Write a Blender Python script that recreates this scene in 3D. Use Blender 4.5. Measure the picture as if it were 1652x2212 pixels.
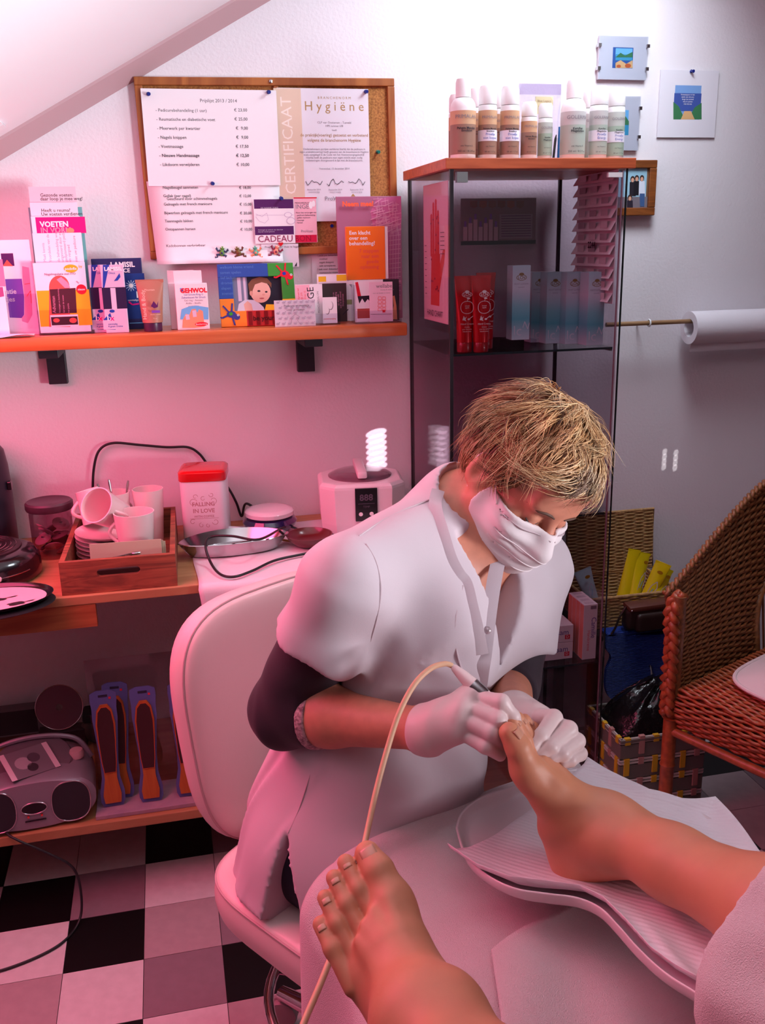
import bpy, bmesh, math, random
import numpy as np
from mathutils import Vector, Matrix, Euler
random.seed(7)
for o in list(bpy.data.objects): bpy.data.objects.remove(o)
scene = bpy.context.scene
COL = scene.collection
R = math.radians
# ------------------------------------------------------------------ camera
# world: X right along the back wall, Y into the wall, Z up; metres
FPX, PCX, PCY = 2020.0, 826.0, 1106.0
CAMP = Vector((0.0, 0.0, 1.44))
_th, _ph, _ro = R(12.8), R(15.9), R(-1.2)
_f = Vector((math.sin(_th)*math.cos(_ph), math.cos(_th)*math.cos(_ph), -math.sin(_ph)))
_r = Vector((math.cos(_th), -math.sin(_th), 0)); _u = _r.cross(_f)
_r2 = _r*math.cos(_ro)+_u*math.sin(_ro); _u2 = -_r*math.sin(_ro)+_u*math.cos(_ro)
cd = bpy.data.cameras.new('camera'); cam = bpy.data.objects.new('camera', cd); COL.objects.link(cam)
cd.sensor_fit = 'VERTICAL'; cd.sensor_height = 24.0; cd.lens = 24.0*FPX/2212.0
cd.clip_start = 0.02; cd.clip_end = 30
mw = Matrix((( _r2.x, _u2.x, -_f.x, CAMP.x), (_r2.y, _u2.y, -_f.y, CAMP.y), (_r2.z, _u2.z, -_f.z, CAMP.z), (0,0,0,1)))
cam.matrix_world = mw
scene.camera = cam
def ray(x, y): return _f+_r2*((x-PCX)/FPX)-_u2*((y-PCY)/FPX)
def onY(x, y, Y): v = ray(x, y); return CAMP+v*((Y-CAMP.y)/v.y)
def onZ(x, y, Z): v = ray(x, y); return CAMP+v*((Z-CAMP.z)/v.z)
def onX(x, y, X): v = ray(x, y); return CAMP+v*((X-CAMP.x)/v.x)
def onD(x, y, d): return CAMP+ray(x, y)*d
# ------------------------------------------------------------------ colour management, world, lights
vs = scene.view_settings
vs.view_transform = 'Standard'; vs.look = 'None'; vs.exposure = 0.0; vs.gamma = 1.0; vs.use_curve_mapping = False
world = bpy.data.worlds.new('world'); scene.world = world; world.use_nodes = True
world.node_tree.nodes['Background'].inputs[0].default_value = (0.75, 0.8, 1.0, 1)
world.node_tree.nodes['Background'].inputs[1].default_value = 0.05
SLOPE_A, SLOPE_B = 1.862, 0.5505          # sloping ceiling: z = A + B*x
def area(name, loc, target, sx, sy, power, color, spread=180):
    l = bpy.data.lights.new(name, 'AREA'); l.shape = 'RECTANGLE'; l.size = sx; l.size_y = sy
    l.energy = power; l.color = color; l.spread = R(spread)
    o = bpy.data.objects.new(name, l); COL.objects.link(o); o.location = loc
    o.rotation_euler = (Vector(target)-Vector(loc)).to_track_quat('-Z', 'Y').to_euler()
    return o
# daylight through the clear skylight in the flat ceiling
area('skylight_daylight', (1.04, 1.92, 2.285), (0.70, 2.38, 1.50), 0.44, 0.46, 10.5, (0.84, 0.92, 1.0), 140)
# daylight through the roof window with the drawn pink blind in the left slope
_px, _py = -0.65, 1.655
area('pink_blind_daylight', (_px+.012, _py, SLOPE_A+SLOPE_B*_px-.022), (_px+.482, _py, SLOPE_A+SLOPE_B*_px-.022-.876), 1.02, 0.66, 17, (1.0, 0.10, 0.25))
# daylight through the slatted blind of the right-hand window; its slats are turned so that the light goes up
area('blind_daylight', (2.50, -0.30, 1.15), (-0.28, 1.60, 1.96), 0.9, 0.7, 24, (0.94, 0.94, 1.0), 44)
# added cool fill from the far end of the room, behind the camera
area('far_end_fill', (1.6, -1.50, 1.7), (0.6, 1.5, 1.0), 1.2, 1.1, 1.1, (0.90, 0.92, 1.0))
# slits of sun that slip between the slats and land on the wall
def sun_slit(target, src, n, step, wide, watts, sx=1):
    for i in range(n):
        t = Vector(target)+Vector((0,0,(i-(n-1)/2)*step)); l = bpy.data.lights.new('sun_slit', 'SPOT'); l.energy = watts; l.spot_size = wide; l.spot_blend = .12; l.shadow_soft_size = .002; l.color = (1,.97,.95)
        o = bpy.data.objects.new('sun_slit', l); COL.objects.link(o); o.location = src; o.rotation_euler = (t-Vector(src)).to_track_quat('-Z','Y').to_euler(); o.scale = (sx,.42,1)
SUN = (2.50, .30, 1.75)
sun_slit(onY(815,972,2.398), SUN, 7, .0155, R(1.02), 1500, .80)
sun_slit(onY(958,965,2.398), SUN, 7, .0155, R(1.0), 500, .6)
sun_slit(onY(1436,992,2.398), SUN, 4, .0150, R(1.0), 120, .32); sun_slit(onY(1460,994,2.398), SUN, 4, .0150, R(1.0), 120, .32)
# ------------------------------------------------------------------ materials
def lin(c):
    return tuple(((v/255)/12.92 if v/255 <= .04045 else ((v/255+.055)/1.055)**2.4) for v in c)+(1,)
_M = {}
def mat(name, col=(200,200,200), rough=.5, metal=0.0, spec=.5, noise=None, bump=None, wood=None, coat=0, sss=0, sheen=0, emit=None, trans=0, wave=None):
    if name in _M: return _M[name]
    m = bpy.data.materials.new(name); m.use_nodes = True; nt = m.node_tree; b = nt.nodes['Principled BSDF']
    b.inputs['Base Color'].default_value = lin(col); b.inputs['Roughness'].default_value = rough
    b.inputs['Metallic'].default_value = metal; b.inputs['Specular IOR Level'].default_value = spec
    b.inputs['Coat Weight'].default_value = coat
    if sss:
        b.inputs['Subsurface Weight'].default_value = sss; b.inputs['Subsurface Radius'].default_value = (.6,.25,.15); b.inputs['Subsurface Scale'].default_value = .01
    if sheen: b.inputs['Sheen Weight'].default_value = sheen
    if trans: b.inputs['Transmission Weight'].default_value = trans
    if emit: b.inputs['Emission Color'].default_value = lin(emit[0]); b.inputs['Emission Strength'].default_value = emit[1]
    tc = nt.nodes.new('ShaderNodeTexCoord')
    def node(t, **k):
        n = nt.nodes.new(t)
        for a, v in k.items(): setattr(n, a, v)
        return n
    L = nt.links.new
    if noise:                                   # (scale, amount[, second colour])
        n = node('ShaderNodeTexNoise'); n.inputs['Scale'].default_value = noise[0]; n.inputs['Detail'].default_value = 4
        L(tc.outputs['Object'], n.inputs['Vector'])
        mx = node('ShaderNodeMixRGB'); c2 = lin(noise[2]) if len(noise) > 2 else tuple(v*(1-noise[1]) for v in lin(col)[:3])+(1,)
        mx.inputs[1].default_value = lin(col); mx.inputs[2].default_value = c2
        rp = node('ShaderNodeMapRange'); rp.inputs[1].default_value = .35; rp.inputs[2].default_value = .65; rp.inputs[4].default_value = 1 if len(noise) < 3 else noise[1]
        L(n.outputs['Fac'], rp.inputs[0]); L(rp.outputs[0], mx.inputs[0]); L(mx.outputs[0], b.inputs['Base Color'])
    if wood:                                    # (second colour, axis scale vector, distortion)
        mp = node('ShaderNodeMapping'); mp.inputs['Scale'].default_value = wood[1]; L(tc.outputs['Object'], mp.inputs['Vector'])
        n = node('ShaderNodeTexNoise'); n.inputs['Scale'].default_value = 1; n.inputs['Detail'].default_value = 6; n.inputs['Distortion'].default_value = wood[2]
        L(mp.outputs[0], n.inputs['Vector'])
        rp = node('ShaderNodeValToRGB'); rp.color_ramp.elements[0].position = .36; rp.color_ramp.elements[1].position = .66
        rp.color_ramp.elements[0].color = lin(wood[0]); rp.color_ramp.elements[1].color = lin(col)
        L(n.outputs['Fac'], rp.inputs[0]); L(rp.outputs[0], b.inputs['Base Color'])
    if bump:                                    # (scale, strength, distance)
        n = node('ShaderNodeTexNoise'); n.inputs['Scale'].default_value = bump[0]; n.inputs['Detail'].default_value = 3
        L(tc.outputs['Object'], n.inputs['Vector'])
        bn = node('ShaderNodeBump'); bn.inputs['Strength'].default_value = bump[1]; bn.inputs['Distance'].default_value = bump[2]
        L(n.outputs['Fac'], bn.inputs['Height']); L(bn.outputs[0], b.inputs['Normal'])
    if wave:                                    # (scale, strength, distance, axis)
        n = node('ShaderNodeTexWave', bands_direction=wave[3]); n.inputs['Scale'].default_value = wave[0]; n.inputs['Distortion'].default_value = 1.0
        n.inputs['Detail Scale'].default_value = 6
        L(tc.outputs['Object'], n.inputs['Vector'])
        bn = node('ShaderNodeBump'); bn.inputs['Strength'].default_value = wave[1]; bn.inputs['Distance'].default_value = wave[2]
        L(n.outputs['Fac'], bn.inputs['Height']); L(bn.outputs[0], b.inputs['Normal'])
    _M[name] = m; return m
def sheer(name, tint, gloss=.10, rough=.05):    # see-through pane: tinted transparency under a thin gloss
    if name in _M: return _M[name]
    m = bpy.data.materials.new(name); m.use_nodes = True; nt = m.node_tree
    for n in list(nt.nodes): nt.nodes.remove(n)
    out = nt.nodes.new('ShaderNodeOutputMaterial'); t = nt.nodes.new('ShaderNodeBsdfTransparent'); g = nt.nodes.new('ShaderNodeBsdfGlossy')
    t.inputs[0].default_value = lin(tint); g.inputs['Roughness'].default_value = rough; g.inputs[0].default_value = (1,1,1,1)
    fr = nt.nodes.new('ShaderNodeLayerWeight'); fr.inputs[0].default_value = .25
    mp = nt.nodes.new('ShaderNodeMapRange'); mp.inputs[3].default_value = gloss*.4; mp.inputs[4].default_value = gloss*3
    mx = nt.nodes.new('ShaderNodeMixShader'); L = nt.links.new
    L(fr.outputs['Facing'], mp.inputs[0]); L(mp.outputs[0], mx.inputs[0]); L(t.outputs[0], mx.inputs[1]); L(g.outputs[0], mx.inputs[2]); L(mx.outputs[0], out.inputs[0])
    _M[name] = m; return m
# ------------------------------------------------------------------ mesh helpers
class MB:
    def __init__(s): s.v = []; s.f = []; s.mi = []; s.cm = 0; s.M = Matrix.Identity(4)
    def at(s, loc=(0,0,0), rot=(0,0,0), sc=(1,1,1)):
        s.M = Matrix.LocRotScale(Vector(loc), Euler(rot), Vector(sc)); return s
    def add(s, vs, fs):
        b = len(s.v); s.v += [tuple(s.M @ Vector(p)) for p in vs]; s.f += [tuple(i+b for i in f) for f in fs]; s.mi += [s.cm]*len(fs); return s
    def box(s, x0, x1, y0, y1, z0, z1, bev=0):
        if bev:
            bm = bmesh.new(); bmesh.ops.create_cube(bm, size=1)
            for v in bm.verts: v.co = Vector(((x0+x1)/2+v.co.x*(x1-x0), (y0+y1)/2+v.co.y*(y1-y0), (z0+z1)/2+v.co.z*(z1-z0)))
            bmesh.ops.bevel(bm, geom=list(bm.edges), offset=bev, segments=2, profile=.5, affect='EDGES')
            bm.verts.index_update()
            s.add([v.co.copy() for v in bm.verts], [tuple(v.index for v in f.verts) for f in bm.faces]); bm.free(); return s
        vs = [(x,y,z) for z in (z0,z1) for y in (y0,y1) for x in (x0,x1)]
        return s.add(vs, [(0,2,3,1),(4,5,7,6),(0,1,5,4),(2,6,7,3),(0,4,6,2),(1,3,7,5)])
    def prism(s, pts, y0, y1):                  # outline in (x,z), depth along y
        n = len(pts); vs = [(p[0],y0,p[1]) for p in pts]+[(p[0],y1,p[1]) for p in pts]
        fs = [tuple(range(n)), tuple(range(2*n-1,n-1,-1))]+[((i+1)%n, i, i+n, (i+1)%n+n) for i in range(n)]
        return s.add(vs, fs)
    def lathe(s, prof, n=32, cap=True):         # (r,z) profile round local z
        vs = [(r*math.cos(2*math.pi*k/n), r*math.sin(2*math.pi*k/n), z) for r, z in prof for k in range(n)]
        fs = [(i*n+k, i*n+(k+1)%n, (i+1)*n+(k+1)%n, (i+1)*n+k) for i in range(len(prof)-1) for k in range(n)]
        if cap: fs += [tuple(range(n-1,-1,-1)), tuple((len(prof)-1)*n+k for k in range(n))]
        return s.add(vs, fs)
    def tube(s, pts, r, n=8, cap=True, closed=False):
        pts = [Vector(p) for p in pts]; m = len(pts); rs = r if hasattr(r, '__len__') else [r]*m
        vs = []; up = None
        for i, p in enumerate(pts):
            if closed: t = pts[(i+1)%m]-pts[i-1]
            else: t = pts[min(i+1,m-1)]-pts[max(i-1,0)]
            if t.length < 1e-9: t = Vector((0,0,1))
            t.normalize()
            if up is None: up = Vector((0,0,1)) if abs(t.z) < .9 else Vector((1,0,0))
            a = (up-t*up.dot(t)).normalized(); b = t.cross(a); up = a
            for k in range(n):
                w = 2*math.pi*k/n; vs.append(p+(a*math.cos(w)+b*math.sin(w))*rs[i])
        e = m if closed else m-1
        fs = [(i*n+k, i*n+(k+1)%n, ((i+1)%m)*n+(k+1)%n, ((i+1)%m)*n+k) for i in range(e) for k in range(n)]
        if cap and not closed: fs += [tuple(range(n-1,-1,-1)), tuple((m-1)*n+k for k in range(n))]
        return s.add(vs, fs)
    def ball(s, c, r, n=16, m=10):
        rx, ry, rz = r if hasattr(r, '__len__') else (r,r,r)
        vs = [(c[0]+rx*math.sin(math.pi*i/m)*math.cos(2*math.pi*k/n), c[1]+ry*math.sin(math.pi*i/m)*math.sin(2*math.pi*k/n), c[2]-rz*math.cos(math.pi*i/m)) for i in range(1,m) for k in range(n)]
        fs = [(i*n+k, i*n+(k+1)%n, (i+1)*n+(k+1)%n, (i+1)*n+k) for i in range(m-2) for k in range(n)]
        b = len(vs); vs += [(c[0],c[1],c[2]-rz),(c[0],c[1],c[2]+rz)]
        fs += [(b,(k+1)%n,k) for k in range(n)]+[(b+1,(m-2)*n+k,(m-2)*n+(k+1)%n) for k in range(n)]
        return s.add(vs, fs)
    def grid(s, fn, nu, nv, closeu=False):      # fn(u,v) -> point, u,v in 0..1
        vs = [fn(i/(nu if closeu else nu-1), j/(nv-1)) for j in range(nv) for i in range(nu)]
        fs = [(j*nu+i, j*nu+(i+1)%nu, (j+1)*nu+(i+1)%nu, (j+1)*nu+i) for j in range(nv-1) for i in range(nu if closeu else nu-1)]
        return s.add(vs, fs)
    def mesh(s, name):
        me = bpy.data.meshes.new(name); me.from_pydata([tuple(v) for v in s.v], [], s.f); me.update(); return me
    def build(s, name, m, parent=None, smooth=False, loc=None, rot=None, angle=40):
        me = s.mesh(name); ms = m if isinstance(m, (list, tuple)) else [m]
        for q in ms: me.materials.append(q)
        if len(ms) > 1: me.polygons.foreach_set('material_index', s.mi)
        if smooth:
            me.polygons.foreach_set('use_smooth', [True]*len(me.polygons))
            if angle < 180: me.set_sharp_from_angle(angle=R(angle))
        return link(name, me, parent, loc, rot)
def link(name, me, parent=None, loc=None, rot=None):
    o = bpy.data.objects.new(name, me); COL.objects.link(o)
    if parent is not None: o.parent = parent
    if loc is not None: o.location = loc
    if rot is not None: o.rotation_euler = rot
    return o
def tag(o, label=None, cat=None, group=None, kind=None):
    if label: o['label'] = label
    if cat: o['category'] = cat
    if group: o['group'] = group
    if kind: o['kind'] = kind
    return o
def thing(name, label, cat, loc=(0,0,0), rot=(0,0,0), group=None):
    o = bpy.data.objects.new(name, None); COL.objects.link(o); o.location = loc; o.rotation_euler = rot; o.empty_display_size = .05
    return tag(o, label, cat, group)
def struct(o): o['kind'] = 'structure'; return o
def dup(root, loc=None, rot=None, label=None):
    def cp(o, par):
        c = o.copy(); COL.objects.link(c); c.parent = par
        for ch in [q for q in bpy.data.objects if q.parent == o]: cp(ch, c)
        return c
    r = cp(root, root.parent)
    if loc is not None: r.location = loc
    if rot is not None: r.rotation_euler = rot
    if label: r['label'] = label
    return r
def solidify(o, t, off=-1):
    md = o.modifiers.new('thickness', 'SOLIDIFY'); md.thickness = t; md.offset = off; return o
# ------------------------------------------------------------------ flat print (lettering, pictures) on a face looking along -y
def text_geo(s, size, align='L', bold=0.0):
    cu = bpy.data.curves.new('t', 'FONT'); cu.body = s; cu.size = size; cu.resolution_u = 2; cu.offset = bold*size
    cu.align_x = {'L':'LEFT','C':'CENTER','R':'RIGHT'}[align]
    ob = bpy.data.objects.new('t', cu); COL.objects.link(ob); dg = bpy.context.evaluated_depsgraph_get()
    me = bpy.data.meshes.new_from_object(ob.evaluated_get(dg)); bpy.data.objects.remove(ob); bpy.data.curves.remove(cu)
    vs = [(v.co.x, v.co.y) for v in me.vertices]; fs = [tuple(p.vertices) for p in me.polygons]; bpy.data.meshes.remove(me)
    return vs, fs
def prints(parent, y, items, name='print', step=.00006):
    """items: ('t',str,x,z,size,mat,align[,bold[,rot]]) ('r',x0,z0,x1,z1,mat) ('e',cx,cz,rx,rz,mat) ('p',pts,mat) ('s',pts,width,mat)"""
    mb = MB(); ms = []
    def slot(m):
        if m not in ms: ms.append(m)
        mb.cm = ms.index(m)
    for k, it in enumerate(items):
        yy = y-step*(k+1); c = it[0]
        if c == 't':
            _, s, x, z, size, m, al = it[:7]; vs, fs = text_geo(s, size, al, it[7] if len(it) > 7 else 0); a = it[8] if len(it) > 8 else 0
            ca, sa = math.cos(a), math.sin(a); slot(m); mb.add([(x+p*ca-q*sa, yy, z+p*sa+q*ca) for p, q in vs], fs)
        elif c == 'r':
            _, x0, z0, x1, z1, m = it; slot(m); mb.add([(x0,yy,z0),(x1,yy,z0),(x1,yy,z1),(x0,yy,z1)], [(0,1,2,3)])
        elif c == 'e':
            _, cx, cz, rx, rz, m = it; slot(m); n = 24
            mb.add([(cx+rx*math.cos(2*math.pi*i/n), yy, cz+rz*math.sin(2*math.pi*i/n)) for i in range(n)], [tuple(range(n))])
        elif c == 'p':
            slot(it[2]); mb.add([(p[0],yy,p[1]) for p in it[1]], [tuple(range(len(it[1])))])
        elif c == 's':
            _, pts, w, m = it; slot(m)
            for (ax, az), (bx, bz) in zip(pts[:-1], pts[1:]):
                dx, dz = bx-ax, bz-az; l = math.hypot(dx, dz) or 1; nx, nz = -dz/l*w/2, dx/l*w/2
                mb.add([(ax-nx,yy,az-nz),(bx-nx,yy,bz-nz),(bx+nx,yy,bz+nz),(ax+nx,yy,az+nz)], [(0,1,2,3)])
    if not mb.v: return None
    return mb.build(name, ms, parent)
# ------------------------------------------------------------------ distance-field modelling for soft bodies (numpy, surface nets)
def rc(a, b, r1, r2, k=.01, op='u'): return ('rc', np.array(a, float), np.array(b, float), r1, r2, k, op)
def el(c, r, rot=(0,0,0), k=.01, op='u'):
    M = np.array(Euler(rot).to_matrix()); return ('el', np.array(c, float), np.array(r, float), M, 0, k, op)
def bxs(c, h, rd, rot=(0,0,0), k=.01, op='u'):
    M = np.array(Euler(rot).to_matrix()); return ('bx', np.array(c, float), np.array(h, float), M, rd, k, op)
def cc(a, b, r1, r2, k=.01, op='u'): return ('cc', np.array(a, float), np.array(b, float), r1, r2, k, op)   # flat-ended cone
def hs(p, n, k=.01, op='s'): n = np.array(n, float); return ('hs', np.array(p, float), n/np.linalg.norm(n), None, 0, k, op)   # half space on the +n side
def wd(c, M, al, ymax, k=.006): return ('wd', np.array(c, float), al, np.array(M), ymax, k, 's')                # v-neck wedge
def _ev(pr, P):
    t = pr[0]
    if t == 'hs': return -((P-pr[1])@pr[2])
    if t == 'wd':
        q = (P-pr[1])@pr[3]; return np.maximum(np.abs(q[:,0])*math.cos(pr[2])-q[:,2]*math.sin(pr[2]), q[:,1]-pr[4])
    if t == 'cc':
        _, a, b, r1, r2, _, _ = pr; ba = b-a; L = np.sqrt(ba@ba); u = ba/L; h = (P-a)@u; q = P-a-h[:,None]*u
        rad = np.sqrt((q*q).sum(1))-(r1+(r2-r1)*np.clip(h/L,0,1)); ax = np.abs(h-L/2)-L/2
        return np.minimum(np.maximum(rad, ax), 0)+np.sqrt(np.maximum(rad,0)**2+np.maximum(ax,0)**2)
    if t == 'rc':
        _, a, b, r1, r2, _, _ = pr; ba = b-a; L2 = max(ba@ba, 1e-12); h = np.clip(((P-a)@ba)/L2, 0, 1)
        q = P-a-h[:,None]*ba; return np.sqrt((q*q).sum(1))-(r1+(r2-r1)*h)
    _, c, r, M, rd, _, _ = pr; q = (P-c)@M
    if t == 'el':
        k0 = np.sqrt(((q/r)**2).sum(1)); k1 = np.sqrt(((q/(r*r))**2).sum(1)); return k0*(k0-1)/np.maximum(k1, 1e-9)
    d = np.abs(q)-(r-rd); return np.sqrt((np.maximum(d,0)**2).sum(1))+np.minimum(d.max(1),0)-rd
def sdf(prims, P):
    d = None
    if len(P) > 1500 and len(prims) > 6:       # leave out union prims too far from this bunch of points to matter
        c = (P.min(0)+P.max(0))/2; rr = np.sqrt(((P-c)**2).sum(1).max()); ec = [float(_ev(p, c[None])[0]) for p in prims]
        dm = min(e for e, p in zip(ec, prims) if p[6] == 'u'); prims = [p for e, p in zip(ec, prims) if p[6] != 'u' or e < dm+2.2*rr+2*p[5]]
        i = next((i for i, p in enumerate(prims) if p[6] == 'u'), 0); prims = prims[i:i+1]+prims[:i]+prims[i+1:]
    for pr in prims:
        e = _ev(pr, P); k, op = pr[5], pr[6]
        if d is None: d = e; continue
        if op == 'u': h = np.maximum(k-np.abs(d-e), 0)/k; d = np.minimum(d, e)-h*h*k*.25
        elif op == 's': h = np.maximum(k-np.abs(d+e), 0)/k; d = np.maximum(d, -e)+h*h*k*.25
        else: h = np.maximum(k-np.abs(d-e), 0)/k; d = np.maximum(d, e)+h*h*k*.25
    return d
def nets(fn, lo, hi, h):
    """surface-nets mesh of fn(P)<0 inside the box lo..hi, evaluated only in blocks near the surface"""
    lo = np.array(lo, float); hi = np.array(hi, float); B = 8
    nb = np.maximum(np.ceil((hi-lo)/(h*B)).astype(int), 1); n = nb*B+1
    V = np.full(n, 1.0, np.float32)
    ci = np.stack(np.meshgrid(*[np.arange(q) for q in nb], indexing='ij'), -1).reshape(-1,3)
    cd_ = fn(lo+(ci+.5)*B*h); near = np.abs(cd_) < B*h*1.35
    for c, d in zip(ci[~near], cd_[~near]):
        if d < 0: V[c[0]*B:c[0]*B+B+1, c[1]*B:c[1]*B+B+1, c[2]*B:c[2]*B+B+1] = -1
    g = np.stack(np.meshgrid(*[np.arange(B+1)]*3, indexing='ij'), -1).reshape(-1,3)
    cn = ci[near]; cn = cn[np.lexsort((cn[:,2]//3, cn[:,1]//3, cn[:,0]//3))]
    for s in range(0, len(cn), 24):
        cc = cn[s:s+24]; idx = (cc[:,None,:]*B+g[None]).reshape(-1,3)
        V[idx[:,0], idx[:,1], idx[:,2]] = fn(lo+idx*h)
    I = V < 0
    cell = np.zeros(n-1, np.int8)
    for a in (0,1):
        for b in (0,1):
            for c in (0,1): cell += I[a:n[0]-1+a, b:n[1]-1+b, c:n[2]-1+c]
    act = np.argwhere((cell > 0) & (cell < 8)); num = np.full(n-1, -1, np.int64); num[act[:,0],act[:,1],act[:,2]] = np.arange(len(act))
    acc = np.zeros((len(act),3)); cnt = np.zeros(len(act))
    corners = [(a,b,c) for a in (0,1) for b in (0,1) for c in (0,1)]
    for p in corners:
        for ax in range(3):
            if p[ax]: continue
            q = list(p); q[ax] = 1
            v0 = V[act[:,0]+p[0], act[:,1]+p[1], act[:,2]+p[2]]; v1 = V[act[:,0]+q[0], act[:,1]+q[1], act[:,2]+q[2]]
            m = (v0 < 0) != (v1 < 0); t = np.where(m, v0/np.where(m, v0-v1, 1), 0)
            pt = np.repeat(np.array(p, float)[None], len(act), 0); pt[:,ax] = t
            acc[m] += pt[m]; cnt[m] += 1
    co = lo+(act+acc/cnt[:,None])*h
    faces = []
    for ax in range(3):
        u, w = (ax+1)%3, (ax+2)%3; sl0 = [slice(None)]*3; sl1 = [slice(None)]*3; sl0[ax] = slice(0,-1); sl1[ax] = slice(1,None)
        e = np.argwhere(I[tuple(sl0)] != I[tuple(sl1)]); e = e[(e[:,u] > 0) & (e[:,w] > 0) & (e[:,u] < n[u]-1) & (e[:,w] < n[w]-1)]
        if not len(e): continue
        def cid(du, dw):
            q = e.copy(); q[:,u] -= du; q[:,w] -= dw; return num[q[:,0], q[:,1], q[:,2]]
        quad = np.stack([cid(1,1), cid(0,1), cid(0,0), cid(1,0)], 1)
        fl = ~I[e[:,0], e[:,1], e[:,2]]; quad[fl] = quad[fl][:, ::-1]; faces.append(quad)
    F = np.concatenate(faces) if faces else np.zeros((0,4), int); F = F[(F >= 0).all(1)]
    return co, F
def relax(co, F, it=2, lam=.5):
    n = len(co); e = np.concatenate([F[:,[0,1]],F[:,[1,2]],F[:,[2,3]],F[:,[3,0]]]); e = np.concatenate([e, e[:, ::-1]])
    deg = np.bincount(e[:,0], minlength=n).astype(float); deg[deg == 0] = 1
    for _ in range(it):
        s = np.stack([np.bincount(e[:,0], weights=co[e[:,1],k], minlength=n) for k in range(3)], 1)/deg[:,None]; co = co+lam*(s-co)
    return co
def np_mesh(name, co, F, mats, parent=None, attr=None):
    me = bpy.data.meshes.new(name); me.vertices.add(len(co)); me.vertices.foreach_set('co', np.asarray(co, np.float32).ravel())
    k = F.shape[1]; me.loops.add(len(F)*k); me.loops.foreach_set('vertex_index', F.astype(np.int32).ravel())
    me.polygons.add(len(F)); me.polygons.foreach_set('loop_start', np.arange(len(F), dtype=np.int32)*k); me.polygons.foreach_set('loop_total', np.full(len(F), k, np.int32))
    me.update(calc_edges=True); me.validate()
    for m in (mats if isinstance(mats, (list, tuple)) else [mats]): me.materials.append(m)
    me.polygons.foreach_set('use_smooth', [True]*len(me.polygons))
    return link(name, me, parent)
def bounds(prims, pad):
    lo = np.full(3, 1e9); hi = -lo
    for p in prims:
        if p[6] != 'u': continue
        if p[0] in ('rc','cc'):
            for q, r in ((p[1],p[3]),(p[2],p[4])): lo = np.minimum(lo, q-r); hi = np.maximum(hi, q+r)
        else:
            r = np.abs(p[3]) @ p[2]; lo = np.minimum(lo, p[1]-r); hi = np.maximum(hi, p[1]+r)
    return lo-pad, hi+pad
def body(name, prims, h, mats, parent=None, it=2, post=None):
    lo, hi = bounds(prims, h*3+.01); fn = (lambda P: sdf(prims, P)) if post is None else (lambda P: post(P, sdf(prims, P)))
    co, F = nets(fn, lo, hi, h); return np_mesh(name, relax(co, F, it), F, mats, parent)

def xf(prims, M, o):                            # move prims by a rotation matrix (numpy 3x3) and an offset
    out = []
    for p in prims:
        p = list(p)
        if p[0] in ('rc','cc'): p[1] = M@p[1]+o; p[2] = M@p[2]+o
        elif p[0] in ('el','bx'): p[1] = M@p[1]+o; p[3] = M@p[3]
        out.append(tuple(p))
    return out
def hit(x, y, prims, d0=.5, d1=2.0, n=240):     # first surface point along the sight line
    ds = np.linspace(d0, d1, n); v = np.array(ray(x, y)); P = np.array(CAMP)+ds[:,None]*v; s = sdf(prims, P); i = np.argmax(s < 0)
    if s[i] >= 0: return None
    t = ds[i-1]+(ds[i]-ds[i-1])*s[i-1]/(s[i-1]-s[i]) if i else ds[0]; return Vector(CAMP)+Vector(v)*float(t)
def drop(p, prims, d, L=.3, n=200):             # first surface point from p along direction d
    ts = np.linspace(0, L, n); P = np.array(p)+ts[:,None]*np.array(d); s = sdf(prims, P); i = int(np.argmax(s < 0)); return Vector(P[i]) if s[i] < 0 else None
def D3(x, y, d): return np.array(onD(x, y, d))
# ================================================================== the room
M_wall = mat('wall_plaster', (232,226,232), .85, bump=(130,.35,.003), spec=.25)
M_wall2 = mat('wall_taupe_paint', (122,104,104), .85, spec=.25)
M_ceil = mat('ceiling_paint', (240,234,238), .8, spec=.25, bump=(60,.05,.001))
YW = 2.40
XL, XR, YF, ZC = -1.55, 2.55, -1.6, 2.30
XT = (ZC-SLOPE_A)/SLOPE_B                     # where the slope meets the flat ceiling
def zs(x): return SLOPE_A+SLOPE_B*x
struct(MB().prism([(XL,-.02),(XR,-.02),(XR,ZC),(XT,ZC),(XL,zs(XL))], YW, YW+.12).build('wall_back', M_wall))
struct(MB().prism([(XL,-.02),(XR,-.02),(XR,ZC),(XT,ZC),(XL,zs(XL))], YF-.12, YF).build('wall_front', M_wall2))
struct(MB().box(XL-.12, XL, YF-.12, YW+.12, -.02, zs(XL)).build('wall_left', M_wall))
struct(MB().box(XR, XR+.12, YF-.12, YW+.12, -.02, ZC).build('wall_right', M_wall2))
# ceiling: slope with a roof window, flat part with a skylight
mb = MB()
def slope_slab(x0, x1, y0, y1, t=.10):
    mb.add([(x0,y0,zs(x0)),(x1,y0,zs(x1)),(x1,y1,zs(x1)),(x0,y1,zs(x0)),(x0,y0,zs(x0)+t),(x1,y0,zs(x1)+t),(x1,y1,zs(x1)+t),(x0,y1,zs(x0)+t)],
           [(0,3,2,1),(4,5,6,7),(0,1,5,4),(2,3,7,6),(0,4,7,3),(1,2,6,5)])
WX0, WX1, WY0, WY1 = _px-.36, _px+.36, _py-.60, _py+.60
slope_slab(XL, XT, YF, WY0); slope_slab(XL, XT, WY1, YW); slope_slab(XL, WX0, WY0, WY1); slope_slab(WX1, XT, WY0, WY1)
SX0, SX1, SY0, SY1 = .80, 1.32, 1.60, 2.24
mb.box(XT, XR, YF, SY0, ZC, ZC+.1); mb.box(XT, XR, SY1, YW, ZC, ZC+.1); mb.box(XT, SX0, SY0, SY1, ZC, ZC+.1); mb.box(SX1, XR, SY0, SY1, ZC, ZC+.1)
struct(mb.build('ceiling', M_ceil))
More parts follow.
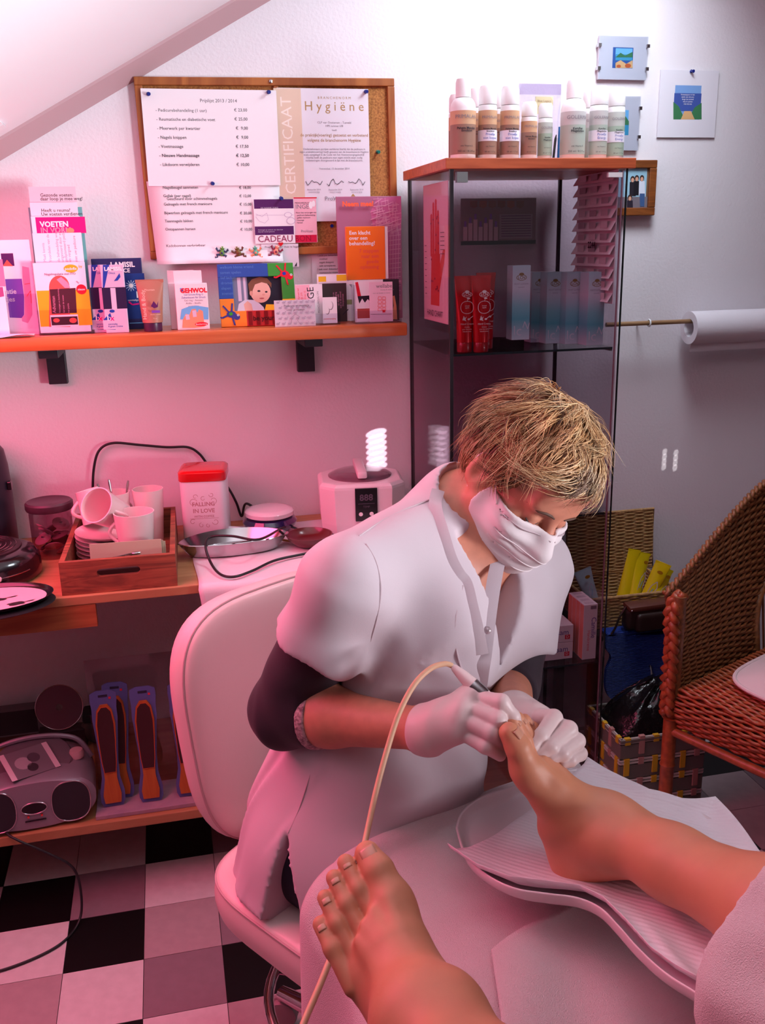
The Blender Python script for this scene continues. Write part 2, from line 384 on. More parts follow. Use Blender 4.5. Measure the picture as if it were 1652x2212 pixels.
M_white_frame = mat('white_window_paint', (238,236,238), .4)
sa = math.atan(SLOPE_B); sl = .72/math.cos(sa)
w = tag(thing('window_1', 'roof window with a drawn pink blind in the sloping ceiling', 'window', (_px, _py, zs(_px)), (0, -sa, 0)), kind='structure')
mb = MB()
for a in (-1, 1): mb.box(min(a*sl/2,a*(sl/2-.03)), max(a*sl/2,a*(sl/2-.03)), -.60, .60, -.005, .02); mb.box(-sl/2, sl/2, min(a*.60,a*.55), max(a*.60,a*.55), -.006, .02)
mb.build('window_frame', M_white_frame, w)
MB().box(-sl/2+.04, sl/2-.04, -.56, .56, .012, .016).build('pink_blind', mat('pink_blind_cloth', (236,96,140), .8), w)
w = tag(thing('window_2', 'clear skylight in the flat ceiling', 'window', ((SX0+SX1)/2, (SY0+SY1)/2, ZC)), kind='structure')
mb = MB()
for a in (-1, 1): mb.box(min(a*.26,a*.22), max(a*.26,a*.22), -.32, .32, -.01, .05); mb.box(-.26, .26, min(a*.32,a*.28), max(a*.32,a*.28), -.011, .05)
mb.build('window_frame', M_white_frame, w)
MB().box(-.24, .24, -.30, .30, .06, .065).build('pane', mat('skylight_glass', (220,232,245), .3), w)
w = tag(thing('window_3', 'right-hand window behind a slatted white blind', 'window', (XR, -.30, 1.15)), kind='structure')
mb = MB()
for a in (-1, 1): mb.box(-.02, .0, min(a*.56,a*.50), max(a*.56,a*.50), -.52, .52); mb.box(-.02, 0, -.56, .56, min(a*.52,a*.46), max(a*.52,a*.46))
mb.build('window_frame', M_white_frame, w)
sl_me = MB().box(-.012,.012,-.5,.5,-.0008,.0008).mesh('slat'); sl_me.materials.append(M_white_frame)
for i in range(24): link('slat', sl_me, w, (-.028, 0, -.45+i*.039), (0,R(40),0))
# baton in the corner of slope and wall, coloured darker to paint in its shade
mb = MB(); x0, x1 = XL, XT; t = .034; ny, nx = math.cos(sa), math.sin(sa)
def bat(x): return [(x,YW,zs(x)), (x,YW-.05,zs(x)), (x+nx*.004,YW-.048,zs(x)-ny*.006), (x+nx*t,YW-.002,zs(x)-ny*t), (x+nx*t,YW,zs(x)-ny*t)]
mb.add(bat(x0)+bat(x1), [(0,1,2,3,4),(9,8,7,6,5)]+[(i,(i+1)%5+0,(i+1)%5+5,i+5) for i in range(5)])
struct(tag(mb.build('trim_1', mat('baton_shade', (196,160,166), .7)), 'coving strip with painted-in shade between the sloping ceiling and the wall', 'trim'))
# ------------------------------------------------------------------ floor of loose-laid checked tiles
T = .1635; TX0, TY0 = -.31, 1.556
fl = struct(MB().box(XL, XR, YF, YW, -.05, -.004).build('floor', mat('floor_screed', (60,50,52), .8)))
tones = {'B':(14,12,14), 'W':(214,200,204), 'M':(176,150,156), 'G':(140,116,126)}
tm = {k: mat('vinyl_tile_'+n, tones[k], .38, spec=.4, noise=(40,.08)) for k, n in (('B','black'),('W','white'),('M','rose_grey'),('G','grey'))}
tile_me = {}
for k in tones:
    me = MB().box(.0007, T-.0007, .0007, T-.0007, -.004, 0).mesh('tile'); me.materials.append(tm[k]); tile_me[k] = me
known = {(-1,2):'B',(-1,1):'W',(-1,0):'M',(0,2):'G',(0,1):'B',(0,0):'W',(1,3):'B',(1,2):'W',(1,1):'M',(1,0):'G',(2,1):'G',(2,0):'B',(0,3):'W',(-1,3):'W',(-2,3):'B',(0,-1):'B',(1,-1):'W',(-1,-1):'G',(2,2):'W',(2,3):'G',
         (10,3):'B',(11,3):'B',(10,2):'M',(11,2):'G',(11,4):'W',(10,4):'W',(12,1):'B',(11,1):'M',(12,2):'W',(2,-1):'M',(-2,2):'M',(-2,1):'G'}
pat = 'BGWMWBMGMWGBGMBW'
for j in range(-5, 6):
    for i in range(-5, 18):
        c = known.get((i,j)) or pat[(i%4)+4*(((j*3+i//4)) % 4)]
        y = TY0+j*T
        if y+T > YW+.1: continue
        t_ = bpy.data.objects.new('tile', tile_me[c]); COL.objects.link(t_); t_.parent = fl; t_.location = (TX0+i*T, y, 0)
# ================================================================== helpers for things measured on a plane Y = const
def mpp(Y): return Y/FPX*1.03
def sheet(name, label, cat, x0, y0, x1, y1, Y, m, t=.0006, bev=0, group=None, zbase=None, smooth=False):
    """upright slab: picture rectangle x0,y0,x1,y1 on the plane Y becomes a slab of depth t, front face at Y"""
    xm, ym = (x0+x1)/2, (y0+y1)/2
    zt, zb = onY(xm,y0,Y).z, onY(xm,y1,Y).z; xl, xr = onY(x0,ym,Y).x, onY(x1,ym,Y).x
    if zbase is not None: zb = zbase
    w, h = xr-xl, zt-zb
    o = MB().box(-w/2, w/2, 0, t, 0, h, bev).build(name, m, smooth=smooth); o.location = ((xl+xr)/2, Y, zb)
    return tag(o, label, cat, group)
def pxprint(o, Y, items, name='print', front=0.0):
    ox, oz = o.location.x, o.location.z; k = mpp(Y)
    def q(x, y): p = onY(x, y, Y); return (p.x-ox, p.z-oz)
    out = []
    for it in items:
        c = it[0]
        if c == 't':
            s, x, y, cap, m = it[1:6]; al = it[6] if len(it) > 6 else 'L'; p = q(x, y)
            out.append(('t', s, p[0], p[1], cap/.7*k, m, al, it[7] if len(it) > 7 else 0, it[8] if len(it) > 8 else 0))
        elif c == 'r': a = q(it[1], it[4]); b = q(it[3], it[2]); out.append(('r', a[0], a[1], b[0], b[1], it[5]))
        elif c == 'e': a = q(it[1], it[2]); out.append(('e', a[0], a[1], it[3]*k, it[4]*k, it[5]))
        elif c == 'p': out.append(('p', [q(*p) for p in it[1]][::-1], it[2]))
        elif c == 's': out.append(('s', [q(*p) for p in it[1]], it[2]*k, it[3]))
    return prints(o, front, out, name)
ink = lambda n, c: mat('ink_'+n, c, .6, spec=.2)
I_black = ink('black', (50,44,56)); I_grey = ink('grey', (140,130,140)); I_white = ink('white', (244,238,242)); I_red = ink('red', (214,30,52))
I_pink = ink('pink', (236,150,176)); I_mag = ink('magenta', (222,24,128)); I_purple = ink('purple', (84,32,96)); I_violet = ink('violet', (120,74,178)); I_blue = ink('blue', (32,64,160))
I_tan = ink('tan', (222,196,176)); I_gold = ink('gold', (178,140,92)); I_yellow = ink('yellow', (238,190,44)); I_orange = ink('orange', (250,120,44)); I_dk = ink('plum', (72,36,50)); I_rose = ink('rose', (206,130,164)); I_lrose = ink('light_rose', (226,160,190))
I_skin = ink('skin_print', (232,150,116)); I_green = ink('green', (60,160,40)); I_lav = ink('lavender', (205,190,212)); I_teal = ink('teal', (130,190,196)); I_coral = ink('coral', (236,92,84))
P_white = mat('paper_white', (240,234,240), .7, spec=.2); P_lav = mat('paper_lavender', (228,222,232), .7, spec=.2); P_pink = mat('paper_pink', (240,182,198), .7, spec=.2)
# ------------------------------------------------------------------ cork notice board
M_pine = mat('pine_frame', (176,104,48), .45, wood=((138,70,28),(14,14,3),2.0))
M_cork = mat('cork', (190,128,70), .9, noise=(260,.9,(138,84,42)), bump=(300,.4,.002))
bw, bh = .611, .402; YB = YW-.016
bo = thing('bulletin_board', 'cork notice board in a pine frame with a middle bar', 'notice board', (-.014, YB, 1.419), (0, R(-0.6), 0))
MB().box(.01, bw-.01, .005, .0155, .01, bh-.01).build('cork_panel', M_cork, bo)
fw = .018
MB().box(0, bw, -.003, .0158, bh-fw, bh, .002).build('frame_rail', M_pine, bo); MB().box(0, bw, -.003, .0158, 0, fw, .002).build('frame_rail', M_pine, bo)
MB().box(0, fw, -.003, .0158, fw, bh-fw, .002).build('frame_rail', M_pine, bo); MB().box(bw-fw, bw, -.003, .0158, fw, bh-fw, .002).build('frame_rail', M_pine, bo)
MB().box(.318, .330, -.002, .0158, fw, bh-fw, .002).build('middle_bar', M_pine, bo)
MB().at((.312,-.004,bh-.009),(R(90),0,0)).lathe([(.0045,0),(.004,.002),(.001,.003)],14).build('screw', mat('steel',(190,188,190),.25,1.0), bo)
# ------------------------------------------------------------------ papers on the board
def lines(x, y, rows, cap, m, dy, al='L'): return [('t', s, x, y+i*dy, cap, m, al) for i, s in enumerate(rows)]
YP = YB-.0045
o = sheet('price_list', 'white price list sheet with two blue pins at its top corners', 'paper', 312, 193, 601, 401, YP-.004, P_white)
it = [('t','Prijslijst 2013 / 2014',472,221,6,I_black,'C')]
for i, (a, b) in enumerate((('- Pedicurebehandeling (1 uur)','€ 23,00'),('- Reumatische en diabetische voet','€ 25,00'),('- Meerwerk per kwartier','€  9,00'),('- Nagels knippen','€  9,00'),('- Voetmassage','€ 17,50'),('- Nieuwe Handmassage','€ 12,50'),('- Likdoorn verwijderen','€ 10,00'))):
    bd = .01 if i == 5 else 0
    it += [('t',a,336+i*1.6,241+i*19.6,5.6,I_black,'L',bd), ('t',b,534+i*.8,241+i*19.6,5.6,I_black,'R',bd)]
pxprint(o, YP-.004, it)
# longer sheet under it, its lower edge curling away from the wall
Y2 = YP-.001; tl = onY(316,392,Y2); tr = onY(603,392,Y2); bl = onY(340,571,Y2); br = onY(610,571,Y2)
o = tag(MB().grid(lambda u, v: ((tl.x+(tr.x-tl.x)*u)*(1-v)+(bl.x+(br.x-bl.x)*u)*v-tl.x, -.022*max(0,(v-.72)/.28)**2, (tl.z-bl.z)*(1-v)), 8, 20).build('price_list', P_white, smooth=True, loc=(tl.x, Y2, bl.z)),
        'long price list sheet curling at its bottom edge, hanging under the other list', 'paper')
solidify(o, .0005, 1)
it = []
for a, b, y in (('Nagelbeugel aanmeten','€ 18,00',408),('Gellak (per nagel)','€ 12,00',426),('   Gescheurd voor schimmelnagels','',432.5),('Gelnagels met french manicure','€ 15,00',444),('Bijwerken gelnagels met french manicure','€ 20,00',463),('Teennagels lakken','€ 10,00',480.5),('Ontspannen harsen','€ 10,00',498),('Kadobonnen verkrijgbaar','',534)):
    dx = (y-400)*.06; it.append(('t',a,351+dx,y,5.2,I_black,'L'))
    if b: it.append(('t',b,542+dx*.5,y,5.2,I_black,'R'))
pxprint(o, Y2-.0008, it, front=-.0006)
# certificate
o = sheet('certificate', 'hygiene certificate with a tan side band reading certificaat', 'certificate', 604, 191, 798, 478, YP, P_lav)
I_cream = ink('cream', (240,226,216))
it = [('r',604,191,649,478,I_tan), ('t','CERTIFICAAT',640,420,21,I_cream,'L',0,R(91)), ('t','B R A N C H E N O R M',722,214,4.5,I_gold,'C'), ('t','H y g i ë n e',722,239,17,I_gold,'C'),
      ('t','CLP van Oosterom - Tusveld',722,267,4,I_grey,'C'), ('t','HPR nummer 638',722,274,3.4,I_grey,'C'), ('t','heeft',722,283,3.4,I_grey,'C'),
      ('t','de praktijk(voering) getoetst en verbeterd',722,295,5.6,I_gold,'C'), ('t','volgens de branchenorm Hygiëne',722,306,5.6,I_gold,'C')]
it += [('t',s,722,324+i*6.1,3.6,I_grey,'C') for i, s in enumerate(('Ondertekenaars partijen verklaren hierbij dat de pedicure in','eigen praktijk(voering) heeft getoetst aan de branchenorm Hygiëne','zoals vastgelegd in de Code van het Voetverzorgingsbedrijf.','Hierbij heeft de pedicure naar eigen inzicht waar nodig','verbeteringen doorgevoerd in lijn met de branchenorm.'))]
it += [('t','Veenendaal, 13 december 2014',722,366,3.4,I_grey,'C')]
for cx, sd in ((678,1),(724,2),(770,3)):
    random.seed(sd); it.append(('s',[(cx-18+i*4.5, 394+random.uniform(-9,9)*(1 if i%2 else .4)) for i in range(9)], 1.0, I_black))
    it += [('t','Bestuurder 2014',cx,411,2.8,I_grey,'C'), ('t','voetverzorging',cx,416,2.6,I_grey,'C')]
it += [('t','ProVoet',722,433,8,I_grey,'C'), ('t','voethouder',662,431,4.4,I_black,'C',.01), ('p',[(755,428),(762,418),(770,428)],I_gold)]
pxprint(o, YP, it)
# voucher and cards
YC = YP-.006
o = sheet('gift_voucher', 'purple banded gift voucher reading cadeau', 'voucher', 549, 430, 636, 526, YC, P_white)
pxprint(o, YC, [('r',549,430,633,451,I_purple),('r',551,488,634,508,I_purple),('t','DE WARME ZORG',563,451,3,I_lav,'L'),('s',[(552,462),(566,468),(576,460),(580,474),(572,482),(560,478),(552,468)],.8,I_lav),('s',[(552,465),(634,464)],.7,I_lav),('e',622,464,8,5,I_lav),('e',622,464,6.5,4,P_white),('e',628,477,9,7,I_lav),('e',628,477,7.5,5.8,P_white),
      ('t','Ontvangst op vertoon van deze bon',557,498,2.4,I_lav,'L'),('t','afspraak vooraf gewenst',557,502,2.4,I_lav,'L'),('t','CADEAU',557,523,12.5,ink('dusky', (150,50,96)),'L')])
o = sheet('business_card', 'pink appointment card with a crimson foot band beside the voucher', 'card', 634, 426, 684, 524, YC+.002, P_pink)
pxprint(o, YC+.002, [('r',634,426,684,429,I_red),('r',634,507,684,524,ink('crimson',(206,24,70))),('t','BON',637,521,11,ink('deep_crimson',(150,14,50)),'L'),('t','PEDICURESALON',637,440,2.8,I_black),('t','INGE',638,451,8.5,I_grey,'L'),('e',671,443,4,7,I_white),('e',677,440,3.5,6,I_white)]+[('t',s,639,461+i*5.4,3,I_black) for i, s in enumerate(('Voor het verzorgen van','- pedicure behandeling','- gellak manicure','- massage','- harsen'))]+[('t','ProVoet',650,502,5,I_grey)])
o = sheet('small_card', 'small lavender card under the voucher with a red heart pin', 'card', 565, 527, 645, 577, YC, P_lav)
pxprint(o, YC, [('t','Producten voor thuis te leggen',572,536,4,I_black)]+[('t',s,570,543+i*6,2.6,I_grey) for i, s in enumerate(('Crème','Balsem','Olie','Schrub','Nagelolie'))]+[('p',[(636,575),(641,566),(641,575)],I_black)])
o = sheet('work_flyer', 'tall white flyer of treatments pinned to the wall by a blue pin', 'flyer', 673, 478, 735, 640, YW-.004, P_lav)
pxprint(o, YW-.004, [('r',673,530,735,548,mat('paper_grey',(212,202,212),.7)),('t','PEDICURESALON',681,505,4,I_grey),('t','INGE',682,518,10.5,I_grey),('t','Werkzaamheden',685,537,5,I_black,'L',.015),('t','op afspraak',710,542,4.4,I_red)]+[('t',s,685,554+i*7.4,3.6,I_black) for i, s in enumerate(('/ pedicure behandeling','   voetbad','   nagels knippen','   eelt verwijderen','/ ook voor diabetische','   reumatische voeten','/ medische pedicure'))])
# ------------------------------------------------------------------ push pins
def pin(x, y, Y, c, where, d=Vector((.12,-.0,.05))):
    t_ = thing('push_pin', where, 'push pin', onY(x,y,Y), (R(90)+.12, 0, .12), None)
    mm = mat('pin_plastic_'+c, {'blue':(24,38,128),'green':(20,110,96),'red':(210,24,40)}[c], .3)
    MB().lathe([(.0042,.001),(.0044,.002),(.0026,.0035),(.0024,.008),(.0040,.0095),(.0042,.011),(.0038,.0118)],14).build('head', mm, t_, True)
    MB().lathe([(.0005,-.006),(.0005,.002)],6).build('needle', mat('steel'), t_)
for x, y, Y, c, wh in ((320,203,YP-.0046,'blue','blue push pin at the left top corner of the price list'),(579,199,YP-.0046,'blue','blue push pin at the right top corner of the price list beside the middle bar'),(458,396,YP-.0046,'blue','blue push pin holding the bottom edge of the upper price list'),
                       (789,198,YP-.0006,'blue','blue push pin in the top corner of the hygiene certificate'),(606,428,YC-.0006,'blue','blue push pin holding the purple gift voucher'),(714,487,YW-.0046,'blue','blue push pin holding the tall flyer of treatments'),(815,328,YB+.004,'green','green push pin stuck in bare cork')):
    pin(x, y, Y, c, wh)
h = thing('heart_pin', 'red heart shaped pin on the small lavender card', 'push pin', onY(606,527,YC-.001))
MB().prism([(.0055*math.sin(a)**3*1.1, .0055*(.8*math.cos(a)-.32*math.cos(2*a)-.12*math.cos(3*a))) for a in [2*math.pi*i/24 for i in range(24)]], -.005, -.001).build('heart', mat('pin_plastic_red',(210,24,40),.3), h)
MB().at((0,0,0),(R(90),0,0)).lathe([(.0005,-.004),(.0005,.003)],6).build('needle', mat('steel'), h)
# ------------------------------------------------------------------ frog shaped magnets along the curled sheet
def frog(x, y, c1, c2, label, rot):
    Yf = YP-.012; p = onY(x, y, Yf); t_ = thing('frog_figure', label, 'ornament', p, (0, rot, 0))
    bm_ = mat('frog_'+c1[0], c1[1], .45); dm = mat('frog_'+c2[0], c2[1], .45)
    mb = MB(); mb.at((0,0,0)).ball((0,0,0),(.006,.004,.0085),14,8); mb.ball((0,-.0005,.0105),(.0055,.004,.0048),14,8); mb.build('body', bm_, t_, True)
    for sx in (-1,1):
        MB().tube([(sx*.004,0,.005),(sx*.010,0,.003),(sx*.013,0,.008),(sx*.015,0,.009)],[.0026,.0022,.0026,.0034],8).build('front_leg', dm, t_, True)
        MB().tube([(sx*.004,0,-.005),(sx*.011,0,-.006),(sx*.009,0,-.012),(sx*.015,0,-.0135)],[.003,.0026,.0024,.0034],8).build('hind_leg', dm, t_, True)
        MB().ball((sx*.003,-.004,.0125),.0016,8,6).build('eye', mat('frog_eye',(240,240,230),.3), t_, True)
    MB().ball((0,-.0032,-.001),(.003,.002,.003),10,6).build('spot', dm, t_, True)
frog(479,546,('green',(96,150,60)),('navy',(44,54,96)),'little green frog ornament with navy legs above the photo frame',.15)
frog(515,546,('olive',(120,96,40)),('maroon',(110,60,44)),'little olive brown frog ornament above the photo frame',-.3)
frog(552,545,('teal',(90,176,150)),('peach',(240,150,110)),'little teal frog ornament with peach legs above the photo frame',-.1)
frog(596,543,('salmon',(244,160,130)),('wine',(140,30,70)),'little salmon frog ornament with wine red legs on the lavender card',.35)
# ------------------------------------------------------------------ pictures on the right of the wall
M_glasspane = sheer('picture_glass', (246,248,250), .05)
def clip_frame(label, x0, y0, x1, y1, art):
    Y = YW-.012; o = sheet('clip_frame', label, 'picture', x0, y0, x1, y1, Y, mat('mount_grey',(198,196,208),.6), .008)
    w, hh = o.dimensions.x, o.dimensions.z; w = max(v.co.x for v in o.data.vertices)*2; hh = max(v.co.z for v in o.data.vertices)
    pxprint(o, Y, art, 'artwork')
    MB().box(-w/2, w/2, -.004, -.0018, 0, hh).build('glass', M_glasspane, o)
    for sx in (-1,1):
        for z in (.25,.78): MB().box(sx*w/2-.004, sx*w/2+.004, -.006, .009, hh*z-.004, hh*z+.004).build('clip', mat('steel'), o)
    return o
I_sea = ink('sea', (60,150,190)); I_sky = ink('sky', (110,180,230)); I_sand = ink('sand', (214,170,120)); I_hill = ink('hill', (60,120,80)); I_rust = ink('rust', (190,90,50))
clip_frame('glass clip frame with a small coastal painting above the white mount', 1293,78,1397,172,
    [('r',1322,103,1368,147,ink('frameblue',(50,90,160))),('r',1329,105,1366,120,I_sky),('r',1329,118,1366,130,I_sea),('p',[(1329,124),(1340,114),(1350,120),(1366,112),(1366,124)],I_hill),('p',[(1329,147),(1329,136),(1340,130),(1352,138),(1366,130),(1366,147)],I_sand),('e',1356,142,7,4,I_rust),('e',1336,143,5,3,I_rust)])
clip_frame('glass clip frame partly hidden behind the cream bottles', 1318,208,1380,325,
    [('r',1335,238,1358,292,I_sky),('r',1335,270,1358,292,I_sea),('p',[(1335,262),(1350,250),(1358,262),(1358,270),(1335,270)],I_hill)])
Y = YW-.006
o = sheet('mounted_picture', 'white square mount with a beach path photo held by a pin', 'picture', 1423,152,1548,297,Y,mat('mount_white',(226,222,232),.7),.003)
ww = max(v.co.x for v in o.data.vertices)*2; hh = max(v.co.z for v in o.data.vertices)
pxprint(o, Y, [('r',1454,185,1515,258,ink('pale_sky',(120,160,216))),('r',1454,202,1515,240,ink('deep_sea',(64,86,160))),('p',[(1454,258),(1454,220),(1466,230),(1475,250),(1480,258)],I_hill),('p',[(1515,258),(1515,222),(1500,232),(1492,246),(1488,258)],I_hill),('p',[(1470,258),(1478,240),(1492,240),(1500,258)],I_sand)]+[('t',s,1485,206+i*5,3,I_white,'C') for i, s in enumerate(('Voetstappen in het','zand, een droom','langs het strand','was ik samen','met de zee'))], 'photo')
pin(1492,154,Y-.001,'blue','blue push pin above the beach path picture')
Y = YW-.02
o = sheet('framed_photograph', 'small oak frame with a family group photo behind the cabinet corner', 'picture frame', 1305,346,1414,466,Y,mat('backboard',(120,80,50),.7),.016)
w2 = max(v.co.x for v in o.data.vertices); hh = max(v.co.z for v in o.data.vertices); M_oak = mat('oak_frame',(150,84,36),.45,wood=((112,58,22),(6,6,40),1.5))
for bx_ in ((-w2,w2,0,.02),(-w2,w2,hh-.02,hh)): MB().box(bx_[0],bx_[1],-.008,.0,bx_[2],bx_[3],.002).build('frame_rail',M_oak,o)
for s_ in (-1,1): MB().box(min(s_*w2,s_*(w2-.02)),max(s_*w2,s_*(w2-.02)),-.008,.0,.02,hh-.02,.002).build('frame_rail',M_oak,o)
hair = ink('dark_hair',(60,40,36)); face = ink('face',(214,160,136))
it = [('r',1320,362,1398,450,ink('photo_back',(150,190,210))),('r',1320,425,1398,450,ink('photo_floor',(120,110,120)))]
for cx, cy, c in ((1366,388,(40,34,44)),(1375,386,(30,26,34)),(1386,386,(214,220,236)),(1360,428,(44,36,50))):
    it += [('p',[(cx-6,cy+5),(cx+6,cy+5),(cx+7,cy+36),(cx-7,cy+36)],ink('cloth_%d'%c[0],c)),('e',cx,cy-1,5.2,6.4,hair),('e',cx,cy+1,3.4,4.4,face)]
it += [('p',[(1381,418),(1392,418),(1391,446),(1382,446)],ink('denim',(64,92,140)))]
pxprint(o, Y, it, 'photo')
# ------------------------------------------------------------------ paper roll on its rod
Yr = 2.33; rz = onY(1440,696,Yr).z
h = thing('roll_holder', 'thin wooden rod on small white wall hooks carrying the paper roll', 'holder', (1.19, Yr, rz))
MB().at((0,0,0),(0,R(90),0)).lathe([(.006,-.04),(.006,.95)],14).build('rod', mat('rod_wood',(168,132,96),.5,wood=((140,104,72),(4,30,30),1)), h, True)
for hx in (.085,.83):
    MB().tube([(hx,YW-Yr,-.002),(hx,.02,-.006)]+[(hx,.009*math.cos(a),.009*math.sin(a)) for a in [R(-90-i*30)*-1-R(90)*0 for i in range(0,10)]],.0022,8).build('hook', mat('hook_white',(232,236,240),.3), h, True)
rl = thing('paper_roll', 'white paper towel roll hanging on the wooden rod with a loose sheet', 'paper roll', (1.395, Yr, rz))
n = 40; mb = MB(); RO, RI = .044, .024; cz = -.0175
prof = [(RI,0),(RI,.56),(RO,.56),(RO,0)]
mb.at((0,0,cz),(0,R(90),0)).lathe(prof+[prof[0]], n, False).build('roll', mat('tissue',(228,222,230),.85,bump=(500,.3,.001)), rl, True)
mb = MB().grid(lambda u, v: (.004+u*.55, -(RO+.0012)*math.cos(v*1.9-.4) if v < .95 else -(RO+.0012)*math.cos(.95*1.9-.4)+.003*(v-.95)*20, cz+((RO+.0012)*math.sin(-(v*1.9-.4)) if v < .95 else (RO+.0012)*math.sin(-(.95*1.9-.4))-.02*(v-.95)*20)), 6, 30)
mb.build('loose_sheet', mat('tissue'), rl, True)
# ================================================================== glass display cabinet
CX0, CX1, CY0, CY1 = .618, 1.022, 2.006, 2.362; ZT = 1.614
M_ctop = mat('cabinet_wood', (190,92,54), .4, wood=((164,72,40),(5,60,60),1.2))
M_post = mat('cabinet_metal', (52,46,52), .35, .6)
G_pane = sheer('cabinet_glass', (236,231,235), .05); G_shelf = sheer('shelf_glass', (236,242,240), .07)
cab = thing('display_cabinet', 'tall glass display cabinet with a cherry wood top and glass shelves', 'cabinet', (CX0, CY0, 0))
W_, D_ = CX1-CX0, CY1-CY0
MB().box(-.012, W_+.02, -.006, D_, 1.592, ZT, .0015).build('top_board', M_ctop, cab)
MB().box(0, W_, 0, D_, 0, .05, .002).build('plinth', M_ctop, cab)
for nm, b in (('side_pane',(0,.004,.006,D_-.004)),('side_pane',(W_-.004,W_,.006,D_-.004)),('back_pane',(.006,W_-.006,D_-.004,D_)),):
    MB().box(b[0],b[1],b[2],b[3],.05,1.592).build(nm, G_pane, cab)
dr = MB().box(.008, W_-.008, -.004, 0, .055, 1.588).build('door', G_pane, cab)
MB().box(.012,.036,-.008,.004,1.565,1.586).build('hinge', mat('steel'), dr); MB().box(.012,.036,-.008,.004,.075,.096).build('hinge', mat('steel'), dr)
MB().box(W_-.045,W_-.012,-.007,.004,1.574,1.584).build('door_catch', mat('catch_white',(226,220,222),.4), dr)
for x, y in ((.003,.003),(.003,D_-.006),(W_-.004,D_-.006)): MB().box(x-.004,x+.004,y-.004,y+.004,.05,1.592).build('post', M_post, cab)
M_edge = mat('glass_edge', (24,34,34), .15)
MB().box(W_-.0005,W_+.0025,-.004,.000,.05,1.592).build('pane_edge', M_edge, cab); MB().box(W_-.011,W_-.0085,-.0045,-.0002,.056,1.588).build('pane_edge', mat('edge_mauve',(120,86,100),.3), dr)
SH = [1.203, .803, .408]
for z in SH:
    s_ = MB().box(.008,W_-.008,.012,D_-.01,z-.005,z).build('glass_shelf', G_shelf, cab)
    MB().box(.008,W_-.008,.0105,.012,z-.005,z).build('shelf_edge', mat('shelf_edge_glass',(40,56,58),.15), s_)
    for x in (.006,W_-.010): MB().box(x,x+.006,.02,.05,z-.010,z-.005).build('shelf_support', mat('steel'), s_)
# ------------------------------------------------------------------ things in the cabinet, upper shelf
def stand(x0, x1, yt, Y, zb):
    xm = (x0+x1)/2; yb_ = 0
    p = onY(xm, yt, Y); l = onY(x0, (yt+700)/2, Y); r = onY(x1, (yt+700)/2, Y); return p.x, r.x-l.x, p.z-zb
M_redtube = mat('red_tube_foil', (196,10,24), .22, .35, coat=.4); I_silver = mat('silver_print', (226,206,206), .3, .4)
def red_tube(xc, Y, h, label, full=True):
    t_ = thing('cream_tube', label, 'tube', (xc, Y, SH[0]+.0005), (0,0,random.uniform(-.05,.05)), 'red cream tubes in the cabinet')
    w, d = .0235, .017; ch = .022
    MB().lathe([(.0165,0),(.0172,.002),(.0172,ch-.002),(.0165,ch)],28).build('cap', mat('red_cap',(150,8,20),.3,coat=.5), t_, True)
    def fn(u, v):
        a = 2*math.pi*u; z = ch+(h-ch)*v; k = v**1.3; rx = .0180+(w-.0180)*k; ry = .0172*(1-k)+.0009*k; return (rx*math.cos(a), ry*math.sin(a), z)
    mb = MB().grid(fn, 32, 14, True); b = 13*32; mb.f += [tuple(range(b,b+32))]; mb.mi.append(0); mb.build('tube_body', M_redtube, t_, True)
    MB().box(-w,w,-.0012,.0012,h-.005,h+.002).build('crimp', M_redtube, t_)
    it = [('e',0,.128,.012,.0062,I_silver),('e',0,.128,.0108,.0052,M_redtube),('t','LCN',0,.1252,.0085,I_silver,'C',.02),('e',0,.1338,.005,.0032,I_silver)]
    ap = [(.0155*math.sin(a)*(1+.06*math.cos(2*a)), .100+.0150*math.cos(a)*(1-.10*abs(math.cos(a)))) for a in [2*math.pi*i/28 for i in range(29)]]
    it += [('s',ap,.0011,I_silver),('s',[(0,.113),(.002,.119)],.0009,I_silver),('e',.003,.1195,.004,.0018,I_silver),('t','sweet',0,.102,.0045,I_silver,'C'),('t','apple',0,.098,.0045,I_silver,'C'),('p',[(-.011,.072),(-.008,.082),(-.005,.077),(-.001,.080),(-.004,.074),(-.002,.070),(-.007,.072)],I_silver),('e',.004,.074,.003,.002,I_silver),('s',[(.004,.074),(.014,.081)],.0012,I_silver)]
    it += [('t','Hand Cream',0,.062,.0058,I_silver,'C'),('t','Crème',0,.0555,.0042,I_silver,'C'),('t','pour les mains',0,.051,.0038,I_silver,'C'),('t','Handcreme',0,.046,.0042,I_silver,'C')]
    prints(t_, -.0195, it)
    return t_
zt = onY(1045,597,2.05).z-SH[0]
for x, Y, lb in ((1003,2.052,'red cream tube beside the cabinet post in the front row'),(1038,2.040,'red cream tube in front of the two others with an apple emblem')):
    red_tube(onY(x,750,Y).x, Y, zt, lb)
for x, Y in ((1048,2.105),): red_tube(onY(x,735,Y).x, Y, zt+.004, 'red cream tube standing behind the pair')
M_lcn = mat('lotion_carton', (176,214,222), .4)
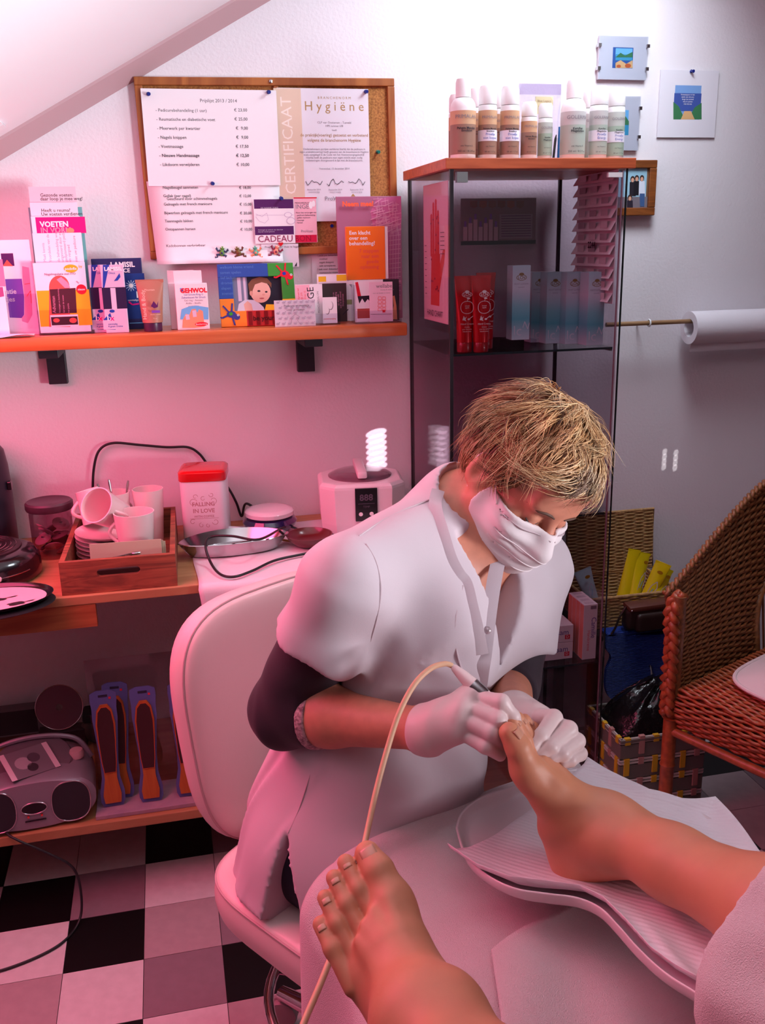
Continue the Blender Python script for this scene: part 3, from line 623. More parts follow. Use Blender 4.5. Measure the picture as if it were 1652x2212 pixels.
def _grad(m, h):                                # printed fade: pale middle, aqua foot
    nt = m.node_tree; b = nt.nodes['Principled BSDF']; tc = nt.nodes.new('ShaderNodeTexCoord'); sp = nt.nodes.new('ShaderNodeSeparateXYZ')
    mr = nt.nodes.new('ShaderNodeMapRange'); mr.inputs[2].default_value = h; cr = nt.nodes.new('ShaderNodeValToRGB'); e = cr.color_ramp.elements
    e[0].position = 0; e[0].color = lin((206,214,226)); e[1].position = 1; e[1].color = lin((170,206,214))
    for p, c in ((.28,(96,176,190)),(.45,(140,196,206)),(.68,(206,210,222)),(.84,(190,206,216))): q = e.new(p); q.color = lin(c)
    L = nt.links.new; L(tc.outputs['Object'], sp.inputs[0]); L(sp.outputs[2], mr.inputs[0]); L(mr.outputs[0], cr.inputs[0]); L(cr.outputs[0], b.inputs['Base Color'])
_grad(M_lcn, .17)
I_bronze = ink('bronze', (140,116,70))
def lotion(x0, x1, yt, Y, zb, rot, label, riser=False):
    xc, w, h = stand(x0, x1, yt, Y, zb); w = .043; h = .168
    t_ = thing('lotion_box', label, 'box', (xc, Y, zb), (0,0,rot), 'pale blue lotion cartons')
    MB().box(-w/2, w/2, -.0215, .0215, 0, h, .0008).build('carton', M_lcn, t_)
    it = [('e',0,h*.84,.0125,.0068,I_bronze),('e',0,h*.84,.0110,.0055,M_lcn),('t','LCN',0,h*.84-.0032,.009,I_bronze,'C',.02),('e',0,h*.84+.0072,.006,.0036,I_bronze),('t','FOOT LOTION',0,h*.745,.0050,I_grey,'C'),('t','Lavender',0,h*.705,.004,I_grey,'C')]
    I_p = ink('pale_blue_grey', (214,210,224))
    it += [('t','l',-.015,.012,.030,I_p,'C'),('t','c',-.004,.010,.034,I_p,'C'),('t','N',.011,.026,.022,I_p,'C',0,-.3)]
    prints(t_, -.0215, it)
    return t_
# acrylic riser block under the left lotion carton
rs = thing('acrylic_riser', 'clear acrylic riser block under the raised lotion carton', 'stand', (onY(1122,735,2.10).x, 2.11, SH[0]+.0005))
MB().box(-.035,.035,-.03,.03,0,.018,.001).build('block', sheer('acrylic', (246,245,250),.07), rs)
lotion(1097,1145,555,2.10,SH[0]+.019,-.06,'pale blue lotion carton raised on the clear block')
lotion(1140,1180,578,2.20,SH[0]+.0005,.0,'pale blue lotion carton mostly hidden behind the raised one')
lotion(1175,1210,578,2.16,SH[0]+.0005,.02,'pale blue lotion carton between the hidden one and the lean pair')
lotion(1214,1254,578,2.13,SH[0]+.0005,.03,'pale blue lotion carton behind the end carton')
lotion(1256,1306,577,2.085,SH[0]+.0005,.05,'pale blue lotion carton at the door end of the row')
# reflexology card in the left pane
xp = CX0+.0062
a = onX(914,402,xp); b = onX(967,390,xp); c = onX(967,706,xp); d = onX(918,690,xp)
y0, y1 = min(b.y,c.y), max(a.y,d.y); y0 = max(y0, CY0+.014); z0, z1 = c.z+.005, a.z
hc = tag(MB().box(0, y1-y0, 0, .0012, 0, z1-z0).build('hand_chart', P_pink, loc=(xp, y1, z0), rot=(0,0,R(-90))), 'pink hand reflexology chart taped inside the left cabinet pane', 'chart')
wq, hq = y1-y0, z1-z0
def hand_art(w, h, m, m2):
    it = [('r',.01*w,.005*h,.99*w,.995*h,ink('chart_pink',(246,206,214)))]
    it += [('p',[(.30*w,.12*h),(.66*w,.12*h),(.70*w,.50*h),(.34*w,.50*h)],m)]
    for i, (x, t_) in enumerate(((.34,.78),(.43,.86),(.53,.88),(.62,.80))): it.append(('p',[(x*w-.04*w,.48*h),(x*w+.045*w,.48*h),(x*w+.04*w,t_*h),(x*w,t_*h+.012*h),(x*w-.035*w,t_*h)],m))
    it.append(('p',[(.66*w,.22*h),(.86*w,.44*h),(.90*w,.53*h),(.82*w,.53*h),(.66*w,.40*h)],m))
    random.seed(5)
    for i in range(16): it.append(('e',random.uniform(.34,.66)*w,random.uniform(.16,.80)*h,.022*w,.008*h,m2))
    for i in range(9): it.append(('s',[(.08*w,(.2+i*.045)*h),(.16*w,(.2+i*.045)*h)],.004*h,I_black))
    for i in range(6): it.append(('s',[(.74*w,(.50+i*.03)*h),(.90*w,(.50+i*.03)*h)],.004*h,I_black))
    it += [('t','HAND CHART',.5*w,.04*h,.05*w*2,I_black,'C')]
    return it
prints(hc, 0.0012*0, hand_art(wq, hq, ink('chart_hand',(226,84,76)), ink('chart_spot',(150,50,80))))
bk = tag(MB().box(0.002, y1-y0-.002, -.0005, .0008, 0.002, z1-z0-.002).build('print_back', P_pink, hc)); bk.location = (0,.0012,0)
_o = prints(hc, 0, hand_art(wq, hq, ink('chart_hand',(226,84,76)), ink('chart_spot',(150,50,80))), 'print')
_o.rotation_euler = (0,0,R(180)); _o.location = (wq, .0021, 0)
# reflections in the door and right pane, rebuilt as panels inside the cabinet
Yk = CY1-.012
o = sheet('poster_reflection', 'dim panel standing in for a bottle poster reflected in the cabinet door', 'card', 995,428,1157,522,Yk,mat('reflection_mauve',(120,100,112),.6),.0015)
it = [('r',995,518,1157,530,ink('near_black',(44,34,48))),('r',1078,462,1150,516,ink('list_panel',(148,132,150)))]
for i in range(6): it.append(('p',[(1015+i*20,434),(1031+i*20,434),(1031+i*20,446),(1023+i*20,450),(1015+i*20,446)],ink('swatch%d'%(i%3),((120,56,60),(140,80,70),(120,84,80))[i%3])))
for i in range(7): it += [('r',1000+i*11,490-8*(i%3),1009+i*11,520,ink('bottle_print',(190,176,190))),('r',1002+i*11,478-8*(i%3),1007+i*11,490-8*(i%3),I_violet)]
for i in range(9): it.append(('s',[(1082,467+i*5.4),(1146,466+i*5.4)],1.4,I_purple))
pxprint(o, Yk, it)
# ------------------------------------------------------------------ middle and lower shelf
o = sheet('small_carton', 'small pink carton on the middle glass shelf behind her head', 'box', 1240,1050,1292,1100,2.06,P_pink,.05,.001,zbase=SH[1]+.0005)
I_navy = ink('navy', (60,60,140))
def balsam(zb, label):
    x0 = onY(1120,1400,2.05).x; x1 = onY(1237,1400,2.05).x
    t_ = thing('foot_balsam_box', label, 'box', (x1-.075, 2.05, zb), (0,0,0), 'foot balsam cartons')
    MB().box(-.075,.075,0,.085,0,.0455,.001).build('carton', mat('carton_white',(232,222,226),.5), t_)
    prints(t_, 0, [('t','Foot Balsam',-.0395,.021,.0205,I_navy,'L'),('r',-.038,.0125,-.008,.0150,I_navy),('t','pflegt und schützt',-.035,.0085,.004,I_grey,'L'),('r',.052,.008,.066,.020,I_red),('t','D',.059,.0105,.011,I_white,'C')])
    pt = MB().box(-.01,.05,.02,.06,.0456,.0459).build('printed_panel', mat('carton_grey',(206,196,202),.5), t_)
    return t_
balsam(SH[2]+.0005,'foot balsam carton standing on the lower glass shelf'); balsam(SH[2]+.0472,'foot balsam carton stacked on top of the other')
x0 = CX1-.0445
for i in range(4):
    t_ = thing('camille_box', ('outermost','second','third','rearmost')[i]+' of four upright Camille cartons on the lower glass shelf, counted from the door', 'box', (x0, 2.032+i*.0235, SH[2]+.0005), (0,0,0), 'upright camille cartons')
    MB().box(0,.0375,0,.0225,0,.150,.001).build('carton', mat('carton_white'), t_)
    MB().box(-.0006,-.0001,.001,.0215,.002,.148).build('printed_side', mat('carton_salmon',(236,150,130),.5), t_)
    MB().box(.006,.03,.005,.017,.1502,.1505).build('printed_end', mat('carton_grey'), t_)
    if i == 0: prints(t_, 0, [('t','Camille',.022,.115,.0190,I_navy,'L',0,R(-90)),('t','Handcreme',.012,.080,.012,I_coral,'L',0,R(-90)),('r',.018,.137,.034,.146,I_grey)])
# reflection of window blinds in the right pane, modelled as a slatted panel
rk = thing('blind_reflection', 'pale slatted panel standing in for window blinds reflected in the right cabinet pane', 'reflection panel', (CX1-.012, CY0+.02, 1.30), (0,0,0))
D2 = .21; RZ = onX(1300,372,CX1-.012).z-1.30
MB().box(.003,.005,.0,D2,0,RZ).build('reflection_back_sheet', mat('reflected_sheet',(226,214,220),.6), rk)
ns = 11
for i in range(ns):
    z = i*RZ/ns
    MB().add([(-.010,0,z+.004),(-.010,D2,z+.004),(.003,D2,z+RZ/ns*.92),(.003,0,z+RZ/ns*.92),(-.0085,0,z+.004),(-.0085,D2,z+.004)],[(0,1,2,3),(0,3,4),(1,5,2),(0,4,5,1)]).build('slat', mat('reflected_slat',(236,226,230),.6), rk)  # slat of the blind reflection
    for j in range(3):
        MB().box(-.0125+.004,-.0122+.004,.02+j*.06,.055+j*.06,z+.010,z+.024).build('card', mat('reflected_card%d'%((i+j)%3), ((214,202,206),(190,170,178),(170,150,160))[(i+j)%3], .6), rk)  # part of the blind reflection, stands in for no real card
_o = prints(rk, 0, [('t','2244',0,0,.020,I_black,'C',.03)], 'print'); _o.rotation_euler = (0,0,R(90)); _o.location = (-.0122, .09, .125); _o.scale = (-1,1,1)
# ------------------------------------------------------------------ bottles on the cabinet
B_white = mat('bottle_white', (238,232,234), .35, coat=.2)
def bottle(x, Y, ytop, wpx, kind, label, big=False, strip=False):
    p = onY(x, 250, Y); h = onY(x, ytop, Y).z-ZT; r = wpx*mpp(Y)/2
    lo_, hi_ = {'tan':((150,112,96),(206,160,126)),'green':((170,180,170),(196,190,190)),'sage':((160,176,160),(190,190,186))}[kind]
    t_ = thing('lotion_bottle', label, 'bottle', (p.x, Y, ZT), (0,0,0), 'lotion bottles on the cabinet')
    if big:
        hb = h*.70; cap = [(r*.60,hb+.012),(r*.60,h-.008),(r*.52,h)]; prof = [(r*.92,0),(r,.004),(r,hb*.92),(r*.93,hb),(r*.75,hb+.008),(r*.5,hb+.012)]
    else:
        hb = h*.74; cap = [(r*.96,hb+.001),(r*.98,hb+.004),(r*.96,h-.007),(r*.80,h)]; prof = [(r*.92,0),(r,.003),(r,hb-.004),(r*.94,hb)]
    MB().lathe(prof,32).build('bottle_body', B_white, t_, True); MB().lathe(cap,32).build('cap', B_white, t_, True)
    rr = r+.0004; z0, z1, z2 = .010, hb*.64, hb*.90
    if big: z1, z2 = hb*.62, hb*.86
    MB().lathe([(rr,z0),(rr,z1)],32,False).build('label_band', mat('label_'+kind+'_low',lo_,.5), t_, True)
    MB().lathe([(rr,z1),(rr,z2)],32,False).build('label_band', mat('label_'+kind+'_high',hi_,.5), t_, True)
    nm = 'PRIMALAN' if kind == 'tan' else 'GOLERMA'
    it = [('t',nm,0,z1+(z2-z1)*.42,r*.40,I_grey,'C'),('t','Pelvata Mandeln' if kind == 'tan' else 'Kamillen',0,z1-.010,r*.24,I_black,'C',.02),('t','Emulsion' if kind == 'tan' else 'Pflegelotion',0,z1-.015,r*.24,I_black,'C',.02),('t','mit Vitamin E',0,z0+.015,r*.18,I_black,'C'),('t','250 ml / 8.5 fl oz' if big else '50 ml / 1.7 oz',0,z0+.004,r*.22,I_black,'C')]
    if strip:
        MB().lathe([(rr+.0004,hb*.34),(rr+.0004,hb*.54)],32,False).build('paper_strip', mat('label_strip',(236,228,242),.6), t_, True)
        it += [('t','Proefje',0,hb*.44,r*.36,I_blue,'C'),('t','niet kopen' if kind == 'tan' else 'Energy',0,hb*.375,r*.36,I_blue,'C')]
    pr_ = prints(t_, 0, it)                      # wrap the lettering round the bottle
    for v in pr_.data.vertices:
        a = v.co.x/rr; d_ = rr+.0009-v.co.y*.2; v.co.x, v.co.y = d_*math.sin(a), -d_*math.cos(a)
    return t_
Yb = 2.055
bottle(1000,Yb,171,52,'tan','tall white lotion bottle with tan label over the cabinet post',True)
bottle(1053,Yb,186,38,'tan','tan labelled bottle with a paper strip next to the tall bottle',False,True)
bottle(1101,Yb,187,39,'tan','tan labelled bottle with a paper strip next to the small sample bottles',False,True)
bottle(1143,Yb,221,33,'tan','small tan sample bottle in front of the clear pouch')
bottle(1178,Yb+.02,224,30,'sage','small sage sample bottle in front of the clear pouch')
bottle(1238,Yb,174,52,'green','tall white lotion bottle with pale green label',True)
bottle(1293,Yb,187,38,'green','pale green labelled bottle with a paper strip beside the tall green one',False,True)
bottle(1331,Yb+.03,190,36,'sage','pale sage labelled bottle at the end of the row',False,True)
for x, k, yt, w_, lb in ((988,'tan',205,36,'tan labelled bottle peeping out behind the tall bottle over the post'),(1030,'tan',192,34,'tan labelled bottle in the back row behind the first strip bottle'),(1080,'tan',195,34,'tan labelled bottle in the back row between the two strip bottles'),(1276,'green',194,36,'green labelled bottle in the back row behind the strip bottle')):
    bottle(x, Yb+.075, yt, w_, k, lb)
# clear zip pouch behind the samples
Yz = 2.125; p0, p1 = onY(1118,340,Yz), onY(1212,182,Yz); w_, h_ = p1.x-p0.x, p1.z-ZT
po = thing('zip_pouch', 'clear plastic zip pouch with a yellow card and pens behind the sample bottles', 'pouch', (p0.x, Yz, ZT))
M_film = sheer('clear_film', (238,236,244), .14, .12)
def bag(s): return lambda u, v: (u*w_, s*.012*math.sin(math.pi*u)**.6*(1-v)**.5, v*h_)
MB().grid(bag(-1),14,14).build('bag_front', M_film, po, True); MB().grid(bag(1),14,14).build('bag_back', M_film, po, True)
MB().box(0,w_,-.002,.002,h_-.022,h_).build('zip_strip', sheer('film_strip',(240,236,246),.10,.2), po)
MB().box(w_*.38,w_*.80,-.004,-.002,h_*.62,h_*.84).build('yellow_card', mat('card_yellow',(240,226,170),.6), po); prints(po, -.0042, [('t','Blue Legacy',w_*.59,h_*.77,.007,I_gold,'C'),('t','handcreme lotion',w_*.59,h_*.71,.004,I_gold,'C'),('t','proefset',w_*.59,h_*.67,.004,I_gold,'C')])
MB().tube([(w_*.84,-.004,.004),(w_*.88,-.004,h_*.30),(w_*.90,-.004,h_*.36)],[.003,.003,.001],8).build('pen', mat('pen_black',(24,22,26),.4), po, True)
MB().tube([(w_*.97,-.002,.002),(w_*.985,-.002,h_*.46)],.003,8).build('pen', mat('pen_blue',(30,110,180),.4), po, True)
# ================================================================== wall shelf
M_shelf = mat('shelf_pine', (206,112,62), .35, wood=((186,92,48),(3,24,24),1.5), coat=.25)
sh = thing('wall_shelf', 'long varnished pine wall shelf on black brackets', 'shelf', (-1.35, 2.19, 1.232))
SL = .568+1.35; ZS = 1.262
MB().box(0, SL, 0, .205, 0, .030, .004).build('board', M_shelf, sh, True)
M_blk = mat('bracket_black', (30,28,40), .5)
for x in (-.255, .349):
    xx = x+1.35
    MB().box(xx-.022, xx+.022, .185, .208, -.098, -.001, .002).box(xx-.022, xx+.022, .05, .186, -.022, -.001, .002).build('bracket', M_blk, sh)
def gl(Y): return lambda x, y: onY(x, y, Y)
# ------------------------------------------------------------------ leaflets at the sloping end
Y = 2.27
o = sheet('leaflet', 'white leaflet with a violet panel and a pink foot drawing in the end holder', 'leaflet', -6,518,74,712,Y,P_white,.004,zbase=ZS+.0005)
pxprint(o, Y, [('r',5,547,28,575,I_purple),('p',[(6,575),(15,561),(28,575)],I_coral),('p',[(11,603),(47,602),(52,640),(52,680),(47,687),(21,686)],I_violet),('t','Informatie',36,634,9,I_lav,'R',.02),('t','voetjes',33,651,9,I_lav,'R',.02),('p',[(48,575),(62,578),(68,640),(70,680),(60,698),(48,694),(47,686),(53,680),(53,640),(49,606)],I_lrose),('s',[(53,614),(65,612)],1.2,I_coral),('s',[(58,640),(66,628),(68,655)],1.2,I_coral)])
MB().box(-.052,.052,-.0055,-.0045,-.0,.09).build('holder_front', sheer('acrylic',(246,245,250),.07), o); MB().box(.046,.050,-.0045,.03,0,.15).build('holder_side', sheer('acrylic',(222,222,230),.12), o)
o = sheet('leaflet', 'folded white leaflet with a mauve picture at the shelf end', 'leaflet', -40,535,9,714,2.235,P_white,.003,zbase=ZS+.0005)
pxprint(o, 2.235, [('r',-40,560,5,620,I_rose),('p',[(-40,620),(6,620),(9,640),(-40,650)],ink('dusky_purple',(150,80,130)))])
lp = tag(MB().grid(lambda u, v: (-.10+.20*u, .055*(v-.5)-.01*u, .0022+.004*math.sin(u*5+v*2)**2+.0016*math.sin(9*u)), 20, 8).build('loose_paper', P_lav, smooth=True, loc=(onY(0,722,2.215).x-.03, 2.224, ZS)), 'crumpled loose papers lying at the shelf end', 'paper')
solidify(lp, .0008, 1)
# ------------------------------------------------------------------ brochure holder with stepped leaflets
A_cryl = sheer('acrylic',(246,245,250),.07)
hx0, hx1 = onY(79,640,2.25).x, onY(196,640,2.25).x; hw = hx1-hx0
h = thing('brochure_holder', 'clear acrylic brochure holder of stepped foot care leaflets', 'holder', ((hx0+hx1)/2, 2.25, ZS+.0005))
MB().box(-hw/2,hw/2,-.028,-.025,0,.055).build('front_wall', A_cryl, h)
for s_ in (-1,1): MB().box(s_*hw/2-.0015,s_*hw/2+.0015,-.028,.05,0,.16).build('side_wall', A_cryl, h)
MB().box(-hw/2,hw/2,-.028,.05,0,.003).build('floor_plate', A_cryl, h)
def leaf(name, label, x0, y0, x1, Y, m, t=.0012): return sheet(name, label, 'leaflet', x0, y0, x1, 700, Y, m, t, zbase=ZS+.0045)
o = leaf('leaflet', 'tallest grey leaflet about healthy feet at the back of the holder', 78,403,178,2.288,mat('paper_grey',(212,202,212),.7)); pxprint(o,2.288,[('t','Gezonde voeten:',87,425,6,I_black,'L',.01),('t','daar loop je mee weg!',87,433,6,I_black,'L',.01)])
MB().box(-.055,.059,.002,.003,0,.27).build('teal_cover', mat('teal_card',(120,180,182),.6), o)
o = leaf('leaflet', 'pale leaflet asking about rheumatism, second in the holder', 79,437,180,2.280,P_lav); pxprint(o,2.280,[('t','Heeft u reuma?',89,458,6,I_black,'L',.01),('t','Uw voeten verdienen',89,466,6,I_black,'L',.01)])
o = leaf('leaflet', 'magenta headed leaflet reading voeten in vorm', 80,467,184,2.272,P_white); pxprint(o,2.272,[('r',80,468,183,505,I_mag),('t','VOETEN',87,490,9.5,I_white,'L',.04),('t','IN VORM',88,503,9.5,I_pink,'L',.02),('e',152,498,7,5,I_skin)])
o = leaf('leaflet', 'white leaflet with pink upright columns of print behind the yellow pack', 81,503,185,2.264,P_white); pxprint(o,2.264,[('t',s,100+x,566,5,I_pink,'L',0,R(90)) for x, s in ((0,'Maak kennis'),(12,'Voordelen van de'),(30,'de behandeling wordt'),(38,'uitgevoerd door een'),(46,'gediplomeerd pedicure'),(54,'en vergoed'),(68,'met uw pedicure'))])
o = sheet('plaster_pack', 'white and yellow foot care pack in front of the holder', 'box', 78,567,189,705,2.240,P_white,.018,.001,zbase=ZS+.0045)
I_dy = ink('deep_yellow',(240,178,40))
arch = [(106,712)]+[(106+22*(1-math.cos(math.pi*i/14))+0, 620-25*math.sin(math.pi*i/14)) for i in range(15)]+[(152,712)]
pxprint(o, 2.240, [('r',88,625,192,706,I_dy),('p',[(x*1.0+0, min(y,706)) for x, y in arch],I_coral),('p',[(122,604),(132,598),(146,610),(152,622),(140,622)],I_pink),('p',[(107,625),(163,622),(166,676),(112,678)],I_dk),('r',111,679,168,706,I_white),('r',112,683,167,703,I_dk),('t','Advantan',121,676,6,I_rose,'L',0,R(88)),('t','Verzorgen en bescherming',131,676,3,I_rose,'L',0,R(88)),('t','Gel voor de voeten',140,676,3,I_rose,'L',0,R(88)),('t','met jojoba',150,676,3,I_rose,'L',0,R(88)),('e',153,580,13,7.5,I_dy),('t','podofix',153,583,5,I_white,'C',.02),('t','by',170,578,5,I_yellow),('e',176,625,9.5,9.5,I_red),('t','nieuw',176,627,4,I_white,'C',.01),('e',122,692,6,4,I_coral),('e',158,692,7,5,I_coral),('t','Nagelregulatie met ITO',130,594,4.2,I_purple,'C'),('t','nu',167,611,4.2,I_purple,'C',0,-.7)])
# ------------------------------------------------------------------ blue ointment packs
M_navy = mat('carton_navy',(30,34,92),.4)
o = sheet('display_card', 'large navy ointment display card with a white star burst', 'box', 203,558,311,700,2.31,M_navy,.03,.001,zbase=ZS+.0005)
pxprint(o, 2.31, [('r',255,590,311,690,ink('night_blue',(34,60,132))),('t','LAMISIL',291,576,9.5,I_white,'R',.03),('t','ONCE',281,588,7.5,I_white,'R',.02)]+[('s',[(283-12*math.cos(a),617-12*math.sin(a)),(283+12*math.cos(a),617+12*math.sin(a))],1.2,ink('glow',(200,226,250))) for a in [math.pi*i/6 for i in range(6)]]+[('e',283,617,4,4,I_white),('t','1',297,643,12,I_white,'C',.03),('s',[(278,652),(286,658),(300,656)],3,I_mag),('t','eenmalige',288,650,3.6,I_white,'C'),('r',280,696,311,699,I_sky)])
def lpack(x0, x1, Y, label):
    o = sheet('ointment_pack', label, 'box', x0,572,x1,712,Y,mat('carton_lilac',(196,180,206),.4),.022,.001,'blue white ointment packs',zbase=ZS+.0005)
    pxprint(o, Y, [('p',[(x0,572),(x0+14,572),(x0+4,620),(x0,626)],I_blue),('r',x0+2,620,x1-1,668,ink('window_dark',(40,26,64))),('p',[(x0+16,622),(x0+27,622),(x0+31,668),(x0+20,668)],I_lav),('p',[(x0+3,712),(x0+2,690),(x0+16,676),(x0+28,712)],I_blue),('r',x0+2,690,x1-1,712,mat('carton_lilac')),('t','LAMISIL',x0+3,585,7,I_white,'L',.03),('t','Once',x0+12,592,4,I_blue),('p',[(x0+28,602),(x0+36,590),(x0+38,598),(x0+32,606),(x0+24,607)],I_blue),('t','1x',x0+8,692,9,I_white,'L',.04),('t','x',x0+17,692,9,I_mag,'L',.04),('e',x0+20,672,5,3,I_blue),('t','eenmalig',x0+12,702,3.5,I_blue),('t','4 gram crème',x0+12,707,3.5,I_blue)])
lpack(197,236,2.245,'ointment pack half covered by the identical pack before it'); lpack(222,272,2.222,'ointment pack before its identical twin beside the navy card')
# ------------------------------------------------------------------ brown tube
Y = 2.232; p = onY(331,708,Y); ht = onY(328,605,Y).z-ZS
t_ = thing('balm_tube', 'brown cosmetic tube standing on its dark purple cap', 'tube', (p.x, Y, ZS+.0005))
M_brn = mat('tube_brown',(168,112,92),.4)
MB().lathe([(.0195,0),(.0205,.002),(.0205,.019),(.019,.020)],28).build('cap', mat('cap_plum',(66,30,66),.35), t_, True)
def fn(u, v):
    a = 2*math.pi*u; k = v**1.2; rx = .0225+(.031-.0225)*k; ry = .021*(1-k)+.0012*k; return (rx*math.cos(a), ry*math.sin(a), .020+(ht-.020)*v)
mb = MB().grid(fn, 32, 12, True); mb.f.append(tuple(range(11*32,12*32))); mb.mi.append(0); mb.build('tube_body', M_brn, t_, True)
MB().box(-.031,.031,-.0015,.0015,ht-.006,ht+.001).build('crimp', M_brn, t_)
prints(t_, -.0235, [('t','Hand & Body',-.012,.028,.012,I_tan,'L',0,R(90)),('t','Mountain',-.001,ht*.80,.006,I_tan,'C'),('p',[(-.001,ht*.5),(.006,ht*.6),(.012,ht*.52),(.016,ht*.6),(.014,ht*.48),(.006,ht*.46)],I_purple),('r',.0,ht*.37,.018,ht*.42,I_violet),('t','Arnica balsem',.008,ht*.33,.004,I_tan,'C'),('t','75 ml',.006,ht*.25,.004,I_tan,'C')])
# ------------------------------------------------------------------ toe protector cartons
M_cw = mat('carton_white',(232,222,226),.5)
def gbox(x0, x1, yt, yb_, Y, label, full):
    o = sheet('toe_protector_box', label, 'box', x0,yt+24,x1,yb_,Y,M_cw,.022,.001,'white toe protector cartons',zbase=ZS+.0005)
    w = max(v.co.x for v in o.data.vertices); hh = max(v.co.z for v in o.data.vertices)
    MB().box(-w,w*.72,.010,.0115,hh,hh+.028).build('hang_tab', M_cw, o)
    if full: pxprint(o, Y, [('r',x0+9,622,x0+15,630,I_blue),('p',[(x0+9,622),(x0+15,622),(x0+9,630)],I_sky),('t','GEHWOL',x1-3,631,8.5,I_red,'R',.05)]+[('t',s,(x0+x1)/2+3,638+i*6.2,3.6,I_blue if i < 2 else I_grey,'C') for i, s in enumerate(('Gel Schutz-Ring G','Zehenkissen für Druck','Gel ring - Anneau','Anillo - Anello','protettivo'))]+[('p',[(x0+9,690),(x0+12,668),(x0+28,662),(x0+44,660),(x1,664),(x1,690)],I_sky),('p',[(x0+14,708),(x0+15,690),(x0+21,678),(x0+29,680),(x0+34,668),(x0+42,667),(x0+46,676),(x0+50,668),(x0+58,672),(x0+60,690),(x0+62,705),(x0+40,708)],I_skin),('p',[(x0+20,680),(x0+28,679),(x0+30,690),(x0+22,691)],I_lav),('p',[(x0+35,671),(x0+43,670),(x0+45,684),(x0+37,685)],I_lav),('e',x1-15,700,13,4.2,I_red),('t','Bescherming',x1-15,701.5,3,I_white,'C')])
    return o
gbox(366,432,587,700,2.262,'toe protector carton behind its twin',False); gbox(380,450,588,708,2.228,'toe protector carton with a foot picture, before its twin',True)
# ------------------------------------------------------------------ child's photo frame
Y = 2.29; a = onY(468,572,Y); b = onY(628,568,Y); z1 = a.z; fw_ = b.x-a.x+.004; zt_ = z1-ZS
fr = thing('framed_portrait', 'bright frog patterned photo frame with a toddler portrait', 'picture frame', (a.x, Y-.03, ZS+.001), (R(-10),0,0))
fh = zt_/math.cos(R(10)); ix0, ix1, iz0, iz1 = fw_*.185, fw_*.83, fh*.25, fh*.79
fc = {'blue':(34,72,160),'green':(54,150,44),'orange':(240,130,30),'red':(190,24,30)}
fm = {k: mat('frame_'+k, v, .4) for k, v in fc.items()}
def fbox(nm, x0, x1, z0, z1, k): return MB().box(x0,x1,0,.014,z0,z1,.001).build(nm, fm[k], fr)
fbox('frame_side',0,fw_*.66,iz1,fh,'blue'); fbox('frame_side',0,ix0,fh*.45,iz1,'blue'); fbox('frame_side',fw_*.66,fw_,iz1,fh,'green'); fbox('frame_side',ix1,fw_,fh*.42,iz1,'green')
fbox('frame_side',0,ix0,0,fh*.45,'orange'); fbox('frame_side',ix0,fw_*.34,0,iz0,'orange'); fbox('frame_side',fw_*.34,fw_,0,iz0,'red'); MB().box(ix1,fw_,0,.014,iz0,fh*.42).build('frame_side', mat('frame_yellow',(236,190,50),.4), fr)
MB().box(ix0,ix1,.006,.012,iz0,iz1).build('photo_backing', P_white, fr)
pw, ph_ = ix1-ix0, iz1-iz0
def fp(pts): return [(ix0+u*pw, iz0+v*ph_) for u, v in pts]
it = [('p',fp([(0,0),(1,0),(1,1),(0,1)]),ink('night',(34,32,48))),('p',fp([(0,0),(.30,0),(.30,1),(0,1)]),ink('curtain',(120,124,150))),('p',fp([(.10,.3),(.17,.3),(.17,1),(.10,1)]),I_lav),('p',fp([(.22,.3),(.27,.3),(.27,1),(.22,1)]),I_lav),
      ('p',fp([(.06,0),(.10,.22),(.24,.34),(.42,.32),(.52,.22),(.60,.10),(.62,0)]),ink('vest',(206,206,222))),('p',fp([(.22,.0),(.20,.20),(.28,.30),(.36,.20),(.38,0)]),ink('baby_skin',(222,176,160))),('p',fp([(.62,0),(.66,.18),(.98,.16),(1,0)]),I_yellow),
      ('e',ix0+.56*pw,iz0+.56*ph_,.21*pw,.33*ph_,ink('baby_skin',(222,176,160))),('p',fp([(.33,.58),(.32,.80),(.40,.93),(.56,1.0),(.72,.95),(.80,.80),(.79,.66),(.74,.78),(.60,.84),(.46,.78),(.40,.60),(.40,.50),(.35,.50)]),ink('baby_hair',(120,80,60))),
      ('e',ix0+.37*pw,iz0+.52*ph_,.035*pw,.075*ph_,ink('baby_ear',(206,150,134))),('e',ix0+.53*pw,iz0+.58*ph_,.032*pw,.028*ph_,ink('eye_dark',(50,40,50))),('e',ix0+.68*pw,iz0+.55*ph_,.028*pw,.026*ph_,ink('eye_dark',(50,40,50))),('e',ix0+.62*pw,iz0+.47*ph_,.03*pw,.03*ph_,ink('baby_nose',(212,158,142))),('e',ix0+.58*pw,iz0+.36*ph_,.05*pw,.022*ph_,ink('baby_lips',(180,100,100)))]
prints(fr, .006, it, 'photo')
it = [('t',s,.006,fh*.93-i*.012,.009,fm['orange'] if 0 else ink('frame_script',(90,130,200)),'L') for i, s in enumerate(('welkom kleine vriend','samen spelen','lief lachen','dromen','slapen','zoenen'))]
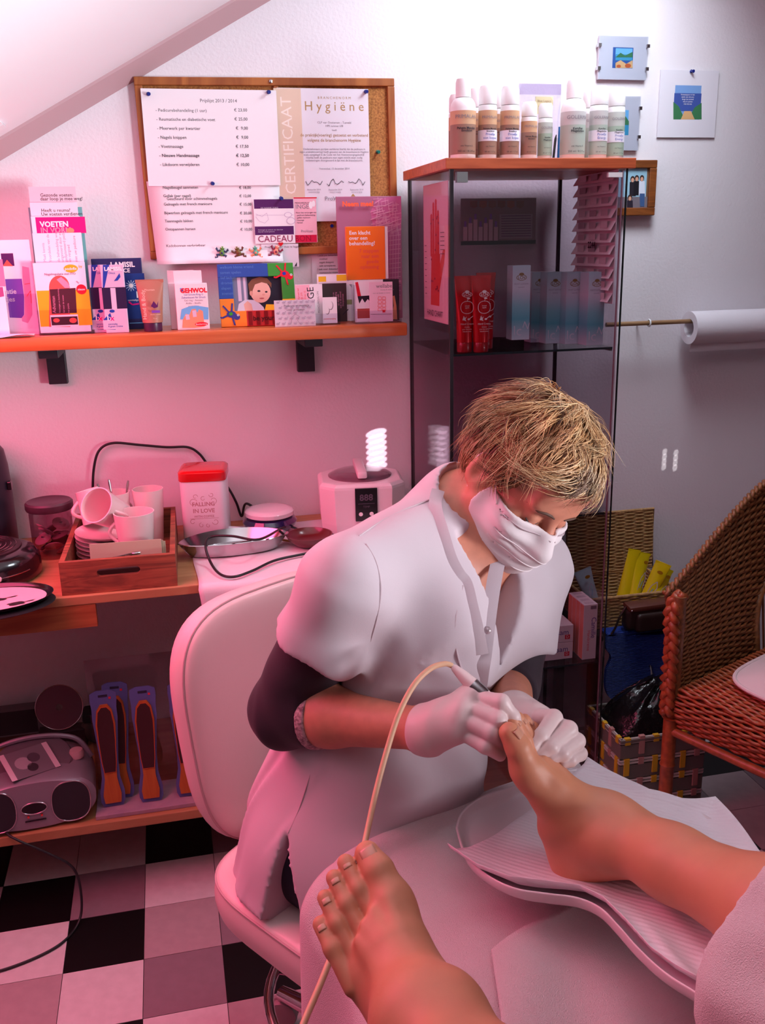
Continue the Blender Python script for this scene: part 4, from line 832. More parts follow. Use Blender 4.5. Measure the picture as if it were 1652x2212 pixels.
def frogp(cx, cz, s, c, spots):
    o_ = [('e',cx,cz,.010*s,.007*s,c),('e',cx+.011*s,cz-.006*s,.007*s,.006*s,c)]
    for dx, dz in ((-1,1.3),(-1.4,-.6),(.2,1.7),(.4,-1.9)): o_.append(('s',[(cx,cz),(cx+dx*.008*s,cz+dz*.006*s),(cx+dx*.014*s,cz+dz*.012*s),(cx+dx*.017*s,cz+dz*.0125*s+.002*s)],.0035*s,c))
    return o_+[('e',cx-.001*s,cz+.001*s,.004*s,.0035*s,spots),('e',cx+.014*s,cz-.002*s,.0024*s,.0024*s,I_white),('e',cx+.014*s,cz-.002*s,.0012*s,.0012*s,I_black)]
it += frogp(fw_*.88,fh*.82,1.1,I_red,I_blue)+frogp(fw_*.14,fh*.20,1.1,I_navy if 'I_navy' in globals() else I_blue,I_green)
for i in range(6): it.append(('r',fw_*(.36+i*.105),.002,fw_*(.41+i*.105),iz0-.002,ink('stripe_dark',(120,10,20))))
it.append(('t','be yourself',fw_*.62,iz0*.35,.016,ink('stripe_text',(40,10,16)),'C',.01))
prints(fr, -.0002, it, 'print')
MB().box(fw_*.42,fw_*.58,.015,.018,0,fh*.8).build('easel_leg', mat('backboard',(120,80,50),.7), fr).rotation_euler = (R(24)*-1,0,0)
# ------------------------------------------------------------------ cards and holders at the end of the shelf
Y = 2.212
o = sheet('gift_card', 'grey card patterned with footprints propped before the others', 'card', 593,648,681,706,Y,mat('card_grey',(214,206,218),.6),.0025,zbase=ZS+.0005)
it = []
random.seed(3)
for i in range(7):
    for j in range(5):
        x, y = 600+i*12.5+(j%2)*5, 654+j*11.5-i*.4
        if 593 < x-5 and x+5 < 681: it += [('e',x,y,3.4,2.2,ink('foot_grey',(176,166,184))),('e',x+3.6,y-3,1.2,1.0,ink('foot_grey',(176,166,184)))]
it += [('t','Pedicure en massage',640,662,4.4,I_black,'C'),('t','voor je voeten',638,671,4.4,I_black,'C'),('s',[(628,700),(630,684),(638,678),(646,684),(642,692),(650,702)],.7,I_grey)]
pxprint(o, Y, it)
def bcard(name, label, x0, y0, x1, Y, m, items, t=.004): 
    o = sheet(name, label, 'card', x0, y0, x1, 695, Y, m, t, zbase=ZS+.0035); pxprint(o, Y, items) if items else None; return o
hx0, hx1 = onY(640,680,2.235).x, onY(731,680,2.235).x
h = thing('card_holder', 'clear card holder of pedicure business cards', 'holder', ((hx0+hx1)/2, 2.235, ZS+.0005)); hw = hx1-hx0
MB().box(-hw/2,hw/2,-.018,-.016,0,.026).build('front_wall', A_cryl, h); MB().box(-hw/2,hw/2,-.018,.02,0,.0025).build('floor_plate', A_cryl, h)
for s_ in (-1,1): MB().box(s_*hw/2-.001,s_*hw/2+.001,-.018,.02,0,.035).build('side_wall', A_cryl, h)
bcard('business_card','pile of upright white business cards with sideways lettering',639,614,697,2.236,P_white,[('r',640,615,668,690,P_pink),('t','INGE',680,668,14,I_black,'L',0,R(92)),('t','PEDICURESALON',691,676,4,I_grey,'L',0,R(92))]+[('t',s,648+i*7,662,3.6,I_coral,'L',0,R(92)) for i, s in enumerate(('Voor afspraak bel','0318 555 275','Dorpsstraat 12'))])
bcard('business_card','white card with a footprint emblem in the card holder',697,642,728,2.226,P_white,[('e',707,671,5,8,I_grey),('e',706,670,4.5,7.5,P_white),('e',714,660,5.5,9,I_grey),('e',713,659,5,8.5,P_white),('t','voetverzorging',712,690,3,I_coral,'C')],.002)
bcard('black_flyer','dark brown flyer standing behind the business cards',690,612,749,2.262,mat('card_brown',(56,36,40),.5),[('t',s,722+i*5,648,3.6,I_rose,'C',0,R(90)) for i, s in enumerate(('Nagelstudio en','handverzorging','op afspraak','ook in de avond','Dorpsstraat'))]+[('s',[(740,680),(752,668)],2,I_black)],.002)
bcard('pale_flyer','lavender flyer with a green corner patch behind the brown one',690,608,762,2.274,P_lav,[('r',748,647,760,658,ink('sage_ink',(150,156,110))),('p',[(754,614),(760,614),(760,622)],I_grey)],.0015)
bcard('yellow_striped_card','card with yellow and white blocks propped under the orange book',686,592,749,2.282,P_white,[('r',688,597,704,611,I_yellow),('r',727,593,748,607,I_yellow)],.0015)
# brochure, orange booklet
Y = 2.345; a = onY(736,423,Y); b = onY(877,424,Y); c = onY(722,690,Y)
o = sheet('brochure', 'large mauve brochure with a pink hatched foot leaning on the wall', 'brochure', 730,424,868,690,Y,mat('brochure_mauve',(178,110,142),.35),.008,.001,zbase=ZS+.0005)
it = []; random.seed(11)
foot_o = [(812,432),(838,426),(866,424),(876-9,470),(862,560),(858,640),(836,640),(838,560),(822,520),(806,490),(800,458)]
it.append(('p',foot_o,ink('hatch_base',(206,112,160))))
for i in range(46):
    x, y = random.uniform(808,858), random.uniform(432,500); dx = random.uniform(14,26)
    it.append(('s',[(x-dx*.5,y+random.uniform(-3,6)),(min(x+dx*.5,866),y-4)],1.3,I_lrose)); it.append(('s',[(x,max(y-9,426)),(x+2,y+10)],1.0,I_lrose))
for i in range(14): it.append(('s',[(839,510+i*10),(864,507+i*10)],1.2,I_lrose))
for i in range(4): it.append(('s',[(842+i*6,500),(840+i*6,640)],1.0,I_lrose))
it.append(('t','Neem mee!',738,446,9.5,ink('neon_orange',(255,110,70)),'L',.04))
pxprint(o, Y, it)
Y = 2.30
o = sheet('complaints_booklet', 'thick orange booklet about complaints leaning before the mauve brochure', 'booklet', 748,489,832,605,Y,mat('booklet_orange',(255,126,42),.25,coat=.5),.014,.001,zbase=onY(790,604,Y).z)
MB().box(.0375,.0435,.001,.013,.001,.133).build('pages', P_white, o) if 0 else None
w = max(v.co.x for v in o.data.vertices); hh = max(v.co.z for v in o.data.vertices)
MB().box(w+.0002,w+.007,.001,.0135,.001,hh-.001).build('page_edges', P_white, o)
pxprint(o, Y, [('t',s,754,507+i*11.5,7.5,I_white,'L',.02) for i, s in enumerate(('Een klacht','over een','behandeling?'))]+[('t',s,818,545+i*11.5,7.5,I_coral,'R',.01) for i, s in enumerate(('7 stappen','naar een','goede','oplossing'))])
bs = tag(MB().box(-.045,.045,0,.03,0,o.location.z-ZS-.0012,.001).build('leaflet_block', P_white, loc=(o.location.x, 2.298, ZS+.0005)), 'thick block of white leaflets carrying the orange booklet', 'leaflets')
# last holder
hx0, hx1 = onY(764,650,2.225).x, onY(862,650,2.225).x; hw = hx1-hx0
h = thing('card_holder', 'clear card holder with beauty flyers at the shelf end by the cabinet', 'holder', ((hx0+hx1)/2, 2.225, ZS+.0005))
MB().box(-hw/2,hw/2,-.02,-.018,0,.03).build('front_wall', A_cryl, h); MB().box(-hw/2,hw/2,-.02,.03,0,.0025).build('floor_plate', A_cryl, h)
for s_ in (-1,1): MB().box(s_*hw/2-.001,s_*hw/2+.001,-.02,.03,0,.09).build('side_wall', A_cryl, h)
bcard('beauty_flyer','white flyer with a red nail polish picture in the end holder',766,607,815,2.228,P_white,[('p',[(767,610),(773,609),(780,640),(772,640)],I_red),('r',772,640,800,665,P_white),('p',[(772,640),(800,638),(800,652),(794,646),(788,654),(782,645),(776,656)],ink('near_black',(44,34,48))),('r',772,666,800,688,ink('brick',(180,84,80)))],.0015)
bcard('beauty_card','pale pink card with a red square and two rows of round samples',798,609,848,2.214,mat('paper_pale_pink',(238,206,222),.6),[('t','wellabe',847,621,8,I_grey,'R',.01),('t','beauty & wellness',836,627,2.8,I_grey,'C'),('t','voor uw handen en voeten',824,634,2.4,I_grey,'C'),('r',826,669,832,675,I_red)]+[('s',[(817+c_*9,641+r_*8),(823+c_*9,641+r_*8),(824+c_*9,647+r_*8),(816+c_*9,647+r_*8),(817+c_*9,641+r_*8)],.8,I_coral) for c_ in range(2) for r_ in range(4)]+[('s',[(800,679),(846,678)],.8,I_grey)],.0012)
bcard('black_card','black card with a woman\'s silhouette tilted in the end holder',828,603,862,2.240,mat('card_black',(40,34,44),.5),[('p',[(848,640),(852,638),(856,660),(858,690),(846,690),(850,660)],I_skin)],.0015)
# ================================================================== side table along the wall
M_desk = mat('desk_pine', (190,140,98), .5, wood=((168,116,76),(3,20,20),1.5)); M_apron = mat('apron_pine', (178,104,62), .5, wood=((150,80,46),(4,30,30),2))
DX0, DX1, DYF = -1.2, .596, 1.925; DZ = .750
dk = thing('side_table', 'long pine side table with a low shelf under the wall shelf', 'table', (DX0, DYF, 0)); DW = DX1-DX0; DD = YW-.004-DYF
MB().box(0,DW,0,DD,DZ-.020,DZ,.002).build('table_top', M_desk, dk)
MB().box(0,-.184-DX0,.002,.020,.678,DZ-.0202,.001).build('apron', M_apron, dk)
MB().box(0,DW,.004,DD,.182,.205,.002).build('low_shelf', M_desk, dk)
for x in (0,DW-.03): MB().box(x,x+.03,.01,.05,0,.678).build('leg', M_desk, dk); MB().box(x,x+.03,DD-.05,DD-.01,0,.678).build('leg', M_desk, dk)
LZ = .2055; DZ1 = DZ+.0005
# ------------------------------------------------------------------ wooden crate tray
M_crate = mat('crate_wood', (170,96,66), .7, wood=((116,62,44),(6,40,40),2.5), bump=(60,.2,.003))
cr = thing('wooden_tray', 'weathered wooden serving tray with slotted ends', 'tray', (-.249, 1.936, DZ1), (0,0,R(-1.2)))
cw, cdp, chh = .236, .385, .072; t_ = .011
def slotpanel():
    sl_ = [(.075+.0,.036)]
    pts_o = [(0,0),(cw,0),(cw,chh),(0,chh)]; bm = bmesh.new()
    ov = [bm.verts.new((x,0,z)) for x, z in pts_o]
    hx, hz, hr, hl = cw/2, chh*.60, .0085, .036
    hole = [(hx+hl+hr*math.cos(a), hz+hr*math.sin(a)) for a in [R(-90+i*30) for i in range(7)]]+[(hx-hl+hr*math.cos(a), hz+hr*math.sin(a)) for a in [R(90+i*30) for i in range(7)]]
    hv = [bm.verts.new((x,0,z)) for x, z in hole]
    eo = [bm.edges.new((ov[i],ov[(i+1)%4])) for i in range(4)]; eh = [bm.edges.new((hv[i],hv[(i+1)%len(hv)])) for i in range(len(hv))]
    bmesh.ops.triangle_fill(bm, use_beauty=True, edges=eo+eh)
    f = list(bm.faces); r_ = bmesh.ops.extrude_face_region(bm, geom=f)
    for v in [g for g in r_['geom'] if isinstance(g, bmesh.types.BMVert)]: v.co.y += t_
    bmesh.ops.recalc_face_normals(bm, faces=bm.faces)
    me = bpy.data.meshes.new('end_panel'); bm.to_mesh(me); bm.free(); me.materials.append(M_crate); return me
ep = slotpanel(); link('end_panel', ep, cr); link('end_panel', ep, cr, (0,cdp-t_,0))
MB().box(0,t_,t_,cdp-t_,0,chh).build('side_panel', M_crate, cr); MB().box(cw-t_,cw,t_,cdp-t_,0,chh).build('side_panel', M_crate, cr)
MB().box(t_,cw-t_,t_,cdp-t_,.002,.008).build('bottom_board', M_crate, cr)
# crockery in the tray
M_china = mat('white_china', (236,214,214), .22, coat=.4)
CB = DZ1+.0085
def mug(x, y, z, label, r=.037, h=.082, rot=(0,0,0), hang=0):
    t_ = thing('coffee_mug', label, 'mug', (x,y,z), rot, 'white mugs in the wooden tray')
    MB().lathe([(.001,.003),(r*.72,.003),(r*.74,0),(r*.78,.0),(r*.80,.006),(r*.90,h*.5),(r,h),(r*.94,h),(r*.84,h*.5),(r*.72,.008),(.001,.007)],32,False).build('cup', M_china, t_, True)
    ca, sa_ = math.cos(hang), math.sin(hang)
    MB().tube([((r*.84+.020*math.sin(math.pi*i/12)*1.0-.002)*ca, (r*.84+.020*math.sin(math.pi*i/12)-.002)*sa_, h*.28+h*.52*i/12) for i in range(13)], .0042, 8).build('handle', M_china, t_, True)
    return t_
def saucer_stack(x, y, z, n):
    for i in range(n):
        o = MB().lathe([(q_[0]*1.22,q_[1]*1.25) for q_ in [(.001,.002),(.028,.0015),(.030,0),(.032,.001),(.050,.007),(.066,.015),(.0665,.0165),(.050,.0095),(.030,.0045),(.001,.0045)]],40,False).build('saucer', M_china, None, True, (x+.001*(i%2), y, z+i*.0100))
        tag(o, 'white saucer, number %s from the bottom of the stack in the tray'%('one two three four five six'.split()[i]), 'saucer', 'stacked white saucers')
nap = thing('napkins', 'folded pale green paper napkins standing in the tray front', 'napkin', (-.190, 1.985, CB+.030), (R(-9),0,R(-2)))
for i in range(3): MB().box(.0+i*.003,.150+i*.004,.004*i,.004*i+.002,0,.052-.003*i,.0006).build('napkin_fold', mat('napkin_green',(176,176,148),.8), nap)
pS = onZ(262,1187,CB); saucer_stack(-.152, 2.140, CB, 6)
SZ = CB+6*.0100+.008
m1 = onZ(300,1195,CB+.03)
st = tag(MB().box(-.085,.06,-.06,.04,0,.029,.003).build('sugar_packet_box', mat('box_dark',(60,44,40),.6), None, False, (onZ(305,1205,CB).x-.02, 2.035, CB)), 'low dark box under the napkins and the front mug', 'box')
mug(onZ(297,1195,CB+.031).x, onZ(297,1195,CB+.031).y, CB+.0305, 'white mug at the tray front with its handle to the coffee machine', .0445, .097, (0,0,0), R(178))
mug(onZ(262,1180,SZ).x-.004, 2.140, SZ+.030, 'white mug lying tipped over on the stacked saucers', .041, .090, (R(12),R(-58),R(40)), R(-90))
mug(-.202, 2.205, SZ+.082, 'white mug turned upside down behind the tipped one', .034, .076, (R(170),R(-14),0), R(160))
g = mug(-.146, 2.264, CB, 'tall white mug holding spoons at the back of the tray', .037, .125, (0,0,0), R(40))
mug(-.067, 2.262, CB, 'tall white mug behind the spoon mug', .037, .128, (0,0,0), R(100))
M_st = mat('steel')
for i, (dx, dy, ax, ay, c) in enumerate(((-.012,-.004,-.20,.05,'spoon leaning towards the tipped mug'),(.004,.01,-.08,-.1,'spoon in the middle of the spoon mug'),(.016,-.002,.20,.0,'spoon leaning towards the red lidded tin'))):
    s_ = thing('teaspoon', c, 'spoon', (-.146+dx*.5, 2.264+dy*.4, CB+.012), (ay, ax, 0), 'teaspoons')
    MB().tube([(0,0,.0),(0,0,.03),(0,0,.10),(0,-.001,.132),(0,-.003,.142)],[.006,.0022,.0018,.0036,.0022],8).build('handle', M_st, s_, True); MB().ball((0,0,.004),(.008,.0028,.012),12,8).build('bowl', M_st, s_, True)
sp = thing('teaspoon', 'bright spoon lying on the green napkins', 'spoon', (-.128, 1.972, CB+.055), (R(90),R(0),R(-62)), 'teaspoons')
MB().tube([(0,0,-.03),(0,.001,.04),(0,.002,.06)],[.0022,.002,.004],8).build('handle', M_st, sp, True); MB().ball((0,.001,-.04),(.009,.003,.014),12,8).build('bowl', M_st, sp, True)
# ------------------------------------------------------------------ white tin with red lid
pt = onZ(448,1150,DZ1)
tn = thing('biscuit_tin', 'white square tin with a red lid and curly coffee lettering', 'tin', (.069, 2.262, DZ1), (0,0,R(-8)))
TH = onY(440,1015,2.22).z-DZ1; tw = .055
def rsq(r_, e, z): return [( (w:=r_)*math.copysign(abs(math.cos(a))**e,math.cos(a)), r_*math.copysign(abs(math.sin(a))**e,math.sin(a)), z) for a in [2*math.pi*i/40 for i in range(40)]]
def rprism(mb, levels, e=.28):
    vs = []; n = 40
    for r_, z in levels: vs += rsq(r_, e, z)
    fs = [(i*n+k,i*n+(k+1)%n,(i+1)*n+(k+1)%n,(i+1)*n+k) for i in range(len(levels)-1) for k in range(n)]+[tuple(range(n-1,-1,-1)),tuple((len(levels)-1)*n+k for k in range(n))]
    return mb.add(vs, fs)
rprism(MB(), [(tw-.001,0),(tw,.002),(tw,TH*.86)]).build('tin_body', mat('tin_white',(232,220,230),.35), tn, True)
rprism(MB(), [(tw+.0015,TH*.86),(tw+.0025,TH*.875),(tw+.0025,TH*.97),(tw-.002,TH*.995),(tw-.008,TH)]).build('lid', mat('tin_red',(206,12,26),.25,coat=.4), tn, True)
I_cop = ink('copper',(176,130,136))
it = [('t','FALLING',0,TH*.53,.014,I_cop,'C',.02),('t','IN LOVE',0,TH*.44,.014,I_cop,'C',.02),('t','WITH COFFEE',0,TH*.375,.0075,I_cop,'C',.01),('s',[(-.034,TH*.36),(.034,TH*.36)],.0007,I_cop)]
for cx, cz, r_, a0, a1 in ((-.024,TH*.58,.010,20,330),(.024,TH*.60,.010,200,520),(-.018,TH*.66,.006,0,300),(.020,TH*.68,.006,180,480),(-.028,TH*.32,.007,40,340),(.026,TH*.31,.008,190,500),(-.008,TH*.27,.006,90,400),(.008,TH*.26,.005,100,420),(0,TH*.63,.006,60,360)):
    it.append(('s',[(cx+r_*(1-.5*k/16)*math.cos(R(a0+(a1-a0)*k/16)), cz+r_*(1-.5*k/16)*math.sin(R(a0+(a1-a0)*k/16))) for k in range(17)],.0010,I_cop))
prints(tn, -tw, it)
# ------------------------------------------------------------------ cables
M_cab = mat('cable_black', (26,22,28), .45)
def smooth_path(pts, n=10):
    P = [Vector(p) for p in pts]; out = []
    for i in range(len(P)-1):
        p0, p1, p2, p3 = P[max(i-1,0)], P[i], P[i+1], P[min(i+2,len(P)-1)]
        for k in range(n):
            t = k/n; out.append(.5*((2*p1)+(p2-p0)*t+(2*p0-5*p1+4*p2-p3)*t*t+(3*p1-p0-3*p2+p3)*t**3))
    return out+[P[-1]]
def cable(label, pts, r=.0032, m=None, name='power_cable'):
    return tag(MB().tube(smooth_path(pts), r, 8).build(name, m or M_cab, None, True, None, None, 180), label, 'cable')
Yk = 2.385
cable('black power cable looping up the wall behind the tray and tin', [(onY(195,1100,Yk).x,Yk,DZ1+.004)]+[tuple(onY(x,y,Yk)) for x, y in ((200,1070),(203,1010),(215,972),(245,957),(300,961),(360,966),(405,966),(430,980),(450,1005),(490,1050),(510,1085),(522,1115))]+[(onY(535,1130,Yk).x,2.372,DZ1+.05),(.23,2.36,DZ1+.004)])
# ------------------------------------------------------------------ cloth runner over the table end
M_cloth = mat('cotton_white', (228,214,222), .85, bump=(400,.25,.001), sheen=.2)
cx0, cx1 = onZ(423,1270,DZ).x, .50
def cl(u, v):
    x = cx0+.004+(cx1-cx0)*u
    L_ = .42; s = v*(L_+.21)
    if s < L_: return (x+.003*math.sin(s*20), 2.33-s, DZ1+.0022+.0006*math.sin(30*u)+.0004*math.sin(s*50))
    q = s-L_; w_ = .006*math.sin(u*26)*min(q/.1,1); return (x+.006*math.sin(q*25), 1.915-.008+w_-.004*min(q/.02,1), DZ1+.0022-q)
ob = tag(MB().grid(cl, 40, 60).build('cloth_runner', M_cloth, smooth=True, angle=180), 'white cotton cloth covering the table end and hanging over its edge', 'cloth'); solidify(ob, .0016, 1)
CZ = DZ1+.0056
# ------------------------------------------------------------------ steel kidney dish with instruments
M_ss = mat('stainless', (196,192,194), .16, 1.0)
kx = onZ(508,1195,CZ)
kd = thing('kidney_dish', 'polished steel kidney dish with instruments', 'dish', (kx.x, 2.125, CZ), (0,0,R(4)))
def kid(s, z):
    o_ = []
    for i in range(48):
        a = 2*math.pi*i/48; x, y = math.cos(a)*.128*s, math.sin(a)*.062*s; y -= .35*x*x*(1 if y > 0 else .55)*4*.9; o_.append((x,y+.012*s,z))
    return o_
mb = MB(); lv = [(.78,.002),(.82,.0),(.92,.016),(1.0,.030),(1.025,.031),(1.0,.0325),(.90,.017),(.80,.0035)]; vs = []
for s_, z in lv: vs += kid(s_, z)
n = 48; mb.add(vs, [(i*n+k,i*n+(k+1)%n,(i+1)*n+(k+1)%n,(i+1)*n+k) for i in range(len(lv)-1) for k in range(n)]+[tuple((len(lv)-1)*n+k for k in range(n)),tuple(range(n-1,-1,-1))]); mb.build('dish', M_ss, kd, True)
for i in range(3):
    q = thing('instrument', ('slim steel nail file','slim steel cuticle pusher','slim steel nail clipper')[i]+' lying in the kidney dish', 'instrument', (kx.x-.02+.015*i, 2.120+.014*i, CZ+.009), (0,R(2),R(3+9*i)))
    MB().tube([(-.062,0,0),(-.03,0,0),(.03,0,0),(.062,0,.001)],[.001,.003,.003,.0012],8).build('shaft', M_ss, q, True); MB().box(-.066,-.055,-.003,.003,-.0008,.0008).build('tip', M_ss, q)
# tissue, lidded pot
tp = tag(MB().grid(lambda u, v: (.13*(u-.5), .05*(v-.5), .006+.020*math.sin(math.pi*v)*(.6+.4*math.sin(u*6))+.010*u), 16, 12).build('tissue', mat('tissue',(228,222,230),.85), smooth=True, angle=180, loc=(onZ(470,1160,CZ).x+.055, 2.225, CZ+.0)), 'crumpled white tissue between the tin and the glass jar', 'tissue'); solidify(tp,.001,1)
pj = onZ(585,1148,CZ)
jr = thing('glass_pot', 'dark purple glass pot with a glossy white lid', 'pot', (pj.x, 2.262, CZ))
MB().lathe([(.040,0),(.050,.004),(.066,.018),(.068,.026),(.062,.036),(.050,.040)],40).build('pot', mat('purple_glass',(34,12,74),.08,coat=1.0), jr, True)
MB().lathe([(.058,.0405),(.061,.043),(.061,.052),(.057,.0565),(.045,.059),(.0,.0595)],40).build('lid', mat('lid_white',(232,214,224),.12,coat=.8), jr, True)
# ------------------------------------------------------------------ wax heater
wx = thing('wax_heater', 'white octagonal wax heater with a round lid and digital display', 'appliance', (.452, 2.235, CZ), (0,0,R(-7)))
M_wx = mat('heater_white', (236,216,224), .35, coat=.2)
ow, od = .105, .095; ch = .035
ol = [(-ow,-od+ch),(-ow+ch,-od),(ow-ch,-od),(ow,-od+ch),(ow,od-ch),(ow-ch,od),(-ow+ch,od),(-ow,od-ch)]
mb = MB(); vs = []; lv = [(.94,.006),(.97,.03),(1.0,.118),(.99,.124),(.93,.130),(.90,.131)]
for s_, z in lv: vs += [(x*s_,y*s_,z) for x, y in ol]
mb.add(vs,[(i*8+k,i*8+(k+1)%8,(i+1)*8+(k+1)%8,(i+1)*8+k) for i in range(len(lv)-1) for k in range(8)]+[tuple(range(7,-1,-1)),tuple(40+k for k in range(8))]); mb.build('housing', M_wx, wx)
for a in (-1,1):
    for b in (-1,1): MB().at((a*.07,b*.06,0)).lathe([(.009,0),(.009,.007)],12).build('foot', mat('rubber_black',(24,22,24),.7), wx)
MB().at((0,.008,.131)).lathe([(.080,0),(.080,.002),(.074,.006),(.060,.011),(.030,.014),(.0,.0145)],40).build('lid', mat('lid_smoke',(120,84,100),.12,coat=.6), wx, True)
MB().box(-.012,.012,-.074,.086,.140,.158,.004).build('lid_handle', M_wx, wx, True)
dp = MB().box(-.021,.033,-od*1.02-.0015,-od*.97,.040,.122,.001).build('display_panel', mat('display_black',(20,16,22),.2), wx); prints(dp, -od*1.02-.0016, [('t','888',.006,.092,.022,ink('segment_grey',(88,76,92)),'C',.02),('s',[(-.014,.084),(.026,.084)],.0012,ink('segment_grey',(88,76,92))),('t','TEMP',.006,.074,.007,ink('segment_grey',(88,76,92)),'C'),('e',-.008,.058,.005,.005,I_white),('e',.018,.058,.005,.005,I_white)])
# red bowl and cable before the heater
rb = tag(MB().lathe([(.001,.004),(.030,.003),(.032,0),(.034,.001),(.050,.014),(.056,.026),(.0535,.026),(.047,.014),(.030,.006),(.001,.006)],36,False).build('red_dish', mat('red_lacquer',(96,20,26),.3,coat=.4), None, True, (onZ(645,1185,CZ).x+.03, 2.12, CZ)), 'dark red dish beside the steel kidney dish', 'dish')
wb = tag(MB().tube([(0,0,0),(.05,-.05,.001),(.10,-.10,.002)],[.003,.003,.002],8).build('orange_stick', mat('stick_wood',(190,120,60),.6), None, True, (onZ(625,1180,CZ).x-.01, 2.16, CZ+.0035)), 'thin orange wood stick beside the kidney dish', 'stick')
KP = lambda x, y, z: tuple(onZ(x,y,z))
cable('black cable drooping from the dish across the white cloth', [(.30,2.20,CZ+.004),(.26,2.215,CZ+.02),KP(560,1165,CZ+.050),KP(500,1158,CZ+.052),KP(455,1160,CZ+.046),KP(444,1180,CZ+.036),KP(455,1215,CZ+.010),KP(475,1240,CZ+.0045),KP(505,1246,CZ+.004),KP(545,1233,CZ+.004),KP(590,1212,CZ+.004),KP(640,1200,CZ+.004),(.36,2.06,CZ+.004)], .0030)
# ------------------------------------------------------------------ coffee machine, storage jar, lap tray
M_cof = mat('coffee_black', (34,30,44), .4); M_cof2 = mat('coffee_gloss', (20,16,22), .2, coat=.6)
cm = thing('coffee_machine', 'black coffee pad machine with a round drip tray', 'coffee machine', (-.445, 2.215, DZ1))
MB().at((-.018,.085,0)).lathe([(.080,0),(.083,.01),(.083,.15),(.081,.21),(.076,.245),(.06,.268),(.03,.278),(0,.280)],40).build('water_tank', M_cof, cm, True)
MB().box(.060,.070,.055,.075,.155,.175,.002).build('tank_latch', M_cof2, cm)
MB().at((.015,-.105,0)).lathe([(.118,0),(.124,.006),(.122,.040),(.112,.056),(.098,.062)],48).build('base', M_cof2, cm, True)
dt = MB().at((.005,-.095,.062)).lathe([(.095,0),(.094,.003),(.088,.005),(.0,.005)],48).build('drip_tray', mat('drip_dark',(50,30,38),.3,.4), cm, True)
for k in range(6): MB().at((.005,-.095,.067)).tube([((.030+k*.0105)*math.cos(a),(.030+k*.0105)*math.sin(a),0) for a in [2*math.pi*i/48 for i in range(48)]],.0014,6,closed=True).build('ring', mat('chrome_pink',(190,150,160),.2,1.0), dt, True)
MB().at((.005,-.095,.067)).lathe([(.026,0),(.024,.002),(0,.002)],32).build('tray_centre', mat('drip_red',(190,40,50),.4), dt, True)
for dx, r_ in ((.018,.0078),(.052,.0062)):
    MB().at((dx+.015,-.105-.118,.030),(R(83),0,0)).lathe([(r_,0),(r_,.006),(r_*.8,.008)],20).build('button', mat('button_white',(226,206,214),.3), cm, True)
for k in range(2): MB().box(.046+k*.008,.050+k*.008,-.2255,-.222,.026+.004*k,.034+.003*k).build('indicator', mat('indicator_teal',(150,200,200),.3), cm)
MB().at((.015,-.105,.028)).tube([(.1235*math.cos(a),.1235*math.sin(a),0) for a in [R(-150+i*6) for i in range(21)]],.0012,6).build('base_seam', mat('chrome_pink'), cm, True)
jp = onZ(110,1195,DZ1)
jr = thing('storage_jar', 'clear storage jar of coffee pads with a dark lid', 'jar', (-.292, 2.235, DZ1))
G_jar = sheer('jar_glass',(206,180,192),.12)
MB().lathe([(.044,.0),(.047,.003),(.048,.105),(.046,.112)],36,False).build('jar_glass', G_jar, jr, True)
MB().lathe([(.052,.112),(.054,.116),(.054,.128),(.050,.132),(.044,.128),(.0,.127)],36).build('lid', mat('jar_lid',(70,44,58),.4), jr, True)
random.seed(4)
for i in range(9): 
    a = i*2.4; q = MB().at((.022*math.cos(a),.022*math.sin(a),.012+.0075*i),(random.uniform(-.7,.7),random.uniform(-.7,.7),0)).lathe([(.0,-.004),(.016,-.0035),(.021,0),(.016,.0035),(0,.004)],20,False).build('coffee_pad', mat('pad%d'%(i%2),((206,168,176),(150,110,122))[i%2],.7), jr, True)
    MB().at((.022*math.cos(a),.022*math.sin(a),.012+.0075*i)).box(-.004,.004,-.004,.004,.0038,.0046).build('pad_print', mat('pad_mark',(60,40,80),.6), q)
lt = thing('lap_tray', 'black cushioned tray printed with black figures on white', 'tray', (-.395, 1.895, DZ1), (0,0,R(4)))
MB().ball((0,0,.0085),(.138,.088,.0082),40,10).build('cushion', mat('cushion_black',(26,20,28),.8), lt, True)
MB().at((0,0,.018)).lathe([(.0,0),(.120,0),(.128,.003),(.134,.008),(.1355,.008),(.130,.002),(.120,-.002),(0,-.002)],48,False).build('tray_rim', M_cof2, lt, True).scale = (1,.63,1)
tt = MB().at((0,0,.0185)).lathe([(.0,0),(.121,0)],48,False).build('tray_top', mat('tray_print',(232,190,204),.35), lt, True); tt.scale = (1,.63,1)
def blob(cx, cy, s, seed):
    random.seed(seed); k = 14; return [(cx+s*(.6+.5*random.random())*math.cos(2*math.pi*i/k)*1.6, cy+s*(.5+.6*random.random())*math.sin(2*math.pi*i/k)) for i in range(k)]
for i, (cx, cy, s_) in enumerate(((-.045,-.030,.009),(.065,-.036,.012),(.030,.0,.009),(-.07,.0,.008),(.0,-.05,.008))):
    mb = MB(); b_ = blob(cx,cy,s_,20+i); mb.add([(x,y,.0196) for x, y in b_],[tuple(range(len(b_)))]); mb.add([(cx,cy,.0196),(cx+.03,cy+.006,.0196),(cx+.036,cy+.012,.0196),(cx+.028,cy+.010,.0196)],[(0,1,2,3)]); mb.build('printed_figure', mat('figure_black',(40,26,34),.5), lt)
